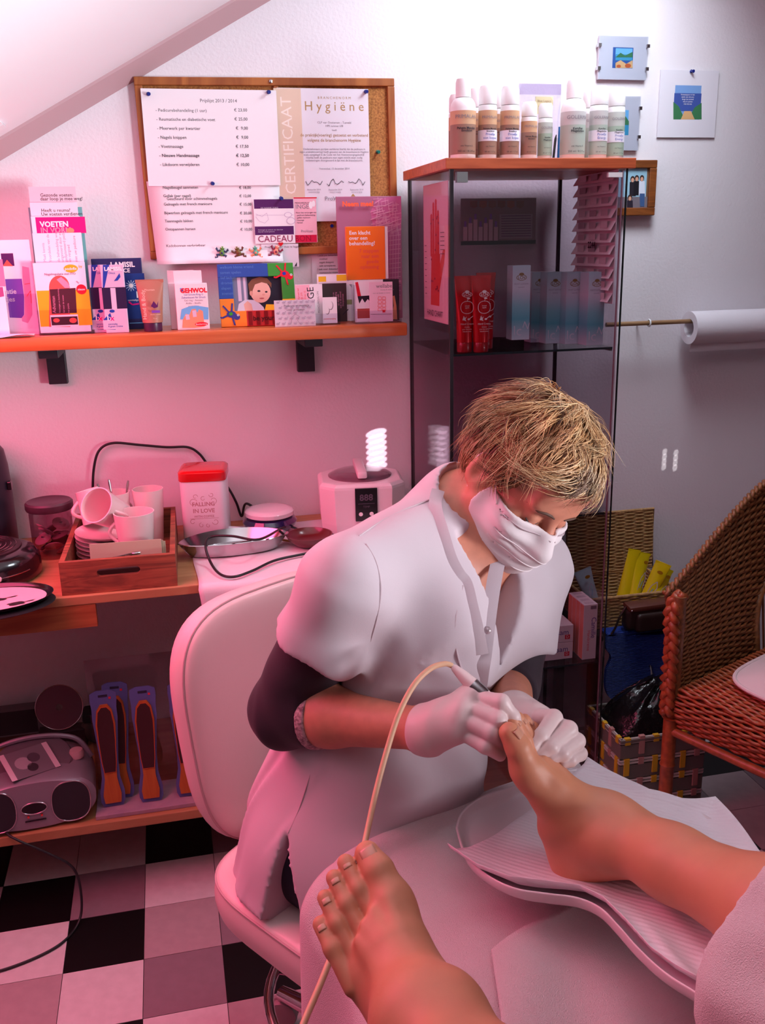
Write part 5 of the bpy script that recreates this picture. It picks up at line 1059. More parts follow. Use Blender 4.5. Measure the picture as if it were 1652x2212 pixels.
# ------------------------------------------------------------------ low shelf: radio, foot files, pictures
M_sil = mat('radio_silver', (150,140,152), .35, .3)
rd = thing('cd_radio', 'silver portable CD radio with round dark speakers', 'radio', (-.368, 2.035, LZ), (0,0,R(4)))
def ell(rx, rz, n=48, cx=0, cz=0, e=.8): return [(cx+rx*math.copysign(abs(math.cos(a))**e,math.cos(a)), cz+rz*math.copysign(abs(math.sin(a))**e,math.sin(a))) for a in [2*math.pi*i/n for i in range(n)]]
mb = MB(); n = 48; lv = [(.90,-.098),(1.0,-.088),(1.0,.02),(.95,.07),(.85,.09)]; vs = []
for s_, y in lv: vs += [(x*s_, y, .062+(z-.0)*s_) for x, z in ell(.132,.062)]
mb.add(vs,[(i*n+k,(i+1)*n+k,(i+1)*n+(k+1)%n,i*n+(k+1)%n) for i in range(4) for k in range(n)]+[tuple(range(n)),tuple(4*n+k for k in range(n-1,-1,-1))]); mb.build('housing', M_sil, rd, True)
for s_ in (-1,1):
    g = MB().prism(ell(.040,.048,32,s_*.078,.060),-.1005,-.088).build('speaker_grille', mat('speaker_dark',(40,36,44),.7,bump=(600,.5,.001)), rd)
    MB().tube([(x,-.100,z) for x, z in ell(.041,.049,40,s_*.078,.060)],.0016,6,closed=True).build('speaker_ring', mat('ring_silver',(200,190,196),.25,.8), g, True)
MB().prism(ell(.026,.013,24,0,.058,1),-.1015,-.096).build('display', mat('display_black'), rd); MB().tube([(x,-.1012,z) for x, z in ell(.027,.014,32,0,.058,1)],.0015,6,closed=True).build('display_ring', mat('ring_silver'), rd, True)
for s_ in (-1,1): MB().box(s_*.014-.002,s_*.014+.002,-.1018,-.098,.036,.040).build('led', mat('led_red',(230,60,60),.4), rd)
MB().box(-.022,.022,-.1012,-.098,.026,.028).build('slot', mat('display_black'), rd)
MB().at((0,-.005,.118),(R(14),0,0)).lathe([(.085,-.004),(.088,0),(.084,.006),(.05,.012),(0,.014)],40).build('cd_lid', mat('lid_silver',(120,108,118),.35,.2), rd, True)
MB().at((.095,.0,.112)).lathe([(.016,0),(.017,.01),(.014,.018),(0,.019)],20).build('knob', mat('knob_pink',(206,160,166),.5), rd, True)
MB().tube(smooth_path([(-.126,.03,.09),(-.09,.05,.135),(0,.055,.150),(.09,.05,.135),(.126,.03,.09)],6),.006,8).build('carry_handle', M_sil, rd, True)
ph2 = tag(MB().box(-.055,.055,-.040,.040,0,.0012).build('photo_print', mat('photo_grey',(120,110,120),.3), None, False, (-.368,1.995,LZ+.140), (R(22),R(4),R(30))), 'loose grey photo print with pale edges lying on the radio', 'photo')
for s_ in (-1,1): MB().box(min(s_*.055,s_*.043),max(s_*.055,s_*.043),-.040,.040,.0013,.0018).build('pale_edge', mat('paper_rose',(216,188,200),.6), ph2)
for i, (cx, cy, r_) in enumerate(((-.015,.0,.018),(.012,.008,.014),(.0,-.018,.012))): MB().at((cx,cy,.0014)).lathe([(0,.0),(r_,0)],16,False).build('photo_shape', mat('photo_tone%d'%i,((170,156,166),(84,74,84),(60,50,58))[i],.4), ph2)
fo = sheet('leaning_picture', 'dark framed picture leaning on the wall behind the radio', 'picture', -30,1548,118,1680,2.36,mat('dark_wood_frame',(70,40,38),.5),.012,.002,zbase=LZ+.0005)
prints(fo, -.0005, [('r',-.07,.02,.07,.11,ink('picture_grey',(110,104,112))),('r',-.066,.024,.05,.09,ink('picture_dark',(60,52,60)))])
cdx = tag(MB().at((0,0,0),(R(78),0,0)).lathe([(.008,-.0006),(.058,-.0006),(.0585,0),(.058,.0006),(.008,.0006)],48,False).build('compact_disc', mat('disc_rose',(150,104,120),.2,.3), None, True, (-.335, 2.295, LZ+.118)), 'rosy disc with a pale rim standing behind the radio', 'disc')
MB().at((0,0,0),(R(78),0,0)).tube([(.058*math.cos(a),.058*math.sin(a),0) for a in [2*math.pi*i/48 for i in range(48)]],.0012,6,closed=True).build('rim', mat('ring_silver'), cdx, True)
st = tag(MB().box(-.058,.058,-.02,.02,0,.056,.003).build('disc_case_stack', mat('case_dark',(52,40,46),.4), None, False, (-.335,2.302,LZ+.0005)), 'dark stack of disc cases under the rosy disc', 'box')
bp = thing('dark_pouch', 'dark fabric pouch between the radio and the foot files', 'bag', (-.235,2.30,LZ+.0005))
MB().ball((0,0,.045),(.055,.03,.045),24,12).build('bag_body', mat('pouch_dark',(40,34,32),.8,noise=(20,.8,(84,66,60))), bp, True); MB().box(-.045,.045,-.034,.026,.075,.10,.006).build('flap', mat('pouch_flap',(30,28,30),.8), bp, True)
# foot files on a blue card, in an acrylic display
dp_ = thing('file_display', 'clear display stand with a pink printed base for the foot files', 'stand', (-.236, 1.942, LZ))
MB().box(0,.30,0,.115,0,.010,.001).build('base', mat('print_rose',(178,150,164),.5,noise=(30,.5,(140,120,150))), dp_)
MB().box(0,.30,.116,.119,0,.34).build('back_panel', sheer('acrylic_smoke',(236,228,232),.05), dp_)
M_fb = mat('file_card_blue',(92,98,160),.5); M_fo = mat('file_wood',(196,112,50),.5,wood=((176,92,40),(30,30,4),1)); M_fd = mat('file_grit',(64,28,32),.9,bump=(900,.8,.001)); M_for = mat('file_orange_rim',(200,84,44),.5)
def fileo(hs, ws, n=40):
    key = [(0,.021),(.012,.0265),(.035,.027),(.07,.020),(.11,.0195),(.16,.0235),(.21,.0275),(.235,.027),(.255,.029),(.272,.028),(.278,.015)]
    r_ = [(w*ws, z*hs) for z, w in key]; return [(-w, z) for w, z in r_]+[(w, z) for w, z in reversed(r_)]
def foot_file(x, label):
    t_ = thing('foot_file', label, 'foot file', (x, 1.975, LZ+.0112), (R(-6),0,R(2)), 'foot files on blue cards')
    MB().prism(fileo(1,1)[::-1],0,.003).build('card', M_fb, t_)
    hp = [(-.0175,.010),(-.020,.03),(-.0135,.068),(-.0145,.105),(-.020,.16),(-.0215,.20),(-.017,.232),(-.008,.246)]; hp = hp+[(-a,b) for a, b in reversed(hp)]
    MB().prism(hp[::-1],-.006,-.0002).build('file_body', M_fo, t_)
    gp = [(-.0125,.085),(-.0155,.11),(-.018,.16),(-.0185,.20),(-.0145,.230),(-.006,.241)]; gp = gp+[(-a,b) for a, b in reversed(gp)]
    MB().prism(gp[::-1],-.0078,-.0062).build('grit_pad', M_fd, t_); MB().tube([(a,-.007,b) for a, b in gp],.0011,6,closed=True).build('rim', M_for, t_, True)
    MB().prism([(-.010,.263),(.010,.263),(.010,.268),(-.010,.268)],-.0012,-.0003).build('hang_slot', mat('slot_dark',(36,34,60),.6), t_)
    MB().prism([(.012,.257),(.017,.257),(.017,.262),(.012,.262)],-.0012,-.0003).build('red_cross', mat('mark_red',(220,50,70),.5), t_)
    return t_
f1 = foot_file(-.197,'foot file on blue card beside the radio')
f2 = dup(f1, (-.112, 1.972, LZ+.0112), (R(-6),0,R(-1)), 'foot file on blue card between two others')
f3 = dup(f1, (-.028, 1.972, LZ+.0112), (R(-6),0,R(-1)), 'foot file on blue card half behind the chair back')
for i, x in enumerate((-.178,)): dup(f1, (x, 2.005, LZ+.0112), (R(-8),0,R(-6)), 'foot file on blue card leaning behind the one beside the radio')
# radio cable down to the floor
cable('thin black radio cable hanging over the low shelf down to the floor', [(-.42,1.99,LZ+.02),(-.425,1.935,LZ+.012),(-.40,1.912,LZ-.0),(-.34,1.905,LZ-.04),(-.29,1.90,.12),(-.28,1.89,.05),(-.29,1.86,.006),(-.33,1.80,.0042),(-.42,1.76,.0042),(-.52,1.75,.0042)], .0028)
# ================================================================== woven work
def weave(name, S, rows, nst, r, amp, m, parent, u0=0.0, u1=1.0, skip=None, sub=4, sides=5):
    """rows of strands S(u,v) -> (point, normal), each passing in front of and behind nst stakes"""
    mb = MB()
    for j in range(rows):
        v = (j+.5)/rows; run = []
        N = nst*sub
        for i in range(N+1):
            u = u0+(u1-u0)*i/N
            if skip and skip(u, v):
                if len(run) > 2: mb.tube(run, r, sides, False)
                run = []; continue
            p, n = S(u, v); run.append(Vector(p)+Vector(n)*(amp*math.sin(math.pi*i/sub+math.pi*(j % 2))))
        if len(run) > 2: mb.tube(run, r, sides, False)
    o = mb.build(name, m, parent, True, angle=180); o['kind'] = 'stuff'; return o
M_rat = mat('rattan', (150,96,54), .5, noise=(90,.5), coat=.15); M_ratr = mat('rattan_red', (172,84,44), .45, noise=(60,.4), coat=.2); M_straw = mat('straw', (196,158,104), .7, noise=(120,.35))
M_inner = mat('rattan_shadow_core', (104,62,34), .8)
# ------------------------------------------------------------------ wicker chair, facing the treatment place
wc = thing('wicker_chair', 'brown wicker armchair with a braided front edge', 'chair', (1.10, 1.80, 0), (0,0,R(-66)))
CWd, CDp = .56, .50
def plan(u):                                   # far arm, rounded back, near arm
    L1, L2 = .40, CWd; rr = .12; s = u*(2*(CDp-rr)+ (CWd-2*rr)+math.pi*rr)
    if s < CDp-rr: return (0.0, s), (1, 0)
    s -= CDp-rr
    if s < math.pi*rr/2: a = s/rr; return (rr-rr*math.cos(a), CDp-rr+rr*math.sin(a)), (math.cos(a), -math.sin(a))
    s -= math.pi*rr/2
    if s < CWd-2*rr: return (rr+s, CDp), (0, -1)
    s -= CWd-2*rr
    if s < math.pi*rr/2: a = s/rr; return (CWd-rr+rr*math.sin(a), CDp-rr+rr*math.cos(a)), (-math.sin(a), -math.cos(a))
    s -= math.pi*rr/2; return (CWd, CDp-rr-s), (-1, 0)
def ztop(u): k = min(u, 1-u)*2; return .635+.235*(math.sin(min(k/.75,1)*math.pi/2)**1.15)
ZB = .405
def SP(u, v):
    (x, y), (nx, ny) = plan(u); z = ZB+(ztop(u)-ZB)*v; ln = .05*(v); return (x-nx*ln, y+.02-ny*ln, z), (nx, ny, 0)
PL = 2*(CDp-.12)+(CWd-.24)+math.pi*.12
def hole(u, v):
    for c in (.315, .685):
        x = (u-c)*PL; z = (ztop(u)-ZB)*v
        if abs(x) < .125 and z > .0 and z < .085+math.sqrt(max(0,.125**2-x*x)): return True
    return False
weave('woven_back', SP, 50, 56, .0044, .0032, M_rat, wc, skip=hole)
mb = MB(); NU, NV = 112, 40
mb.v = [tuple(Vector(SP(i/NU,j/NV)[0])-Vector(SP(i/NU,j/NV)[1])*.002) for j in range(NV+1) for i in range(NU+1)]
mb.f = [(j*(NU+1)+i,j*(NU+1)+i+1,(j+1)*(NU+1)+i+1,(j+1)*(NU+1)+i) for j in range(NV) for i in range(NU) if not hole((i+.5)/NU,(j+.5)/NV)]; mb.mi = [0]*len(mb.f)
mb.build('back_core', M_inner, wc, True)
for c in (.315,.685):
    pts = []
    for i in range(25):
        a = math.pi*i/24; x = -.130*math.cos(a); z = .085+.130*math.sin(a)
        if i == 0: pts.append((x,0.0))
        pts.append((x,z))
        if i == 24: pts.append((x,0.0))
    MB().tube([SP(c+x/PL, z/(ztop(c+x/PL)-ZB))[0] for x, z in pts], .0105, 10).build('opening_rim', M_rat, wc, True)
st_ = MB()
for i in range(57):
    u = i/56; run = [SP(u, v/14)[0] for v in range(15) if not hole(u, v/14)]
    if len(run) > 2: st_.tube(run, .003, 5, False)
o = st_.build('stakes', M_inner, wc, True); o['kind'] = 'stuff'
def braid(name, pts, m, parent, R_=.011, r_=.0075, pitch=.055):
    P = smooth_path(pts, 8); L_ = 0; 
    for k in range(3):
        run = []; L_ = 0
        for i, p in enumerate(P):
            if i: L_ += (p-P[i-1]).length
            t = (P[min(i+1,len(P)-1)]-P[max(i-1,0)]).normalized(); a = Vector((0,0,1)) if abs(t.z) < .8 else Vector((1,0,0)); a = (a-t*a.dot(t)).normalized(); b = t.cross(a)
            w = 2*math.pi*(L_/pitch+k/3); run.append(p+a*R_*math.sin(w)+b*R_*.6*math.sin(2*w))
        MB().tube(run, r_, 7).build(name, m, parent, True, angle=180)
top = [SP(i/40, 1.0)[0] for i in range(41)]
braid('braided_edge', [(p[0],p[1],p[2]+.004) for p in top], M_rat, wc, .0075, .0055, .05)
for sx in (0, CWd):
    x_ = -.004 if sx == 0 else sx+.004
    braid('braided_post', [(x_,.012,.655),(x_-.006,-.008,.62),(x_,-.012,.55),(x_,-.012,.45),(x_,-.012,.36)], M_ratr, wc, .0120, .0095, .070)
    MB().tube([(sx,.004,.655),(sx,.004,.33)], .015, 12).build('front_post', M_rat, wc, True)
    lg = MB().tube([(sx,0,0),(sx,0,.10),(sx,0,.105),(sx,0,.11),(sx,0,.22),(sx,0,.225),(sx,0,.23),(sx,0,.345),(sx,0,.35)], [.0165,.0165,.019,.0165,.0165,.019,.0165,.0165,.021], 14).build('leg', M_ratr, wc, True)
    MB().tube([(sx+(.06 if sx == 0 else -.06),CDp-.03,0),(sx+(.03 if sx == 0 else -.03),CDp-.02,.40)], .015, 12).build('leg', M_rat, wc, True)
MB().tube([(0,0,.315),(CWd,0,.315)], .011, 10).build('rail', M_ratr, wc, True); MB().tube([(0,0,.315),(.03,CDp-.02,.315)], .011, 10).build('rail', M_rat, wc, True); MB().tube([(CWd,0,.315),(CWd-.03,CDp-.02,.315)], .011, 10).build('rail', M_rat, wc, True)
weave('woven_apron', lambda u, v: ((.012+u*(CWd-.024), -.006+.016*(v-.5)**2*4, .328+.097*v), (0,-1,0)), 12, 22, .0042, .0034, M_ratr, wc)
o = MB().box(.014,CWd-.014,.010,.016,.33,.42).build('apron_core', M_inner, wc)
weave('woven_seat', lambda u, v: ((.012+u*(CWd-.024), .0+v*(CDp-.02), .424), (0,0,1)), 56, 20, .0042, .003, M_ratr, wc)
MB().box(.014,CWd-.014,.018,CDp-.02,.405,.415).build('seat_core', M_inner, wc)
cu = thing('seat_cushion', 'white piped seat cushion on the wicker chair', 'cushion', (1.10, 1.80, .431), (0,0,R(-66)))
def cus(top):
    def fn(u, v):
        a = 2*math.pi*u; e = .45; cx_, cy_ = math.copysign(abs(math.cos(a))**e,math.cos(a)), math.copysign(abs(math.sin(a))**e,math.sin(a))
        z = .018+(.034*(1-v**3) if top else -.017*(1-v**6)); return (.29+.225*cx_*v, .285+.215*cy_*v, z)
    return fn
M_cush = mat('cushion_cloth', (226,206,208), .8, bump=(300,.2,.001), sheen=.2)
mb = MB(); mb.grid(cus(True),64,14,True); mb.grid(lambda u,v: cus(False)(1-u,v),64,10,True); mb.build('pad', M_cush, cu, True, angle=180)
MB().tube([cus(True)(i/64,1.0) for i in range(64)], .005, 8, closed=True).build('piping', M_cush, cu, True)
# ------------------------------------------------------------------ stool with lidded basket
stl = thing('low_stool', 'dark low stool beside the cabinet under the straw basket', 'stool', (1.05, 2.13, 0))
M_stool = mat('stool_dark', (40,30,30), .6)
MB().box(0,.31,0,.25,.405,.425,.004).build('seat', M_stool, stl)
for x in (.015,.295):
    for y in (.015,.235): MB().box(x-.012,x+.012,y-.012,y+.012,0,.405).build('leg', M_stool, stl)
bk = thing('straw_basket', 'straw basket with its lid open against the wall', 'basket', (1.05, 2.155, .4255))
BW, BD, BH = .266, .185, .093
def SBk(u, v):
    k = .93+.07*v; hw_, hd_ = BW/2*k, BD/2*k; s = u*4; sd = int(s) % 4; f = s-int(s)
    c = [(-hw_,-hd_),(hw_,-hd_),(hw_,hd_),(-hw_,hd_)]; p, q = c[sd], c[(sd+1)%4]; n = [(0,-1),(1,0),(0,1),(-1,0)][sd]
    return (BW/2+p[0]+(q[0]-p[0])*f, BD/2+p[1]+(q[1]-p[1])*f, .004+(BH-.004)*v), (n[0],n[1],0)
weave('woven_wall', SBk, 18, 36, .0028, .0022, M_straw, bk)
mb = MB(); k = .90
mb.box(BW*(1-k)/2+.004,BW*(1+k)/2-.004,BD*(1-k)/2+.004,BD*(1+k)/2-.004,0,.004).build('base', M_straw, bk)
MB().tube([SBk(i/40,1.0)[0] for i in range(40)], .0045, 8, closed=True).build('rim', M_straw, bk, True)
ld = MB().box(-.002,BW+.002,-.002,.002,-.0,.172).build('lid', mat('straw_core',(150,116,70),.8), bk, loc=(.018,BD+.002,BH+.006), rot=(R(-4),0,0))
weave('lid_weave', lambda u, v: ((u*BW, -.004, .002+.168*v), (0,-1,0)), 34, 9, .0024, .0020, M_straw, ld)
MB().tube([(0,-.003,0),(BW,-.003,0),(BW,-.003,.172),(0,-.003,.172)], .0045, 8, closed=True).build('lid_rim', M_straw, ld, True)
# tubes in the basket
M_ytube = mat('tube_yellow', (226,204,20), .3, coat=.3)
def ytube(x, y, z, rx, ry, rz, c, label, L_=.125, w_=.026, mk=True):
    t_ = thing('cream_tube', label, 'tube', (x,y,z), (rx,ry,rz), 'cream tubes in the straw basket')
    def fn(u, v):
        a = 2*math.pi*u; k = v**1.3; return ((.019+(w_-.019)*k)*math.cos(a), (.018*(1-k)+.0012*k)*math.sin(a), L_*v)
    mb = MB().grid(fn,28,12,True); mb.f += [tuple(range(27,-1,-1)),tuple(range(11*28,12*28))]; mb.mi += [0,0]; mb.build('tube_body', c, t_, True)
    MB().lathe([(.014,-.018),(.0145,-.001)],20).build('cap', mat('cap_white',(230,226,220),.4), t_, True)
    MB().box(-w_,w_,-.0014,.0014,L_-.006,L_+.001).build('crimp', c, t_)
    if mk: prints(t_, -.0185, [('e',0,L_*.82,.008,.005,ink('ochre',(170,120,20))),('s',[(-.010,L_*.25),(-.006,L_*.5),(.004,L_*.62),(.010,L_*.5),(.006,L_*.3)],.0022,I_lav),('s',[(-.004,L_*.3),(.002,L_*.45)],.0022,I_sky)])
BX = 1.05
ytube(BX+.150,2.255,.462,R(-6),R(14),R(-4),M_ytube,'yellow cream tube showing its narrow side, leaning in the straw basket',.150,.018,False)
ytube(BX+.178,2.245,.462,R(-8),R(18),R(10),M_ytube,'yellow cream tube next to the narrow one in the straw basket',.140)
ytube(BX+.195,2.215,.458,R(-4),R(20),R(-30),M_ytube,'yellow cream tube with its crimp turned sideways in the straw basket',.135,.022)
ytube(BX+.208,2.195,.455,R(-6),R(26),R(8),M_ytube,'yellow cream tube leaning lowest over the basket corner',.120)
ytube(BX+.060,2.250,.462,R(-14),R(-14),R(8),mat('tube_aqua',(176,206,214),.25,coat=.4),'pale aqua cream tube leaning in the straw basket',.105,.028)
# pouch and blue ribbed foam on the stool front
pc = thing('camera_pouch', 'small dark leather camera pouch before the straw basket', 'pouch', (1.196, 2.118, .437), (R(6),0,R(2)))
M_lea = mat('leather_dark', (44,28,26), .45, bump=(200,.2,.001))
body('pouch_body', [bxs((0,0,.038),(.066,.020,.034),.016)], .004, M_lea, pc, 3)
MB().box(-.062,.064,-.022,.020,.062,.078,.006).build('flap', mat('leather_brown',(92,46,34),.45), pc, True)
body('front_pocket', [bxs((.004,-.021,.030),(.046,.010,.028),.012)], .003, M_lea, pc, 3)
MB().tube(smooth_path([(-.062,0,.072),(-.080,-.004,.045),(-.092,-.006,.012),(-.104,-.004,-.008)],6), .003, 8).build('strap', M_lea, pc, True); MB().ball((-.058,-.024,.070),.003,10,6).build('stud', mat('steel'), pc, True)
fm_ = thing('foam_slippers', 'blue ribbed foam slipper soles draped over the stool edge', 'slippers', (0,0,0))
Yf = 2.108
def bp_(pts): return [(onY(x,y,Yf).x, onY(x,y,Yf).z) for x, y in pts]
ol_ = smooth_path([(x,0,z) for x, z in bp_([(1312,1372),(1309,1400),(1320,1420),(1310,1450),(1309,1490),(1322,1512),(1350,1523),(1382,1512),(1402,1484),(1405,1450),(1402,1438),(1410,1442),(1418,1476),(1436,1494),(1456,1492),(1466,1470),(1462,1430),(1460,1372)])], 5)
MB().prism([(p.x,p.z) for p in ol_], Yf, Yf+.012).build('sole', mat('foam_blue', (20,54,150), .6, wave=(75,.9,.004,'Z')), fm_)
MB().box(ol_[0].x,ol_[-1].x,Yf+.0,2.15,.4256,.4365,.003).build('sole_heel', mat('foam_blue'), fm_)
# ------------------------------------------------------------------ waste basket of woven strips with a black liner
wb = thing('waste_basket', 'grey woven strip waste basket with yellow accents and black liner', 'waste basket', (1.032, 1.905, 0))
ww, wd, wh = .235, .19, .235
SBm = [mat('strip_%s'%n, c, .5) for n, c in (('grey',(110,104,98)),('yellow',(206,168,40)),('rose',(176,130,124)),('light',(196,190,184)))]
MB().box(.006,ww-.006,.006,wd-.006,0,wh-.01).build('inner_shell', mat('strip_dark',(44,38,38),.7), wb)
def strips(face):
    ln = ww if face in 'fb' else wd
    def put(mb, a0, a1, o0, o1, z0, z1):
        if face == 'f': mb.box(a0,a1,-o1,-o0+.006,z0,z1)
        elif face == 'b': mb.box(a0,a1,wd-.006+o0,wd+o1,z0,z1)
        elif face == 'l': mb.box(-o1,-o0+.006,a0,a1,z0,z1)
        else: mb.box(ww-.006+o0,ww+o1,a0,a1,z0,z1)
    nv = 6 if face in 'fb' else 5; seg = ln/nv
    for r_ in range(4):
        z0 = .012+r_*.058; mb = MB(); put(mb, 0, ln, 0, .001, z0, z0+.038); mb.build('wide_strip', SBm[0], wb)
        mb = MB(); put(mb, 0, ln, 0, .0025, z0+.042, z0+.047); mb.build('thin_strip', SBm[3], wb)
        mb = MB(); put(mb, 0, ln, 0, .0025, z0+.050, z0+.054); mb.build('thin_strip', SBm[3], wb)
    for c in range(nv):
        mt_ = SBm[1] if c % 2 == 0 else SBm[2]
        for r_ in range(4):
            z0 = .012+r_*.058; mb = MB(); put(mb, c*seg+seg*.25, c*seg+seg*.62, 0, .004, z0+.039 if (c+r_)%2 else z0+.010, z0+.057 if (c+r_)%2 else z0+.060 if r_ == 3 else z0+.057); mb.build('upright_strip', mt_, wb)
for f_ in 'flr': strips(f_)
MB().tube([(0,0,wh),(ww,0,wh),(ww,wd,wh),(0,wd,wh)], .006, 8, closed=True).build('rim', SBm[0], wb, True)
M_bag = mat('bin_liner', (16,14,16), .25, bump=(25,.6,.02))
def lin_(u, v):
    a = 2*math.pi*u; e = .5; cx_, cy_ = math.copysign(abs(math.cos(a))**e,math.cos(a)), math.copysign(abs(math.sin(a))**e,math.sin(a)); k = 1-.72*v**1.6
    wob = .010*math.sin(7*a+5*v)*v
    return (ww/2+(ww/2-.010)*cx_*k+.045*v+wob, wd/2+(wd/2-.010)*cy_*k+wob, wh-.012+.115*v**.8+.006*math.sin(9*a)*v)
mb = MB().grid(lin_, 48, 14, True); mb.f.append(tuple(13*48+k for k in range(48))); mb.mi.append(0); mb.build('liner', M_bag, wb, True, angle=180)
# ================================================================== white treatment stool chair of the pedicurist
M_lw = mat('white_leatherette', (232,206,204), .42, bump=(350,.12,.0008), coat=.1)
AZ = 33.5; FV = Vector((.552,-.834,0)); LV = Vector((.834,.552,0))
ch = thing('work_chair', 'white padded work chair with a tall back and chrome base', 'chair', (.27, 1.265, 0), (0,0,R(AZ)))
# local: +x her left, -y forward
def pad(name, w, d, t, crown, e, tap=0, loc=(0,0,0), rot=(0,0,0)):
    def ol(a): 
        cx_, cy_ = math.copysign(abs(math.cos(a))**e,math.cos(a)), math.copysign(abs(math.sin(a))**e,math.sin(a)); return w*cx_*(1+tap*cy_), d*cy_
    mb = MB(); n = 64
    def top(u, v): x, y = ol(2*math.pi*u); k = math.sin(v*math.pi/2)**.8; return (x*k*.985, y*k*.985, t/2+crown*(1-v**4))
    def side(u, v): x, y = ol(2*math.pi*u); b = 1+.02*math.sin(math.pi*v); return (x*b*.985, y*b*.985, t/2-t*v)
    def bot(u, v): x, y = ol(2*math.pi*(1-u)); return (x*v*.985, y*v*.985, -t/2-.004*(1-v*v))
    mb.grid(top,n,14,True); mb.grid(side,n,6,True); mb.grid(bot,n,6,True)
    o = mb.build(name, M_lw, ch, True, loc, rot, 60)
    MB().tube([(ol(2*math.pi*i/n)[0]*.988, ol(2*math.pi*i/n)[1]*.988, t/2) for i in range(n)], .0022, 6, closed=True).build('seam', mat('seam_grey',(196,166,168),.6), o, True)
    return o
pad('seat_pad', .225, .215, .055, .012, .48, 0, (0,0,.455))
pad('back_pad', .195, .222, .040, .020, .58, .05, (.035,.285,.660), (R(84),0,0))
MB().tube(smooth_path([(-.04,.215,.44),(-.04,.30,.46),(-.04,.345,.54),(-.04,.335,.66)],6), .016, 12).build('back_bracket', mat('bracket_rose',(206,170,172),.4), ch, True)
M_chr = mat('chrome', (200,192,196), .12, 1.0)
MB().lathe([(.028,.10),(.028,.30),(.020,.305),(.020,.425)],24).build('gas_column', M_chr, ch, True)
for k in range(5):
    a = 2*math.pi*k/5+.35; c, s_ = math.cos(a), math.sin(a)
    lg = MB().tube([(0.02*c,.02*s_,.115),(.14*c,.14*s_,.095),(.26*c,.26*s_,.072)],[.020,.018,.014],10).build('base_leg', M_chr, ch, True)
    cs = MB().at((.26*c,.26*s_,.030),(R(90),0,a+.6)).lathe([(.012,-.016),(.028,-.014),(.030,-.009),(.030,-.003),(.024,0),(.030,.003),(.030,.009),(.028,.014),(.012,.016)],20).build('caster', mat('caster_grey',(150,130,134),.4), ch, True)
    MB().at((.26*c,.26*s_,.05)).lathe([(.010,0),(.010,.022)],10).build('caster_stem', M_chr, cs, True)
MB().tube([(.19*math.cos(a),.19*math.sin(a),.24) for a in [2*math.pi*i/48 for i in range(48)]],.009,10,closed=True).build('foot_ring', M_chr, ch, True)
for k in range(3):
    a = 2*math.pi*k/3; MB().tube([(.02*math.cos(a),.02*math.sin(a),.24),(.19*math.cos(a),.19*math.sin(a),.24)],.006,8).build('ring_spoke', M_chr, ch, True)
# ================================================================== the pedicurist
M_skin = mat('skin', (206,132,108), .5, sss=.12, noise=(60,.12), bump=(500,.08,.0006))
M_tunic = mat('tunic_white', (206,190,198), .75, bump=(700,.12,.0006), sheen=.15)
M_navy_knit = mat('knit_dark', (44,22,38), .8, sheen=.1, bump=(600,.2,.0006)); M_trou = mat('trousers_navy', (34,26,46), .8)
M_glove = mat('latex_glove', (222,196,196), .45, bump=(60,.1,.002))
TR = (R(13), R(9), R(AZ)); TM = np.array(Euler(TR).to_matrix())
V = lambda *a: np.array(a, float)
hipC, waC, chC = V(.245,1.275,.575), V(.29,1.262,.74), V(.345,1.245,.92)
Sr, Sl = V(.212,1.145,1.015), V(.525,1.285,.958); C7 = V(.390,1.262,1.060)
El, Wr = D3(612,1535,1.335), D3(925,1577,1.19)
Ell, Wl = D3(1092,1478,1.43), D3(1112,1548,1.265)
HS = .90; HC = np.array(onD(1131,1040,1.315))     # head size factor and centre
_az, _bw, _rl = R(-78), R(37), R(-22); fh = V(math.cos(_az),math.sin(_az),0)
gY = -(fh*math.cos(_bw)-V(0,0,1)*math.sin(_bw)); gZ = fh*math.sin(_bw)+V(0,0,1)*math.cos(_bw); gX = np.cross(gY, gZ)
gX, gZ = gX*math.cos(_rl)+gZ*math.sin(_rl), gZ*math.cos(_rl)-gX*math.sin(_rl); HM = np.stack([gX,gY,gZ],1)
def HW(x, y, z): return HM@(V(x,y,z)*HS)+HC       # head axes to world
# ---- head in its own axes: +x her left, -y face, +z crown
head = [el((0,.014,.040),(.073,.092,.076),k=.02), el((0,-.022,-.030),(.060,.066,.078),k=.03), el((0,-.062,-.092),(.030,.028,.024),k=.03), el((0,-.040,-.085),(.045,.045,.03),k=.02),
        el((.038,-.056,-.030),(.026,.024,.028),k=.02), el((-.038,-.056,-.030),(.026,.024,.028),k=.02), el((0,-.074,.024),(.054,.018,.014),k=.018), el((0,-.068,.055),(.055,.024,.035),k=.02),
        el((.031,-.094,.001),(.018,.014,.012),k=.012,op='s'), el((-.031,-.094,.001),(.018,.014,.012),k=.012,op='s'),
        el((.031,-.074,.0),(.0145,.0135,.0125),k=.005), el((-.031,-.074,.0),(.0145,.0135,.0125),k=.005),
        rc((0,-.086,.010),(0,-.108,-.030),.008,.012,k=.012), el((.010,-.100,-.034),(.009,.010,.008),k=.008), el((-.010,-.100,-.034),(.009,.010,.008),k=.008), el((0,-.090,-.062),(.022,.012,.010),k=.012),
        rc((.062,-.005,-.045),(.030,-.055,-.090),.020,.018,k=.02), rc((-.062,-.005,-.045),(-.030,-.055,-.090),.020,.018,k=.02)]
for sx in (-1,1):
    head += [el((sx*.078,.016,-.008),(.010,.023,.036),(R(12),0,sx*R(-18)),k=.006), el((sx*.086,.012,-.006),(.009,.012,.020),(R(12),0,sx*R(-18)),k=.006,op='s'), el((sx*.076,.008,-.034),(.008,.010,.011),k=.005)]
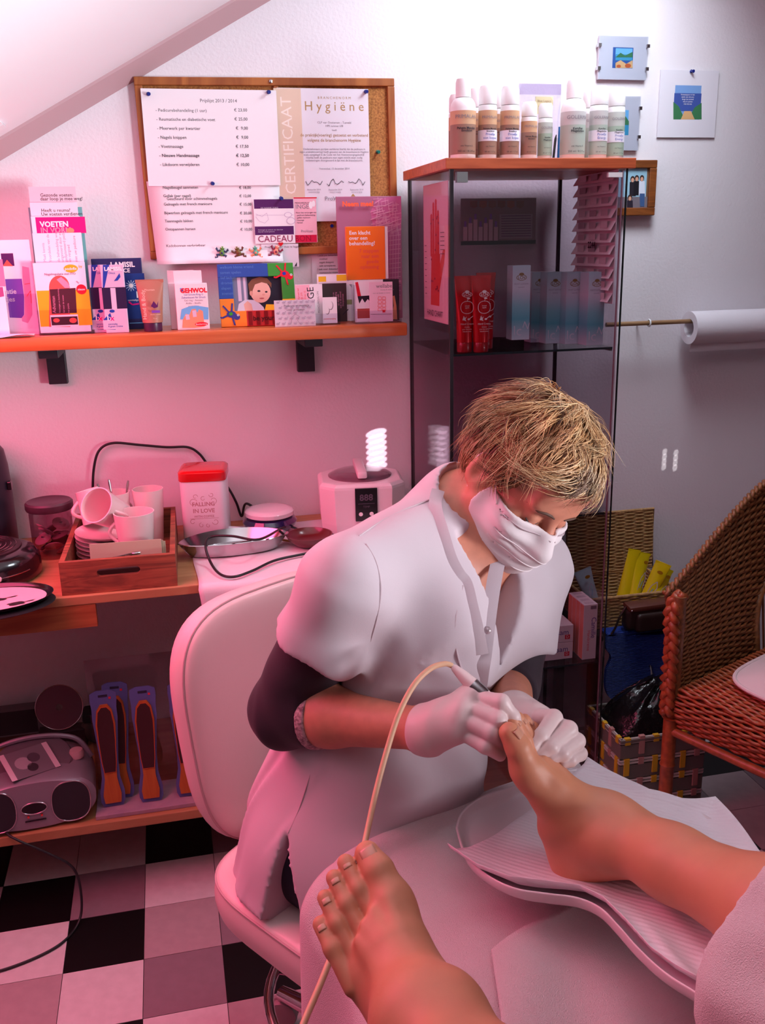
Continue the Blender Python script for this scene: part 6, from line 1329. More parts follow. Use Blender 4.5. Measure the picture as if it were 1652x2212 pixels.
def hsc(pr):                                   # scale prims of the head
    out = []
    for p in pr:
        p = list(p); p[1] = p[1]*HS; p[2] = p[2]*HS; p[5] = p[5]*HS
        if p[0] == 'rc': p[3] *= HS; p[4] *= HS
        out.append(tuple(p))
    return out
headW = xf(hsc(head), HM, HC)
neck = [rc(C7+V(.004,-.01,0), HW(0,.026,-.035), .052, .047, k=.03), rc(C7+V(.035,-.065,-.035), HW(0,-.006,-.085), .034, .034, k=.04)]
torso = [el(hipC,(.150,.112,.12),TR,k=.05), el(waC,(.125,.092,.14),TR,k=.05), el(chC,(.148,.098,.15),TR,k=.05), rc(Sr,Sl,.048,.048,k=.05), rc(C7,Sr,.048,.046,k=.04), rc(C7,Sl,.048,.046,k=.04)]
arms = [rc(Sr,El,.050,.040,k=.03), rc(El,El+(Wr-El)*.35,.040,.0385,k=.02), rc(El+(Wr-El)*.35,Wr,.0385,.0255,k=.02), rc(Sl,Ell,.050,.040,k=.03), rc(Ell,Wl,.040,.026,k=.02)]
hipR, hipL = hipC-np.array(LV)*.085+V(0,0,-.02), hipC+np.array(LV)*.085+V(0,0,-.02)
kneR, kneL = hipR+np.array(FV)*.40+V(-.02,0,-.07), hipL+np.array(FV)*.40+V(0,0,-.07)
ankR, ankL = kneR+V(-.03,.03,-.39), kneL+V(.03,.02,-.39)
legs = [rc(hipR,kneR,.068,.050,k=.03), rc(kneR,ankR,.050,.036,k=.02), rc(hipL,kneL,.068,.055,k=.03), rc(kneL,ankL,.054,.036,k=.02)]
feet = [rc(a_+V(0,0,-.035), a_+np.array(FV)*.14+V(0,0,-.055), .036, .026, k=.02) for a_ in (ankR,ankL)]
# ---- hands as picture point + distance chains
def chain(pts, rs, k=.004): return [rc(D3(*a), D3(*b), r0*.90, r1*.94, k=k) for a, b, r0, r1 in zip(pts[:-1], pts[1:], rs[:-1], rs[1:])]
mR = [(1016,1508,1.170),(1004,1526,1.155),(993,1549,1.150),(987,1574,1.155)]
hR = [rc(Wr, D3(*m), .024, .0145, k=.02) for m in mR]+[rc(D3(*mR[0]), D3(*mR[3]), .0145, .0135, k=.015), el((Wr+D3(992,1545,1.16))/2,(.020,.020,.020),k=.02)]
fR = [chain([mR[0],(1083,1517,1.140),(1108,1548,1.142),(1118,1572,1.150)],[.0130,.0110,.0092,.0078]), chain([mR[1],(1076,1556,1.130),(1090,1590,1.160)],[.0130,.0112,.0088]),
      chain([mR[2],(1060,1582,1.128),(1084,1610,1.155)],[.0125,.0108,.0085]), chain([mR[3],(1048,1612,1.132),(1080,1632,1.150)],[.0115,.0098,.0080]),
      chain([(955,1548,1.200),(1020,1535,1.215),(1075,1545,1.195),(1106,1566,1.175)],[.017,.0145,.0115,.0088])]
mL = [(1150,1550,1.230),(1176,1560,1.228),(1197,1580,1.232),(1207,1604,1.238)]
hL = [rc(Wl, D3(*m), .025, .0150, k=.02) for m in mL]+[rc(D3(*mL[0]), D3(*mL[3]), .015, .014, k=.015)]
fL = [chain([mL[0],(1196,1551,1.190),(1168,1590,1.158),(1150,1614,1.150)],[.0135,.0118,.0098,.0082]), chain([mL[1],(1228,1576,1.182),(1190,1614,1.152),(1163,1636,1.148)],[.0138,.0120,.0100,.0084]),
      chain([mL[2],(1246,1601,1.182),(1215,1627,1.154),(1192,1638,1.150)],[.0130,.0112,.0095,.0082]), chain([mL[3],(1252,1628,1.188),(1232,1642,1.162),(1217,1647,1.158)],[.0118,.0100,.0088,.0078]),
      chain([(1118,1562,1.250),(1128,1590,1.205),(1140,1606,1.175)],[.016,.0130,.0095])]
def shrink(pr, d): return [tuple(list(p[:3])+[p[3]-d, p[4]-d]+list(p[5:])) if p[0] == 'rc' else p for p in pr]
skin = torso+neck+headW+arms+legs+feet+shrink(hR,.0025)+shrink(sum(fR,[]),.0022)+shrink(hL,.0025)+shrink(sum(fL,[]),.0022)
pw = body('person', skin, .0042, M_skin, None, 1)
tag(pw, 'pedicurist in a white tunic and face mask bending over a foot with a drill pen', 'person')
# ---- gloves
def glove(name, hand, fingers, W_, E_, lab):
    d_ = (W_-E_)/np.linalg.norm(W_-E_)
    pr = list(hand)+[cc(W_-d_*.012, W_+d_*.012, .0300, .0285, k=.008)]
    base = pr
    def fn(P):
        d = sdf(base, P)
        for f_ in fingers:
            e = sdf(f_, P); k = .0022; h_ = np.maximum(k-np.abs(d-e),0)/k; d = np.minimum(d,e)-h_*h_*k*.25
        return d
    allp = pr+sum(fingers, []); lo, hi = bounds(allp, .012); co, F = nets(fn, lo, hi, .0014)
    o = np_mesh(name, relax(co, F, 2), F, M_glove, pw)
    # rolled cuff
    a = Vector((0,0,1)).cross(Vector(d_)).normalized(); b = Vector(d_).cross(a); c = Vector(W_-d_*.012)
    MB().tube([c+(a*math.cos(t)+b*math.sin(t))*.0302 for t in [2*math.pi*i/36 for i in range(36)]], .0026, 8, closed=True).build('rolled_cuff', M_glove, o, True)
    return o
glove('glove', hR, fR, Wr, El, ''); glove('glove', hL, fL, Wl, Ell, '')
# ---- tunic
tun = [el(hipC+np.array(FV)*.005,(.178,.140,.15),TR,k=.06), el(waC,(.152,.118,.16),TR,k=.06), el(chC,(.172,.122,.165),TR,k=.06), rc(Sr,Sl,.054,.054,k=.05), rc(C7+V(0,0,-.006),Sr,.052,.054,k=.04), rc(C7+V(0,0,-.006),Sl,.052,.054,k=.04), rc(C7+V(0,.0,-.02),C7+V(.012,-.012,.022),.062,.058,k=.03),
       el(chC+np.array(FV)*.075-np.array(LV)*.065+V(.01,0,-.01),(.075,.070,.080),TR,k=.06), el(chC+np.array(FV)*.075+np.array(LV)*.065+V(.01,0,-.01),(.075,.070,.080),TR,k=.06),
       el(waC+np.array(FV)*.05+V(0,0,-.06),(.135,.085,.13),TR,k=.06)]
# skirt of the tunic over hip and thigh
skirt = [cc(hipC+V(.012,0,.13), hipC+V(-.035,-.03,-.115), .128, .176, k=.06), rc(hipR+np.array(FV)*.02+V(0,0,.005), hipR+np.array(FV)*.15+V(0,0,-.012), .090, .080, k=.05), rc(hipL+np.array(FV)*.02, hipL+np.array(FV)*.15+V(0,0,-.02), .086, .078, k=.05)]
slR = Sr+(El-Sr)*.45; slL = Sl+(Ell-Sl)*.66
sleeves = [cc(Sr, slR+V(.004,-.006,0), .056, .067, k=.03), cc(Sl, slL, .056, .062, k=.03)]
TUN = tun+skirt+sleeves
apex = V(.412,1.125,.868)
SLIT = np.array(hit(620,1800,TUN,.9,1.8,400))
def carve(P, d):
    # neck opening and v
    q = (P-apex)@TM; w_ = np.maximum(np.abs(q[:,0]-.004)*math.cos(R(17))-q[:,2]*math.sin(R(17)), q[:,1]-.10); d = np.maximum(d, -w_)
    n_ = np.sqrt(((P-(C7+V(.030,-.042,.045)))**2).sum(1))-.060; d = np.maximum(d, -n_)
    # sleeve mouths: hollow rims
    for a_, b_, r_ in ((Sr,El,.0545),(Sl,Ell,.0500)):
        u = (b_-a_)/np.linalg.norm(b_-a_); s_ = slR if r_ > .052 else slL; h_ = (P-s_)@u; qq = P-s_-h_[:,None]*u; rr = np.sqrt((qq*qq).sum(1)); d = np.maximum(d, -np.maximum(np.maximum(rr-r_, -h_-.022), h_-.05))
    # side slit
    s0 = SLIT; u_ = np.array(FV); dn = V(-.05,-.02,-1); dn = dn/np.linalg.norm(dn); q2 = P-s0; t_ = q2@dn; x_ = q2@u_-.012*np.clip(t_/.1,0,2); o_ = q2@(-np.array(LV))
    d = np.maximum(d, -np.maximum(np.maximum(np.abs(x_)-np.clip(t_,0,1)*.30, -t_), -o_-.16))
    # underside cut
    return d
def folds(P):
    q = (P-chC)@TM
    f_ = .0050*np.sin(q[:,0]*34+q[:,2]*9+1.6*np.sin(q[:,2]*11))*np.clip((.10-q[:,2])/.16,0,1)
    # drapes falling from the shoulder towards the opening
    f_ += .0042*np.sin(q[:,0]*52+q[:,2]*30+.8)*np.exp(-((q[:,0]+.07)/.06)**2)*np.exp(-((q[:,2]-.02)/.11)**2)
    f_ += .0055*np.sin(q[:,2]*48+q[:,0]*22+1.5*np.sin(q[:,0]*17))*np.exp(-((q[:,2]+.15)/.07)**2)
    # pull lines from the armpit
    ap = (Sr+V(.055,-.03,-.10)); dd = P-ap; r_ = np.sqrt((dd*dd).sum(1)); ang = np.arctan2(dd@np.array([0,0,1.]), dd@np.array(LV)); f_ += .0045*np.sin(ang*5+1)*np.exp(-(r_/.13)**2)*np.clip((r_-.03)/.05,0,1)
    # sleeve creases
    u = (El-Sr)/np.linalg.norm(El-Sr); h_ = (P-Sr)@u; qq = P-Sr-h_[:,None]*u; a_ = np.arctan2(qq@np.array(FV), qq@np.array(LV)); rr = np.sqrt((qq*qq).sum(1))
    f_ += .0034*np.sin(a_*5+h_*14)*np.clip((h_-.02)/.1,0,1)*(rr < .10)
    return f_
lo, hi = bounds(TUN, .02); lo[2] = max(lo[2], .46)
tfn = lambda P: carve(P, sdf(TUN, P)+folds(P))
co, F = nets(tfn, lo, hi, .0048); to = np_mesh('tunic', relax(co, F, 2), F, M_tunic, pw)
def thit(x, y, off=.0):
    ds = np.linspace(.9,1.7,500); v = np.array(ray(x,y)); P = np.array(CAMP)+ds[:,None]*v; s_ = sdf(TUN,P)+folds(P); i = int(np.argmax(s_ < .0)); return Vector(CAMP)+Vector(v)*(float(ds[i])-off)
def ribbon(name, path, w, t, m, parent, up=None):
    """flat band: path of world points, width along the local side direction"""
    P = smooth_path(path, 6); mb = MB(); vs = []
    for i, p in enumerate(P):
        tg = (P[min(i+1,len(P)-1)]-P[max(i-1,0)]).normalized(); n = (Vector(CAMP)-p).normalized(); n = (n-tg*n.dot(tg)).normalized(); s_ = tg.cross(n)
        for a, b in ((-w/2,0),(-w/2,t),(0,t*1.5),(w/2,t),(w/2,0)): vs.append(p+s_*a+n*b)
    m_ = len(P); fs = [(i*5+k, i*5+(k+1)%5, (i+1)*5+(k+1)%5, (i+1)*5+k) for i in range(m_-1) for k in range(5)]+[(4,3,2,1,0),tuple((m_-1)*5+k for k in range(5))]
    mb.add(vs, fs); return mb.build(name, m, parent, True, angle=70)
cpts = [thit(x,y,.001) for x, y in ((946,1060),(940,1085),(943,1110),(955,1150),(972,1205),(990,1240),(1006,1262),(1018,1310),(1030,1360),(1040,1412))]
ribbon('collar', cpts, .018, .0025, M_tunic, to)
ppts = [thit(x,y,.001) for x, y in ((1078,1205),(1070,1240),(1060,1300),(1052,1360),(1046,1412),(1040,1450),(1034,1500),(1026,1560))]
ribbon('placket', ppts, .020, .0020, M_tunic, to)
b_ = thit(1053,1362,.005); q_ = MB(); q_.ball(b_,.0055,12,8); q_.build('button', mat('button_grey',(190,170,176),.3,.4), to, True)
seam = mat('seam_shadow', (196,174,182), .8)
for pts in (((938,1075),(880,1098),(820,1128),(775,1158)), ((790,1175),(812,1215),(822,1270),(815,1330),(800,1385)), ((690,1610),(668,1680),(645,1750),(622,1800)), ((1000,1265),(985,1330),(985,1400),(1005,1480),(1012,1560))):
    hp = [thit(x,y,.0) for x, y in pts]; MB().tube(smooth_path(hp,6), .0013, 6).build('seam', seam, to, True)
# ---- dark long sleeves under the tunic, cuffs with lace, trousers
cR = El+(Wr-El)*.22; slv = [rc(Sr+(El-Sr)*.35,El,.052,.051,k=.02), cc(El, cR+(Wr-El)*.03, .049,.046,k=.02)]
def slf(P):
    d = sdf(slv, P); u = (El-Sr)/np.linalg.norm(El-Sr); h_ = (P-El)@u; a_ = (P-El)@np.array([.5,-.5,.7]); return d+.0025*np.sin(a_*160+h_*60)*np.exp(-((P-El)**2).sum(1)/.006)
lo, hi = bounds(slv,.015); co, F = nets(slf, lo, hi, .003); s1 = np_mesh('undershirt_sleeve', relax(co,F,2), F, M_navy_knit, pw)
dW = (Wr-El)/np.linalg.norm(Wr-El); s_lace = [cc(cR+dW*.006, cR+dW*.020, .0475,.0460,k=.004)]
body('lace_cuff', s_lace, .002, mat('lace', (206,168,176), .8, noise=(220,.8,(90,50,66))), s1, 1)
cL = Ell+(Wl-Ell)*.30; body('undershirt_sleeve', [rc(Sl+(Ell-Sl)*.35,Ell,.052,.049,k=.02), cc(Ell,cL,.047,.043,k=.02)], .003, M_navy_knit, pw)
trs = [el(hipC+V(-.01,-.01,-.02),(.166,.130,.12),TR,k=.05), rc(hipR,kneR,.076,.058,k=.03), rc(kneR,ankR+V(0,0,.06),.058,.052,k=.02), rc(hipL,kneL,.076,.058,k=.03), rc(kneL,ankL+V(0,0,.06),.063,.052,k=.02)]
body('trousers', trs, .006, M_trou, pw)
for a_ in (ankR,ankL): body('clog', [rc(a_+V(0,0,-.030), a_+np.array(FV)*.145+V(0,0,-.052), .044, .034, k=.02), bxs(a_+np.array(FV)*.06+V(0,0,-.078),(.044,.11,.010),.008,(0,0,R(AZ)),k=.02)], .005, mat('clog_white',(226,216,218),.4), pw)
# ---- face mask with loops
mk = [el((0,-.022,-.030),(.067,.074,.084),k=.03), el((0,-.066,-.090),(.040,.036,.030),k=.03), rc((0,-.092,-.002),(0,-.116,-.034),.011,.014,k=.03), el((0,-.090,-.060),(.034,.026,.034),k=.03), rc((.060,-.005,-.045),(.030,-.058,-.090),.026,.024,k=.02), rc((-.060,-.005,-.045),(-.030,-.058,-.090),.026,.024,k=.02), el((.040,-.056,-.032),(.035,.036,.040),k=.02), el((-.040,-.056,-.032),(.035,.036,.040),k=.02)]
def mkf(P):
    q = (P-HC)@HM/HS; d = sdf(mk, q)
    top = q[:,2]-(-.002+.30*(q[:,1]+.100)*-1*0-.12*np.maximum(0,(q[:,1]+.105)))        # upper edge falls away to the cheeks
    back = q[:,1]-(-.012+.10*(q[:,2]+.06)); low = -(q[:,2]+.108+.25*np.maximum(0,q[:,1]+.05)*-1)
    s_ = np.maximum(np.maximum(top, back), np.maximum(low, -10)); d2 = d+.0016*np.sin((q[:,2]*1.0)*260)*np.clip(-(q[:,1]+.03)*25,0,1)*np.clip((np.abs(q[:,0])-.004)*30,0,1)
    return HS*np.maximum(np.maximum(d2, s_), -(d+.0045))
W8 = [HW(x,y,z) for x in (-.09,.09) for y in (-.15,.03) for z in (-.14,.03)]; lo, hi = np.min(W8,0), np.max(W8,0)
co, F = nets(mkf, lo, hi, .0022); mo = np_mesh('face_mask', relax(co,F,2), F, mat('mask_paper', (226,210,214), .8, bump=(800,.15,.0005)), pw)
def HP(x, y, z): return Vector(HW(x,y,z))
def onmask(x, y, z, o=.001):                   # push a head-space point out to the mask surface
    n = V(x,y+.03,0); n = n/np.linalg.norm(n); c = V(0,-.03,z)
    for t in np.linspace(.12,.0,240):
        if sdf(mk,(c+n*t)[None])[0] < 0: return HP(*(c+n*(t+o)))
    return HP(x,y,z)
for sx in (-1,1):
    MB().tube(smooth_path([onmask(sx*.06,-.040,-.018),HP(sx*.074,-.020,-.004),HP(sx*.079,.010,.022),HP(sx*.083,.034,.010),HP(sx*.080,.036,-.020),HP(sx*.072,.018,-.050),onmask(sx*.06,-.022,-.078)],8),.0013,6).build('ear_loop', mat('loop_white',(236,214,216),.7), mo, True)
    MB().tube(smooth_path([onmask(sx*a,-.10+b,-.008-.010*(a/.06)) for a, b in ((.004,0),(.020,.008),(.040,.025),(.055,.045))],5),.0008,5).build('hem_stitch', seam, mo, True)
for z in (-.040,-.058,-.076):
    MB().tube(smooth_path([onmask(x,-.10+abs(x)*.7,z-.002) for x in (-.058,-.045,-.030,-.015,0,.015,.030,.045,.058)],4),.0010,5).build('pleat', mat('mask_paper'), mo, True)
# ---- brows and lashes
M_brow = mat('brow_hair',(84,50,36),.7)
def hsurf(x, z, o=.0008):
    for y in np.linspace(-.13,-.02,220):
        if sdf(head, V(x,y,z)[None])[0] < 0: return HP(x,y-o,z)
    return HP(x,-.08,z)
for sx in (-1,1):
    MB().tube([hsurf(sx*a,b) for a, b in ((.012,.020),(.022,.0235),(.033,.0245),(.044,.021),(.050,.016))],[.0012,.0022,.0022,.0016,.0006],6).build('eyebrow', M_brow, pw, True)
    MB().tube([hsurf(sx*a,b) for a, b in ((.018,-.004),(.024,-.0068),(.031,-.0078),(.039,-.0062),(.045,-.002))],[.0006,.0010,.0013,.0013,.0008],6).build('eyelashes', mat('lash_dark',(36,20,20),.7), pw, True)
# ---- hair: cap and combed strands
cap = [el((0,.022,.048),(.082,.104,.092),k=.02), el((0,.052,-.006),(.073,.068,.070),k=.03), el((0,-.036,.066),(.062,.056,.046),k=.03), el((-.048,-.022,.036),(.032,.040,.040),k=.03), el((.048,-.022,.036),(.032,.040,.040),k=.03)]
def free(q):                                   # > 0 where no hair may be: face, ears, below the nape
    y, z, x = q[:,1], q[:,2], np.abs(q[:,0])
    f_ = np.minimum(-y-.040-.25*np.maximum(z-.03,0), .076-.16*x-z)
    side_ = np.minimum(-y-.020, .012-z); e_ = .027-np.sqrt(((np.stack([x,y,z],1)-V(.084,.008,-.016))**2*V(1,1.1,.60)).sum(1)); return np.maximum(np.maximum(f_, side_), np.maximum(e_, -.062-z))
def capf(P):
    q = (P-HC)@HM/HS; d = sdf(cap, q); d = np.maximum(d, free(q))
    return HS*(d+.0022*np.sin(q[:,0]*190+q[:,1]*60)*np.sin(q[:,2]*90+q[:,1]*70))
W8 = [HW(x,y,z) for x in (-.12,.12) for y in (-.13,.14) for z in (-.10,.16)]; lo, hi = np.min(W8,0), np.max(W8,0)
co, F = nets(capf, lo, hi, .003); M_h1 = mat('hair_brown',(132,88,58),.5,noise=(60,.6),spec=.6)
ho = np_mesh('hair', relax(co,F,2), F, M_h1, pw)
rng = np.random.default_rng(5)
q = (co-HC)@HM/HS; q = q[sdf(cap,q) > -.006]; sel = rng.choice(len(q), size=min(5200,len(q)), replace=False); roots = q[sel]
nrm = roots-V(0,.02,.02); nrm /= np.linalg.norm(nrm,axis=1)[:,None]
crown = V(.012,.070,.092)
d = roots-crown; d /= np.maximum(np.linalg.norm(d,axis=1),1e-6)[:,None]
front = np.clip((.045-roots[:,1])/.10,0,1)[:,None]
d = d+front*V(-.55,-.45,.0)+(1-front)*V(-.15,.10,-.60)
# locks: neighbouring strands share one bend and lift
seeds = roots[rng.choice(len(roots), 150, replace=False)]; lock = np.argmin(((roots[:,None]-seeds[None])**2).sum(2),1)
ld, lb, ll = rng.normal(0,.34,(150,3)), rng.normal(0,.55,150), rng.uniform(.04,.50,150)
dirs = d+ld[lock]+rng.normal(0,.13,d.shape); dirs -= nrm*(dirs*nrm).sum(1)[:,None]; dirs /= np.linalg.norm(dirs,axis=1)[:,None]
L = rng.uniform(.030,.060,len(roots))*np.where((roots[:,2] > .05), 1.15, 1.0)*np.where(roots[:,2] < .0, .55, 1)
lift = ll[lock]*rng.uniform(.6,1.3,len(roots))*np.where(roots[:,2] < .0, .35, 1)+(rng.random(len(roots)) < .03)*.4; side = np.cross(nrm, dirs); curl = lb[lock]+rng.normal(0,.12,len(roots)); wdt = rng.uniform(.0005,.0013,len(roots))
segs = 6; vs = []
pull = (seeds[lock]-roots); pull -= nrm*(pull*nrm).sum(1)[:,None]
cs = []; ok = np.ones(len(roots), bool)
for j in range(segs+1):
    t = j/segs; c = roots+dirs*(L*t)[:,None]+nrm*(L*(lift*t*1.3-.85*t*t*(.25+lift))+.0008)[:,None]+side*(L*curl*t*t*.8)[:,None]+pull*(.55*t)
    s_ = sdf(cap, c); k_ = np.maximum(.0004-s_, 0); c = c+nrm*k_[:,None]; cs.append(c)
    ok &= ~((free(c) > .012) & (t < .99))
cs = np.stack(cs,1)[ok]; nrm, side, wdt = nrm[ok], side[ok], wdt[ok]; nR = len(cs)
for j in range(segs+1):
    c = cs[:,j]; w_ = (wdt*(1-.85*(j/segs)**1.5))[:,None]; vs.append(np.stack([c-side*w_, c+nrm*w_*.8, c+side*w_],1))
vs = np.stack(vs,1); idx = np.arange(nR*(segs+1)*3).reshape(nR,segs+1,3); F4 = []
for j in range(segs):
    for a, b in ((0,1),(1,2),(2,0)): F4.append(np.stack([idx[:,j,a],idx[:,j,b],idx[:,j+1,b],idx[:,j+1,a]],1))
F4 = np.concatenate(F4); vw = vs.reshape(-1,3)*HS@HM.T+HC
M_h2 = mat('hair_blond',(206,160,112),.42,spec=.7); M_h3 = mat('hair_light',(230,196,150),.4,spec=.8); M_h4 = mat('hair_dark_blond',(164,114,74),.45,spec=.6)
so = np_mesh('hair_strands', vw, F4, [M_h2,M_h3,M_h4,M_h1], ho); so['kind'] = 'stuff'
lp_ = rng.choice(4, 150, p=[.40,.20,.28,.12]); pick = np.where(rng.random(nR) < .55, lp_[lock[ok]], rng.choice(4, nR, p=[.34,.18,.30,.18])).astype(np.int32); so.data.polygons.foreach_set('material_index', np.tile(pick, segs*3))
# ================================================================== the client: legs and feet of the person in the treatment chair
M_cskin = mat('client_skin', (208,138,106), .5, sss=.12, noise=(35,.16,(186,104,86)), bump=(140,.12,.0012))
def unit(v): v = np.array(v, float); return v/np.linalg.norm(v)
def foot(s):
    """foot in axes (t toe-ward, l towards the little toe, d up); ankle joint at the origin"""
    b = [el((-.030,0,-.050),(.034,.030,.032),k=.02), el((0,0,-.004),(.036,.033,.036),k=.02), rc((-.004,0,-.020),(.070,-.008,-.042),.036,.025,k=.02), rc((.0,.004,-.030),(.065,.014,-.052),.030,.020,k=.02),
         rc((.040,-.016,-.046),(.112,-.024,-.056),.022,.0185,k=.015), rc((.040,-.002,-.046),(.094,-.003,-.054),.019,.0150,k=.016), rc((.036,.010,-.050),(.088,.012,-.056),.018,.0145,k=.016), rc((.030,.022,-.055),(.078,.026,-.059),.017,.0135,k=.016), rc((.010,.026,-.060),(.066,.037,-.063),.018,.0135,k=.016),
         el((.112,-.025,-.058),(.028,.018,.0175),k=.014), el((.076,.034,-.064),(.026,.015,.013),k=.012), rc((-.040,0,-.062),(.06,.026,-.070),.020,.012,k=.015), rc((-.036,0,-.060),(.02,-.012,-.062),.022,.018,k=.02),
         el((.004,-.034,.002),(.015,.011,.016),k=.010), el((-.008,.035,-.010),(.013,.010,.014),k=.010), rc((-.036,0,-.045),(-.032,0,.060),.017,.015,k=.025)]
    # tendons of the back of the foot
    for l, e in ((-.022,.112),(-.003,.110),(.010,.104),(.022,.094)): b.append(rc((.020,l*.35,-.010),(e,l,-.0392),.0040,.0030,k=.012))
    toes = [[rc((.112,-.026,-.056),(.143,-.0275,-.0545),.0145,.0142,k=.006), rc((.143,-.0275,-.0545),(.164,-.026,-.058),.0150,.0128,k=.008)]]
    for l, b0, m, e, r in ((-.0028,.108,.138,.164,.0085),(.0150,.102,.132,.157,.0082),(.0322,.092,.121,.145,.0080),(.0478,.080,.104,.126,.0080)):
        toes.append([rc((b0-.014,l,-.055),(m,l+.001,-.0535),r*1.05,r*.95,k=.006), rc((m,l+.001,-.0535),(e+.004,l+.001,-.0585),r*.95,r*1.0,k=.006)])
    nails = [((.160,-.027,-.0442),.0095,.0085)]+[((e+.000,l+.001,-.0506),.0052,.0048) for l, e in ((-.0028,.164),(.0150,.157),(.0322,.145),(.0478,.126))]
    return b, toes, nails
def frame(T, Lat): 
    T = unit(T); Lat = np.array(Lat)-T*(np.array(Lat)@T); Lat = unit(Lat); D = np.cross(T, Lat); return T, Lat, D
# right foot, held by the gloved hands
heelR = D3(1228,1885,1.145); toeR = D3(1095,1580,1.120); kR = unit((.316,-.946,.07))
TR_ = unit(toeR-heelR); latR = V(.55,.80,.0); T1, L1, D1 = frame(TR_, latR)
if D1@kR < 0: D1 = -D1
MR = np.stack([T1,L1,D1],1); sR = 1.0
aR = toeR-MR@V(.166,-.026,-.060)
# left foot, resting, rolled outward
toeL = D3(792,1842,.925); T2 = unit((-.30,.80,.53)); l0 = unit((-1,-.05,0)); l0 = unit(l0-T2*(l0@T2)); d0 = np.cross(l0, T2) if np.cross(l0,T2)[2] > 0 else np.cross(T2, l0)
ro = R(16); L2 = l0*math.cos(ro)-d0*math.sin(ro); D2_ = d0*math.cos(ro)+l0*math.sin(ro); ML = np.stack([T2,L2*.93,D2_],1)
aL = toeL-ML@V(.166,-.026,-.060)
fb, ft, fn_ = foot(1)
FR_b, FL_b = xf(fb,MR,aR), xf(fb,ML,aL); FR_t = [xf(t,MR,aR) for t in ft]; FL_t = [xf(t,ML,aL) for t in ft]
kneeR, kneeL = aR+unit((.30,-.935,.16))*.40, V(.335,.20,.860); hpR, hpL = V(.50,-.12,.80), V(.27,-.14,.80)
def shin(a, kn, M): 
    u = unit(kn-a); return [rc(a,a+u*.10,.035,.037,k=.05), rc(a+u*.10,a+u*.24,.037,.052,k=.03), rc(a+u*.24,kn,.052,.056,k=.03)]
legs_c = shin(aR,kneeR,MR)+shin(aL,kneeL,ML)+[rc(kneeR,hpR,.060,.085,k=.03), rc(kneeL,hpL,.060,.085,k=.03), rc(hpR,hpL,.10,.10,k=.05)]
base_c = FR_b+FL_b+legs_c
def cfn(P):
    d = sdf(base_c, P)
    for t in FR_t+FL_t:
        e = sdf(t, P); k = .008 if t is FR_t[0] or t is FL_t[0] else .0022; h_ = np.maximum(k-np.abs(d-e),0)/k; d = np.minimum(d,e)-h_*h_*k*.25
    return d
lo, hi = bounds(base_c+sum(FR_t,[])+sum(FL_t,[]), .012); co, F = nets(cfn, lo, hi, .0020)
pc_ = np_mesh('person', relax(co,F,1), F, M_cskin, None); tag(pc_, 'client with bare legs and feet stretched out for the treatment', 'person')
M_nail = mat('toenail', (206,146,122), .3, coat=.4)
for M_, a_, sx in ((MR,aR,1),(ML,aL,1)):
    for c, rw, rl in fn_:
        mb = MB()
        def nf(u, v): y = (u-.5)*2; return tuple(M_@(V(c[0]-rl*.9+rl*1.8*v, c[1]+rw*y*.9, c[2]+.0018-.30*rw*y*y-.0035*v*v))+a_)
        mb.grid(nf, 9, 7).build('toenail', M_nail, pc_, True, angle=180); solidify(bpy.data.objects[mb and pc_.children[-1].name], .0008, 0)
# ------------------------------------------------------------------ leg rest tray with paper sheet
PZ0, PY0, PS = float((MR@V(-.030,0,-.086)+aR)[2])-.006, float(aR[1])+.01, -.15
def onT(x, y, o=0.0):                          # picture point on the sloping tray plane
    v = ray(x, y); t = (PZ0+o+PS*(CAMP.y-PY0)-CAMP.z)/(v.z-PS*v.y); return CAMP+v*t
tr_px = [(985,1802),(996,1770),(1035,1738),(1090,1718),(1150,1700),(1205,1682),(1250,1674),(1300,1678),(1345,1694),(1392,1720),(1440,1745),(1500,1765),(1570,1810),(1640,1880),(1720,1990),(1730,2120),(1640,2190),(1540,2180),(1480,2150),(1425,2112),(1375,2064),(1335,2018),(1295,1978),(1245,1956),(1180,1947),(1110,1935),(1050,1905),(1005,1862)]
ol = smooth_path([onT(*p) for p in tr_px]+[onT(*tr_px[0])], 5)[:-1]; cen = sum(ol, Vector())/len(ol)
ty = thing('leg_rest', 'white plastic leg rest tray with a raised rim under the treated foot', 'leg rest', tuple(cen))
M_tray = mat('tray_plastic', (232,214,220), .3, coat=.3)
mb = MB(); rings = []
for k, dz in ((.0,.0),(.90,.0),(.955,.003),(.985,.010),(1.0,.012),(1.005,.009),(.985,-.003),(.93,-.008),(.0,-.012)):
    rings.append([(p-cen)*max(k,.001)+Vector((0,0,dz)) for p in ol])
n = len(ol); vs = sum(rings, []); mb.add(vs, [(i*n+k, i*n+(k+1)%n, (i+1)*n+(k+1)%n, (i+1)*n+k) for i in range(len(rings)-1) for k in range(n)]); mb.build('tray', M_tray, ty, True, angle=180)
pe = Vector((.55,.66,0)); MB().tube([Vector((.55,.62,PZ0+.02))-cen, Vector((.56,.60,.35))-cen, Vector((.56,.58,.02))-cen],[.022,.022,.022],16).build('support_post', M_chr, ty, True)
MB().at(Vector((.56,.58,0))-cen).lathe([(.16,0),(.165,.01),(.15,.022),(.03,.03)],40).build('floor_base', mat('base_white',(220,206,210),.4), ty, True)
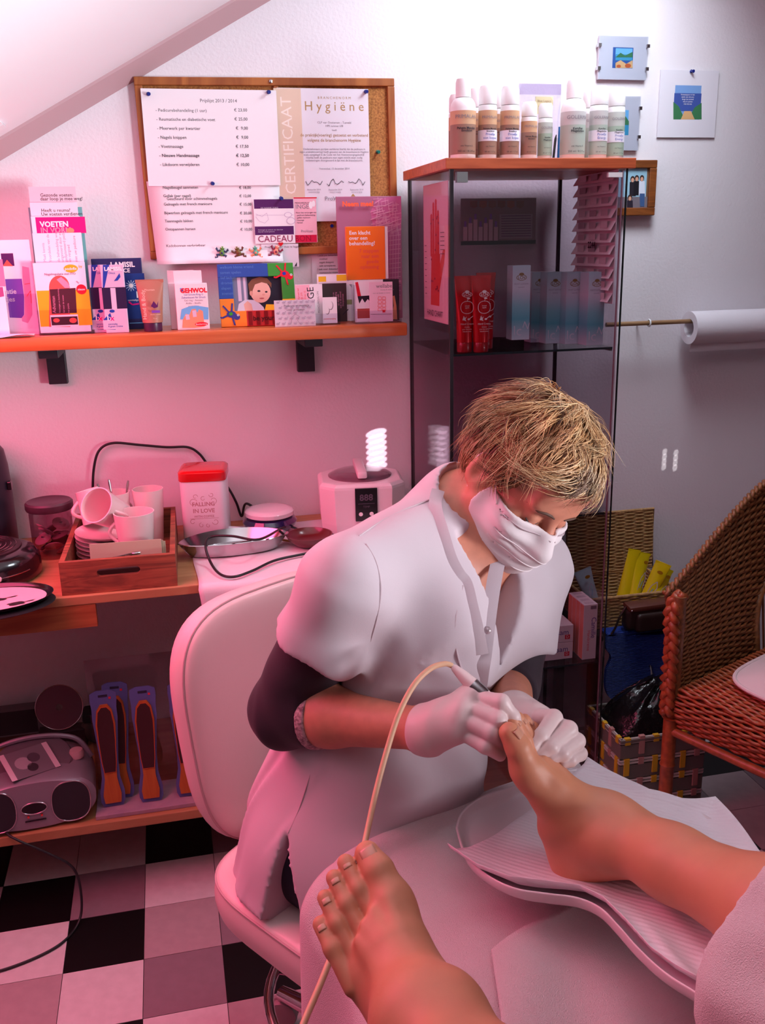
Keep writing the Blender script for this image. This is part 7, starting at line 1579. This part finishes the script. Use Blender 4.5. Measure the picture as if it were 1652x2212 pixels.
# paper
def edge(pts, t):
    P = [onT(*p) for p in pts]; s = t*(len(P)-1); i = min(int(s),len(P)-2); return P[i].lerp(P[i+1], s-i)
e_ab = [(966,1858),(1012,1848),(1075,1808),(1130,1772),(1200,1715),(1268,1668)]; e_dc = [(1500,2150),(1560,2150),(1610,2120),(1660,2080),(1690,2020),(1700,1960)]
e_ad = [(966,1858),(1030,1905),(1100,1932),(1180,1943),(1250,1953),(1300,1978),(1345,2022),(1400,2085),(1450,2122),(1500,2150)]; e_bc = [(1268,1668),(1330,1700),(1400,1742),(1470,1757),(1542,1756),(1600,1828),(1650,1890),(1700,1960)]
cA, cB, cC, cD = onT(966,1858), onT(1268,1668), onT(1700,1960), onT(1500,2150)
def paper(u, v):
    p = edge(e_ab,v)*(1-u)+edge(e_dc,v)*u+edge(e_ad,u)*(1-v)+edge(e_bc,u)*v-(cA*(1-u)*(1-v)+cB*(1-u)*v+cC*u*v+cD*u*(1-v))
    rim = (1-math.sin(math.pi*min(max(v,.0),1))**.35)*.020
    z = .0055+rim+.0030*math.sin(u*17+v*9)*math.sin(v*8)+.0022*math.sin(v*30+u*5)*u; return (p.x-cA.x, p.y-cA.y, p.z+z-cA.z)
ps = tag(MB().grid(paper,64,44).build('paper_sheet', mat('paper_tissue',(236,224,232),.55,bump=(260,.25,.001),wave=(60,.35,.0015,'DIAGONAL')), smooth=True, angle=180, loc=tuple(cA)), 'white ribbed paper sheet laid in the leg rest under the leg', 'paper'); solidify(ps,.0006,1)
# ------------------------------------------------------------------ towels
M_terry = mat('terry_white', (230,208,212), .9, bump=(760,.8,.003), sheen=.4)
tw_o = onZ(742,1880,.632); tb = Vector((.912,.41,0)); ta = Vector((.12,-.993,0))
def lap(u, v):
    s = -.40+u*.86; a = -.015+v*.50                # s across the lap, a towards the knees
    b = max(s,0); hang = max(-s,0); rr = .05
    if s > -rr*1.57 and s < 0: ang = -s/rr; b_ = -rr*math.sin(ang); z = -rr*(1-math.cos(ang))
    elif s <= -rr*1.57: b_ = -rr; z = -rr-(-s-rr*1.57)
    else: b_ = s; z = 0
    zz = z+.010*math.sin(b*13+.6)*(s > 0)-.030*max(0,b-.30)/.3
    zz += .0045*math.sin(a*26+b*9)*(1 if s > 0 else .4)-.10*max(0,a-.30)**1.5
    zz -= .16*max(a,0)
    fold = .012*math.sin(a*24+1.2+hang*3)*min(hang/.08,1)
    p = tw_o+tb*b_+ta*a+Vector((-.80,-.55,0))*(fold+.03*min(hang,.3))
    if a < .03: zz += .010*math.sin((a+.015)/.045*math.pi)
    return (p.x-tw_o.x, p.y-tw_o.y, zz)
lt_ = tag(MB().grid(lap,110,70).build('lap_towel', M_terry, smooth=True, angle=180, loc=tuple(tw_o)), 'white terry towel spread over the pedicurist lap and hanging at her side', 'towel'); solidify(lt_,.006,-1)
# second smaller towel folded on top, seen lighter under the tray
def lap2(u, v):
    p = tw_o+tb*(.13-.13*v+(.30+.13*v)*u)+ta*(.235+.30*v)+Vector((0,0,.024+.006*math.sin(u*10+v*3)-.10*max(0,v*.3+.235-.30)**1.5-.16*(.235+.30*v)+.016*math.exp(-((u-.45)/.10)**2)*v)); return tuple(p-tw_o)
l2 = tag(MB().grid(lap2,60,50).build('hand_towel', M_terry, smooth=True, angle=180, loc=tuple(tw_o)), 'smaller white towel lying on the lap towel below the leg rest', 'towel'); solidify(l2,.006,-1)
# towel over the treated leg
uR = unit(kneeR-aR); hemC = aR+uR*.238
tv = [rc(hemC-uR*.05,kneeR+uR*.05,.066,.092,k=.03), rc(kneeR,hpR*.6+kneeR*.4,.092,.10,k=.03), bxs(hemC+uR*.20+V(.035,0,-.075),(.155,.22,.050),.035,(0,0,math.atan2(uR[1],uR[0])+R(90)),k=.06)]
hn = unit((.21,-.96,.02))
def twf(P):
    d = sdf(tv, P); d += .0035*np.sin(P[:,0]*70+P[:,1]*24)*np.sin(P[:,2]*40+P[:,1]*30)
    return np.maximum(d, -((P-hemC)@hn)-.0022*np.sin(P[:,0]*260)*np.sin(P[:,2]*220))
lo, hi = bounds(tv,.02); co, F = nets(twf, lo, hi, .004); t3 = np_mesh('leg_towel', relax(co,F,2), F, M_terry, None); tag(t3, 'white terry towel draped over the client treated leg', 'towel')
# ------------------------------------------------------------------ drill handpiece and its cord
A_, B_ = D3(976,1438,1.175), D3(1108,1562,1.150); ax = Vector(B_-A_); ln = ax.length
hp_ = thing('drill_handpiece', 'slim white drill handpiece with a steel band held in the gloved hand', 'handpiece', tuple(A_)); hp_.rotation_euler = ax.to_track_quat('Z','Y').to_euler()
MB().lathe([(.0028,0),(.0048,.004),(.0075,.018),(.0092,.034)],24).build('tail_cone', mat('hp_white',(232,206,206),.35), hp_, True)
MB().lathe([(.0094,.034),(.0096,.036),(.0096,.052),(.0094,.054)],24).build('steel_band', mat('steel'), hp_, True)
MB().lathe([(.0092,.054),(.0090,ln*.62),(.0075,ln*.80),(.0045,ln*.95),(.0030,ln)],24).build('grip', mat('hp_white'), hp_, True)
MB().lathe([(.0014,ln),(.0012,ln+.012),(.0022,ln+.014),(.0022,ln+.022),(.001,ln+.024)],12).build('burr', mat('steel'), hp_, True)
cord = [D3(976,1438,1.175),D3(960,1434,1.172),D3(930,1444,1.165),D3(895,1478,1.155),D3(862,1540,1.145),D3(836,1620,1.135),D3(812,1710,1.120),D3(790,1810,1.095),D3(765,1920,1.045),D3(738,2010,1.00),D3(716,2065,.975),D3(690,2130,.95),D3(655,2212,.92),D3(610,2330,.88),D3(560,2450,.85)]
cable('cream cord of the drill handpiece curving down past the resting foot', cord, .0036, mat('cord_cream',(224,176,142),.45), 'handpiece_cord')
# ------------------------------------------------------------------ treatment chair under the client
tc_ = thing('treatment_chair', 'white padded treatment chair carrying the client legs', 'treatment chair', (.35,-.1,0))
M_tp = mat('treatment_pad', (228,212,214), .45)
for x in (-.06,.16): MB().box(x-.085,x+.085,.12,.48,.60,.68,.02).build('leg_pad', M_tp, tc_, True)
MB().box(-.28,.30,-.45,.10,.56,.68,.03).build('seat_pad', M_tp, tc_, True); MB().box(-.28,.30,-.95,-.46,.60,.72,.03).build('back_pad', M_tp, tc_, True)
MB().box(-.20,.22,-.40,.05,.45,.56,.01).build('frame', mat('frame_grey',(150,146,150),.4,.5), tc_); MB().box(-.12,.14,-.30,-.05,.05,.45).build('column', mat('frame_grey'), tc_); MB().box(-.28,.30,-.55,.20,.0,.05,.01).build('foot_plate', mat('frame_grey'), tc_)
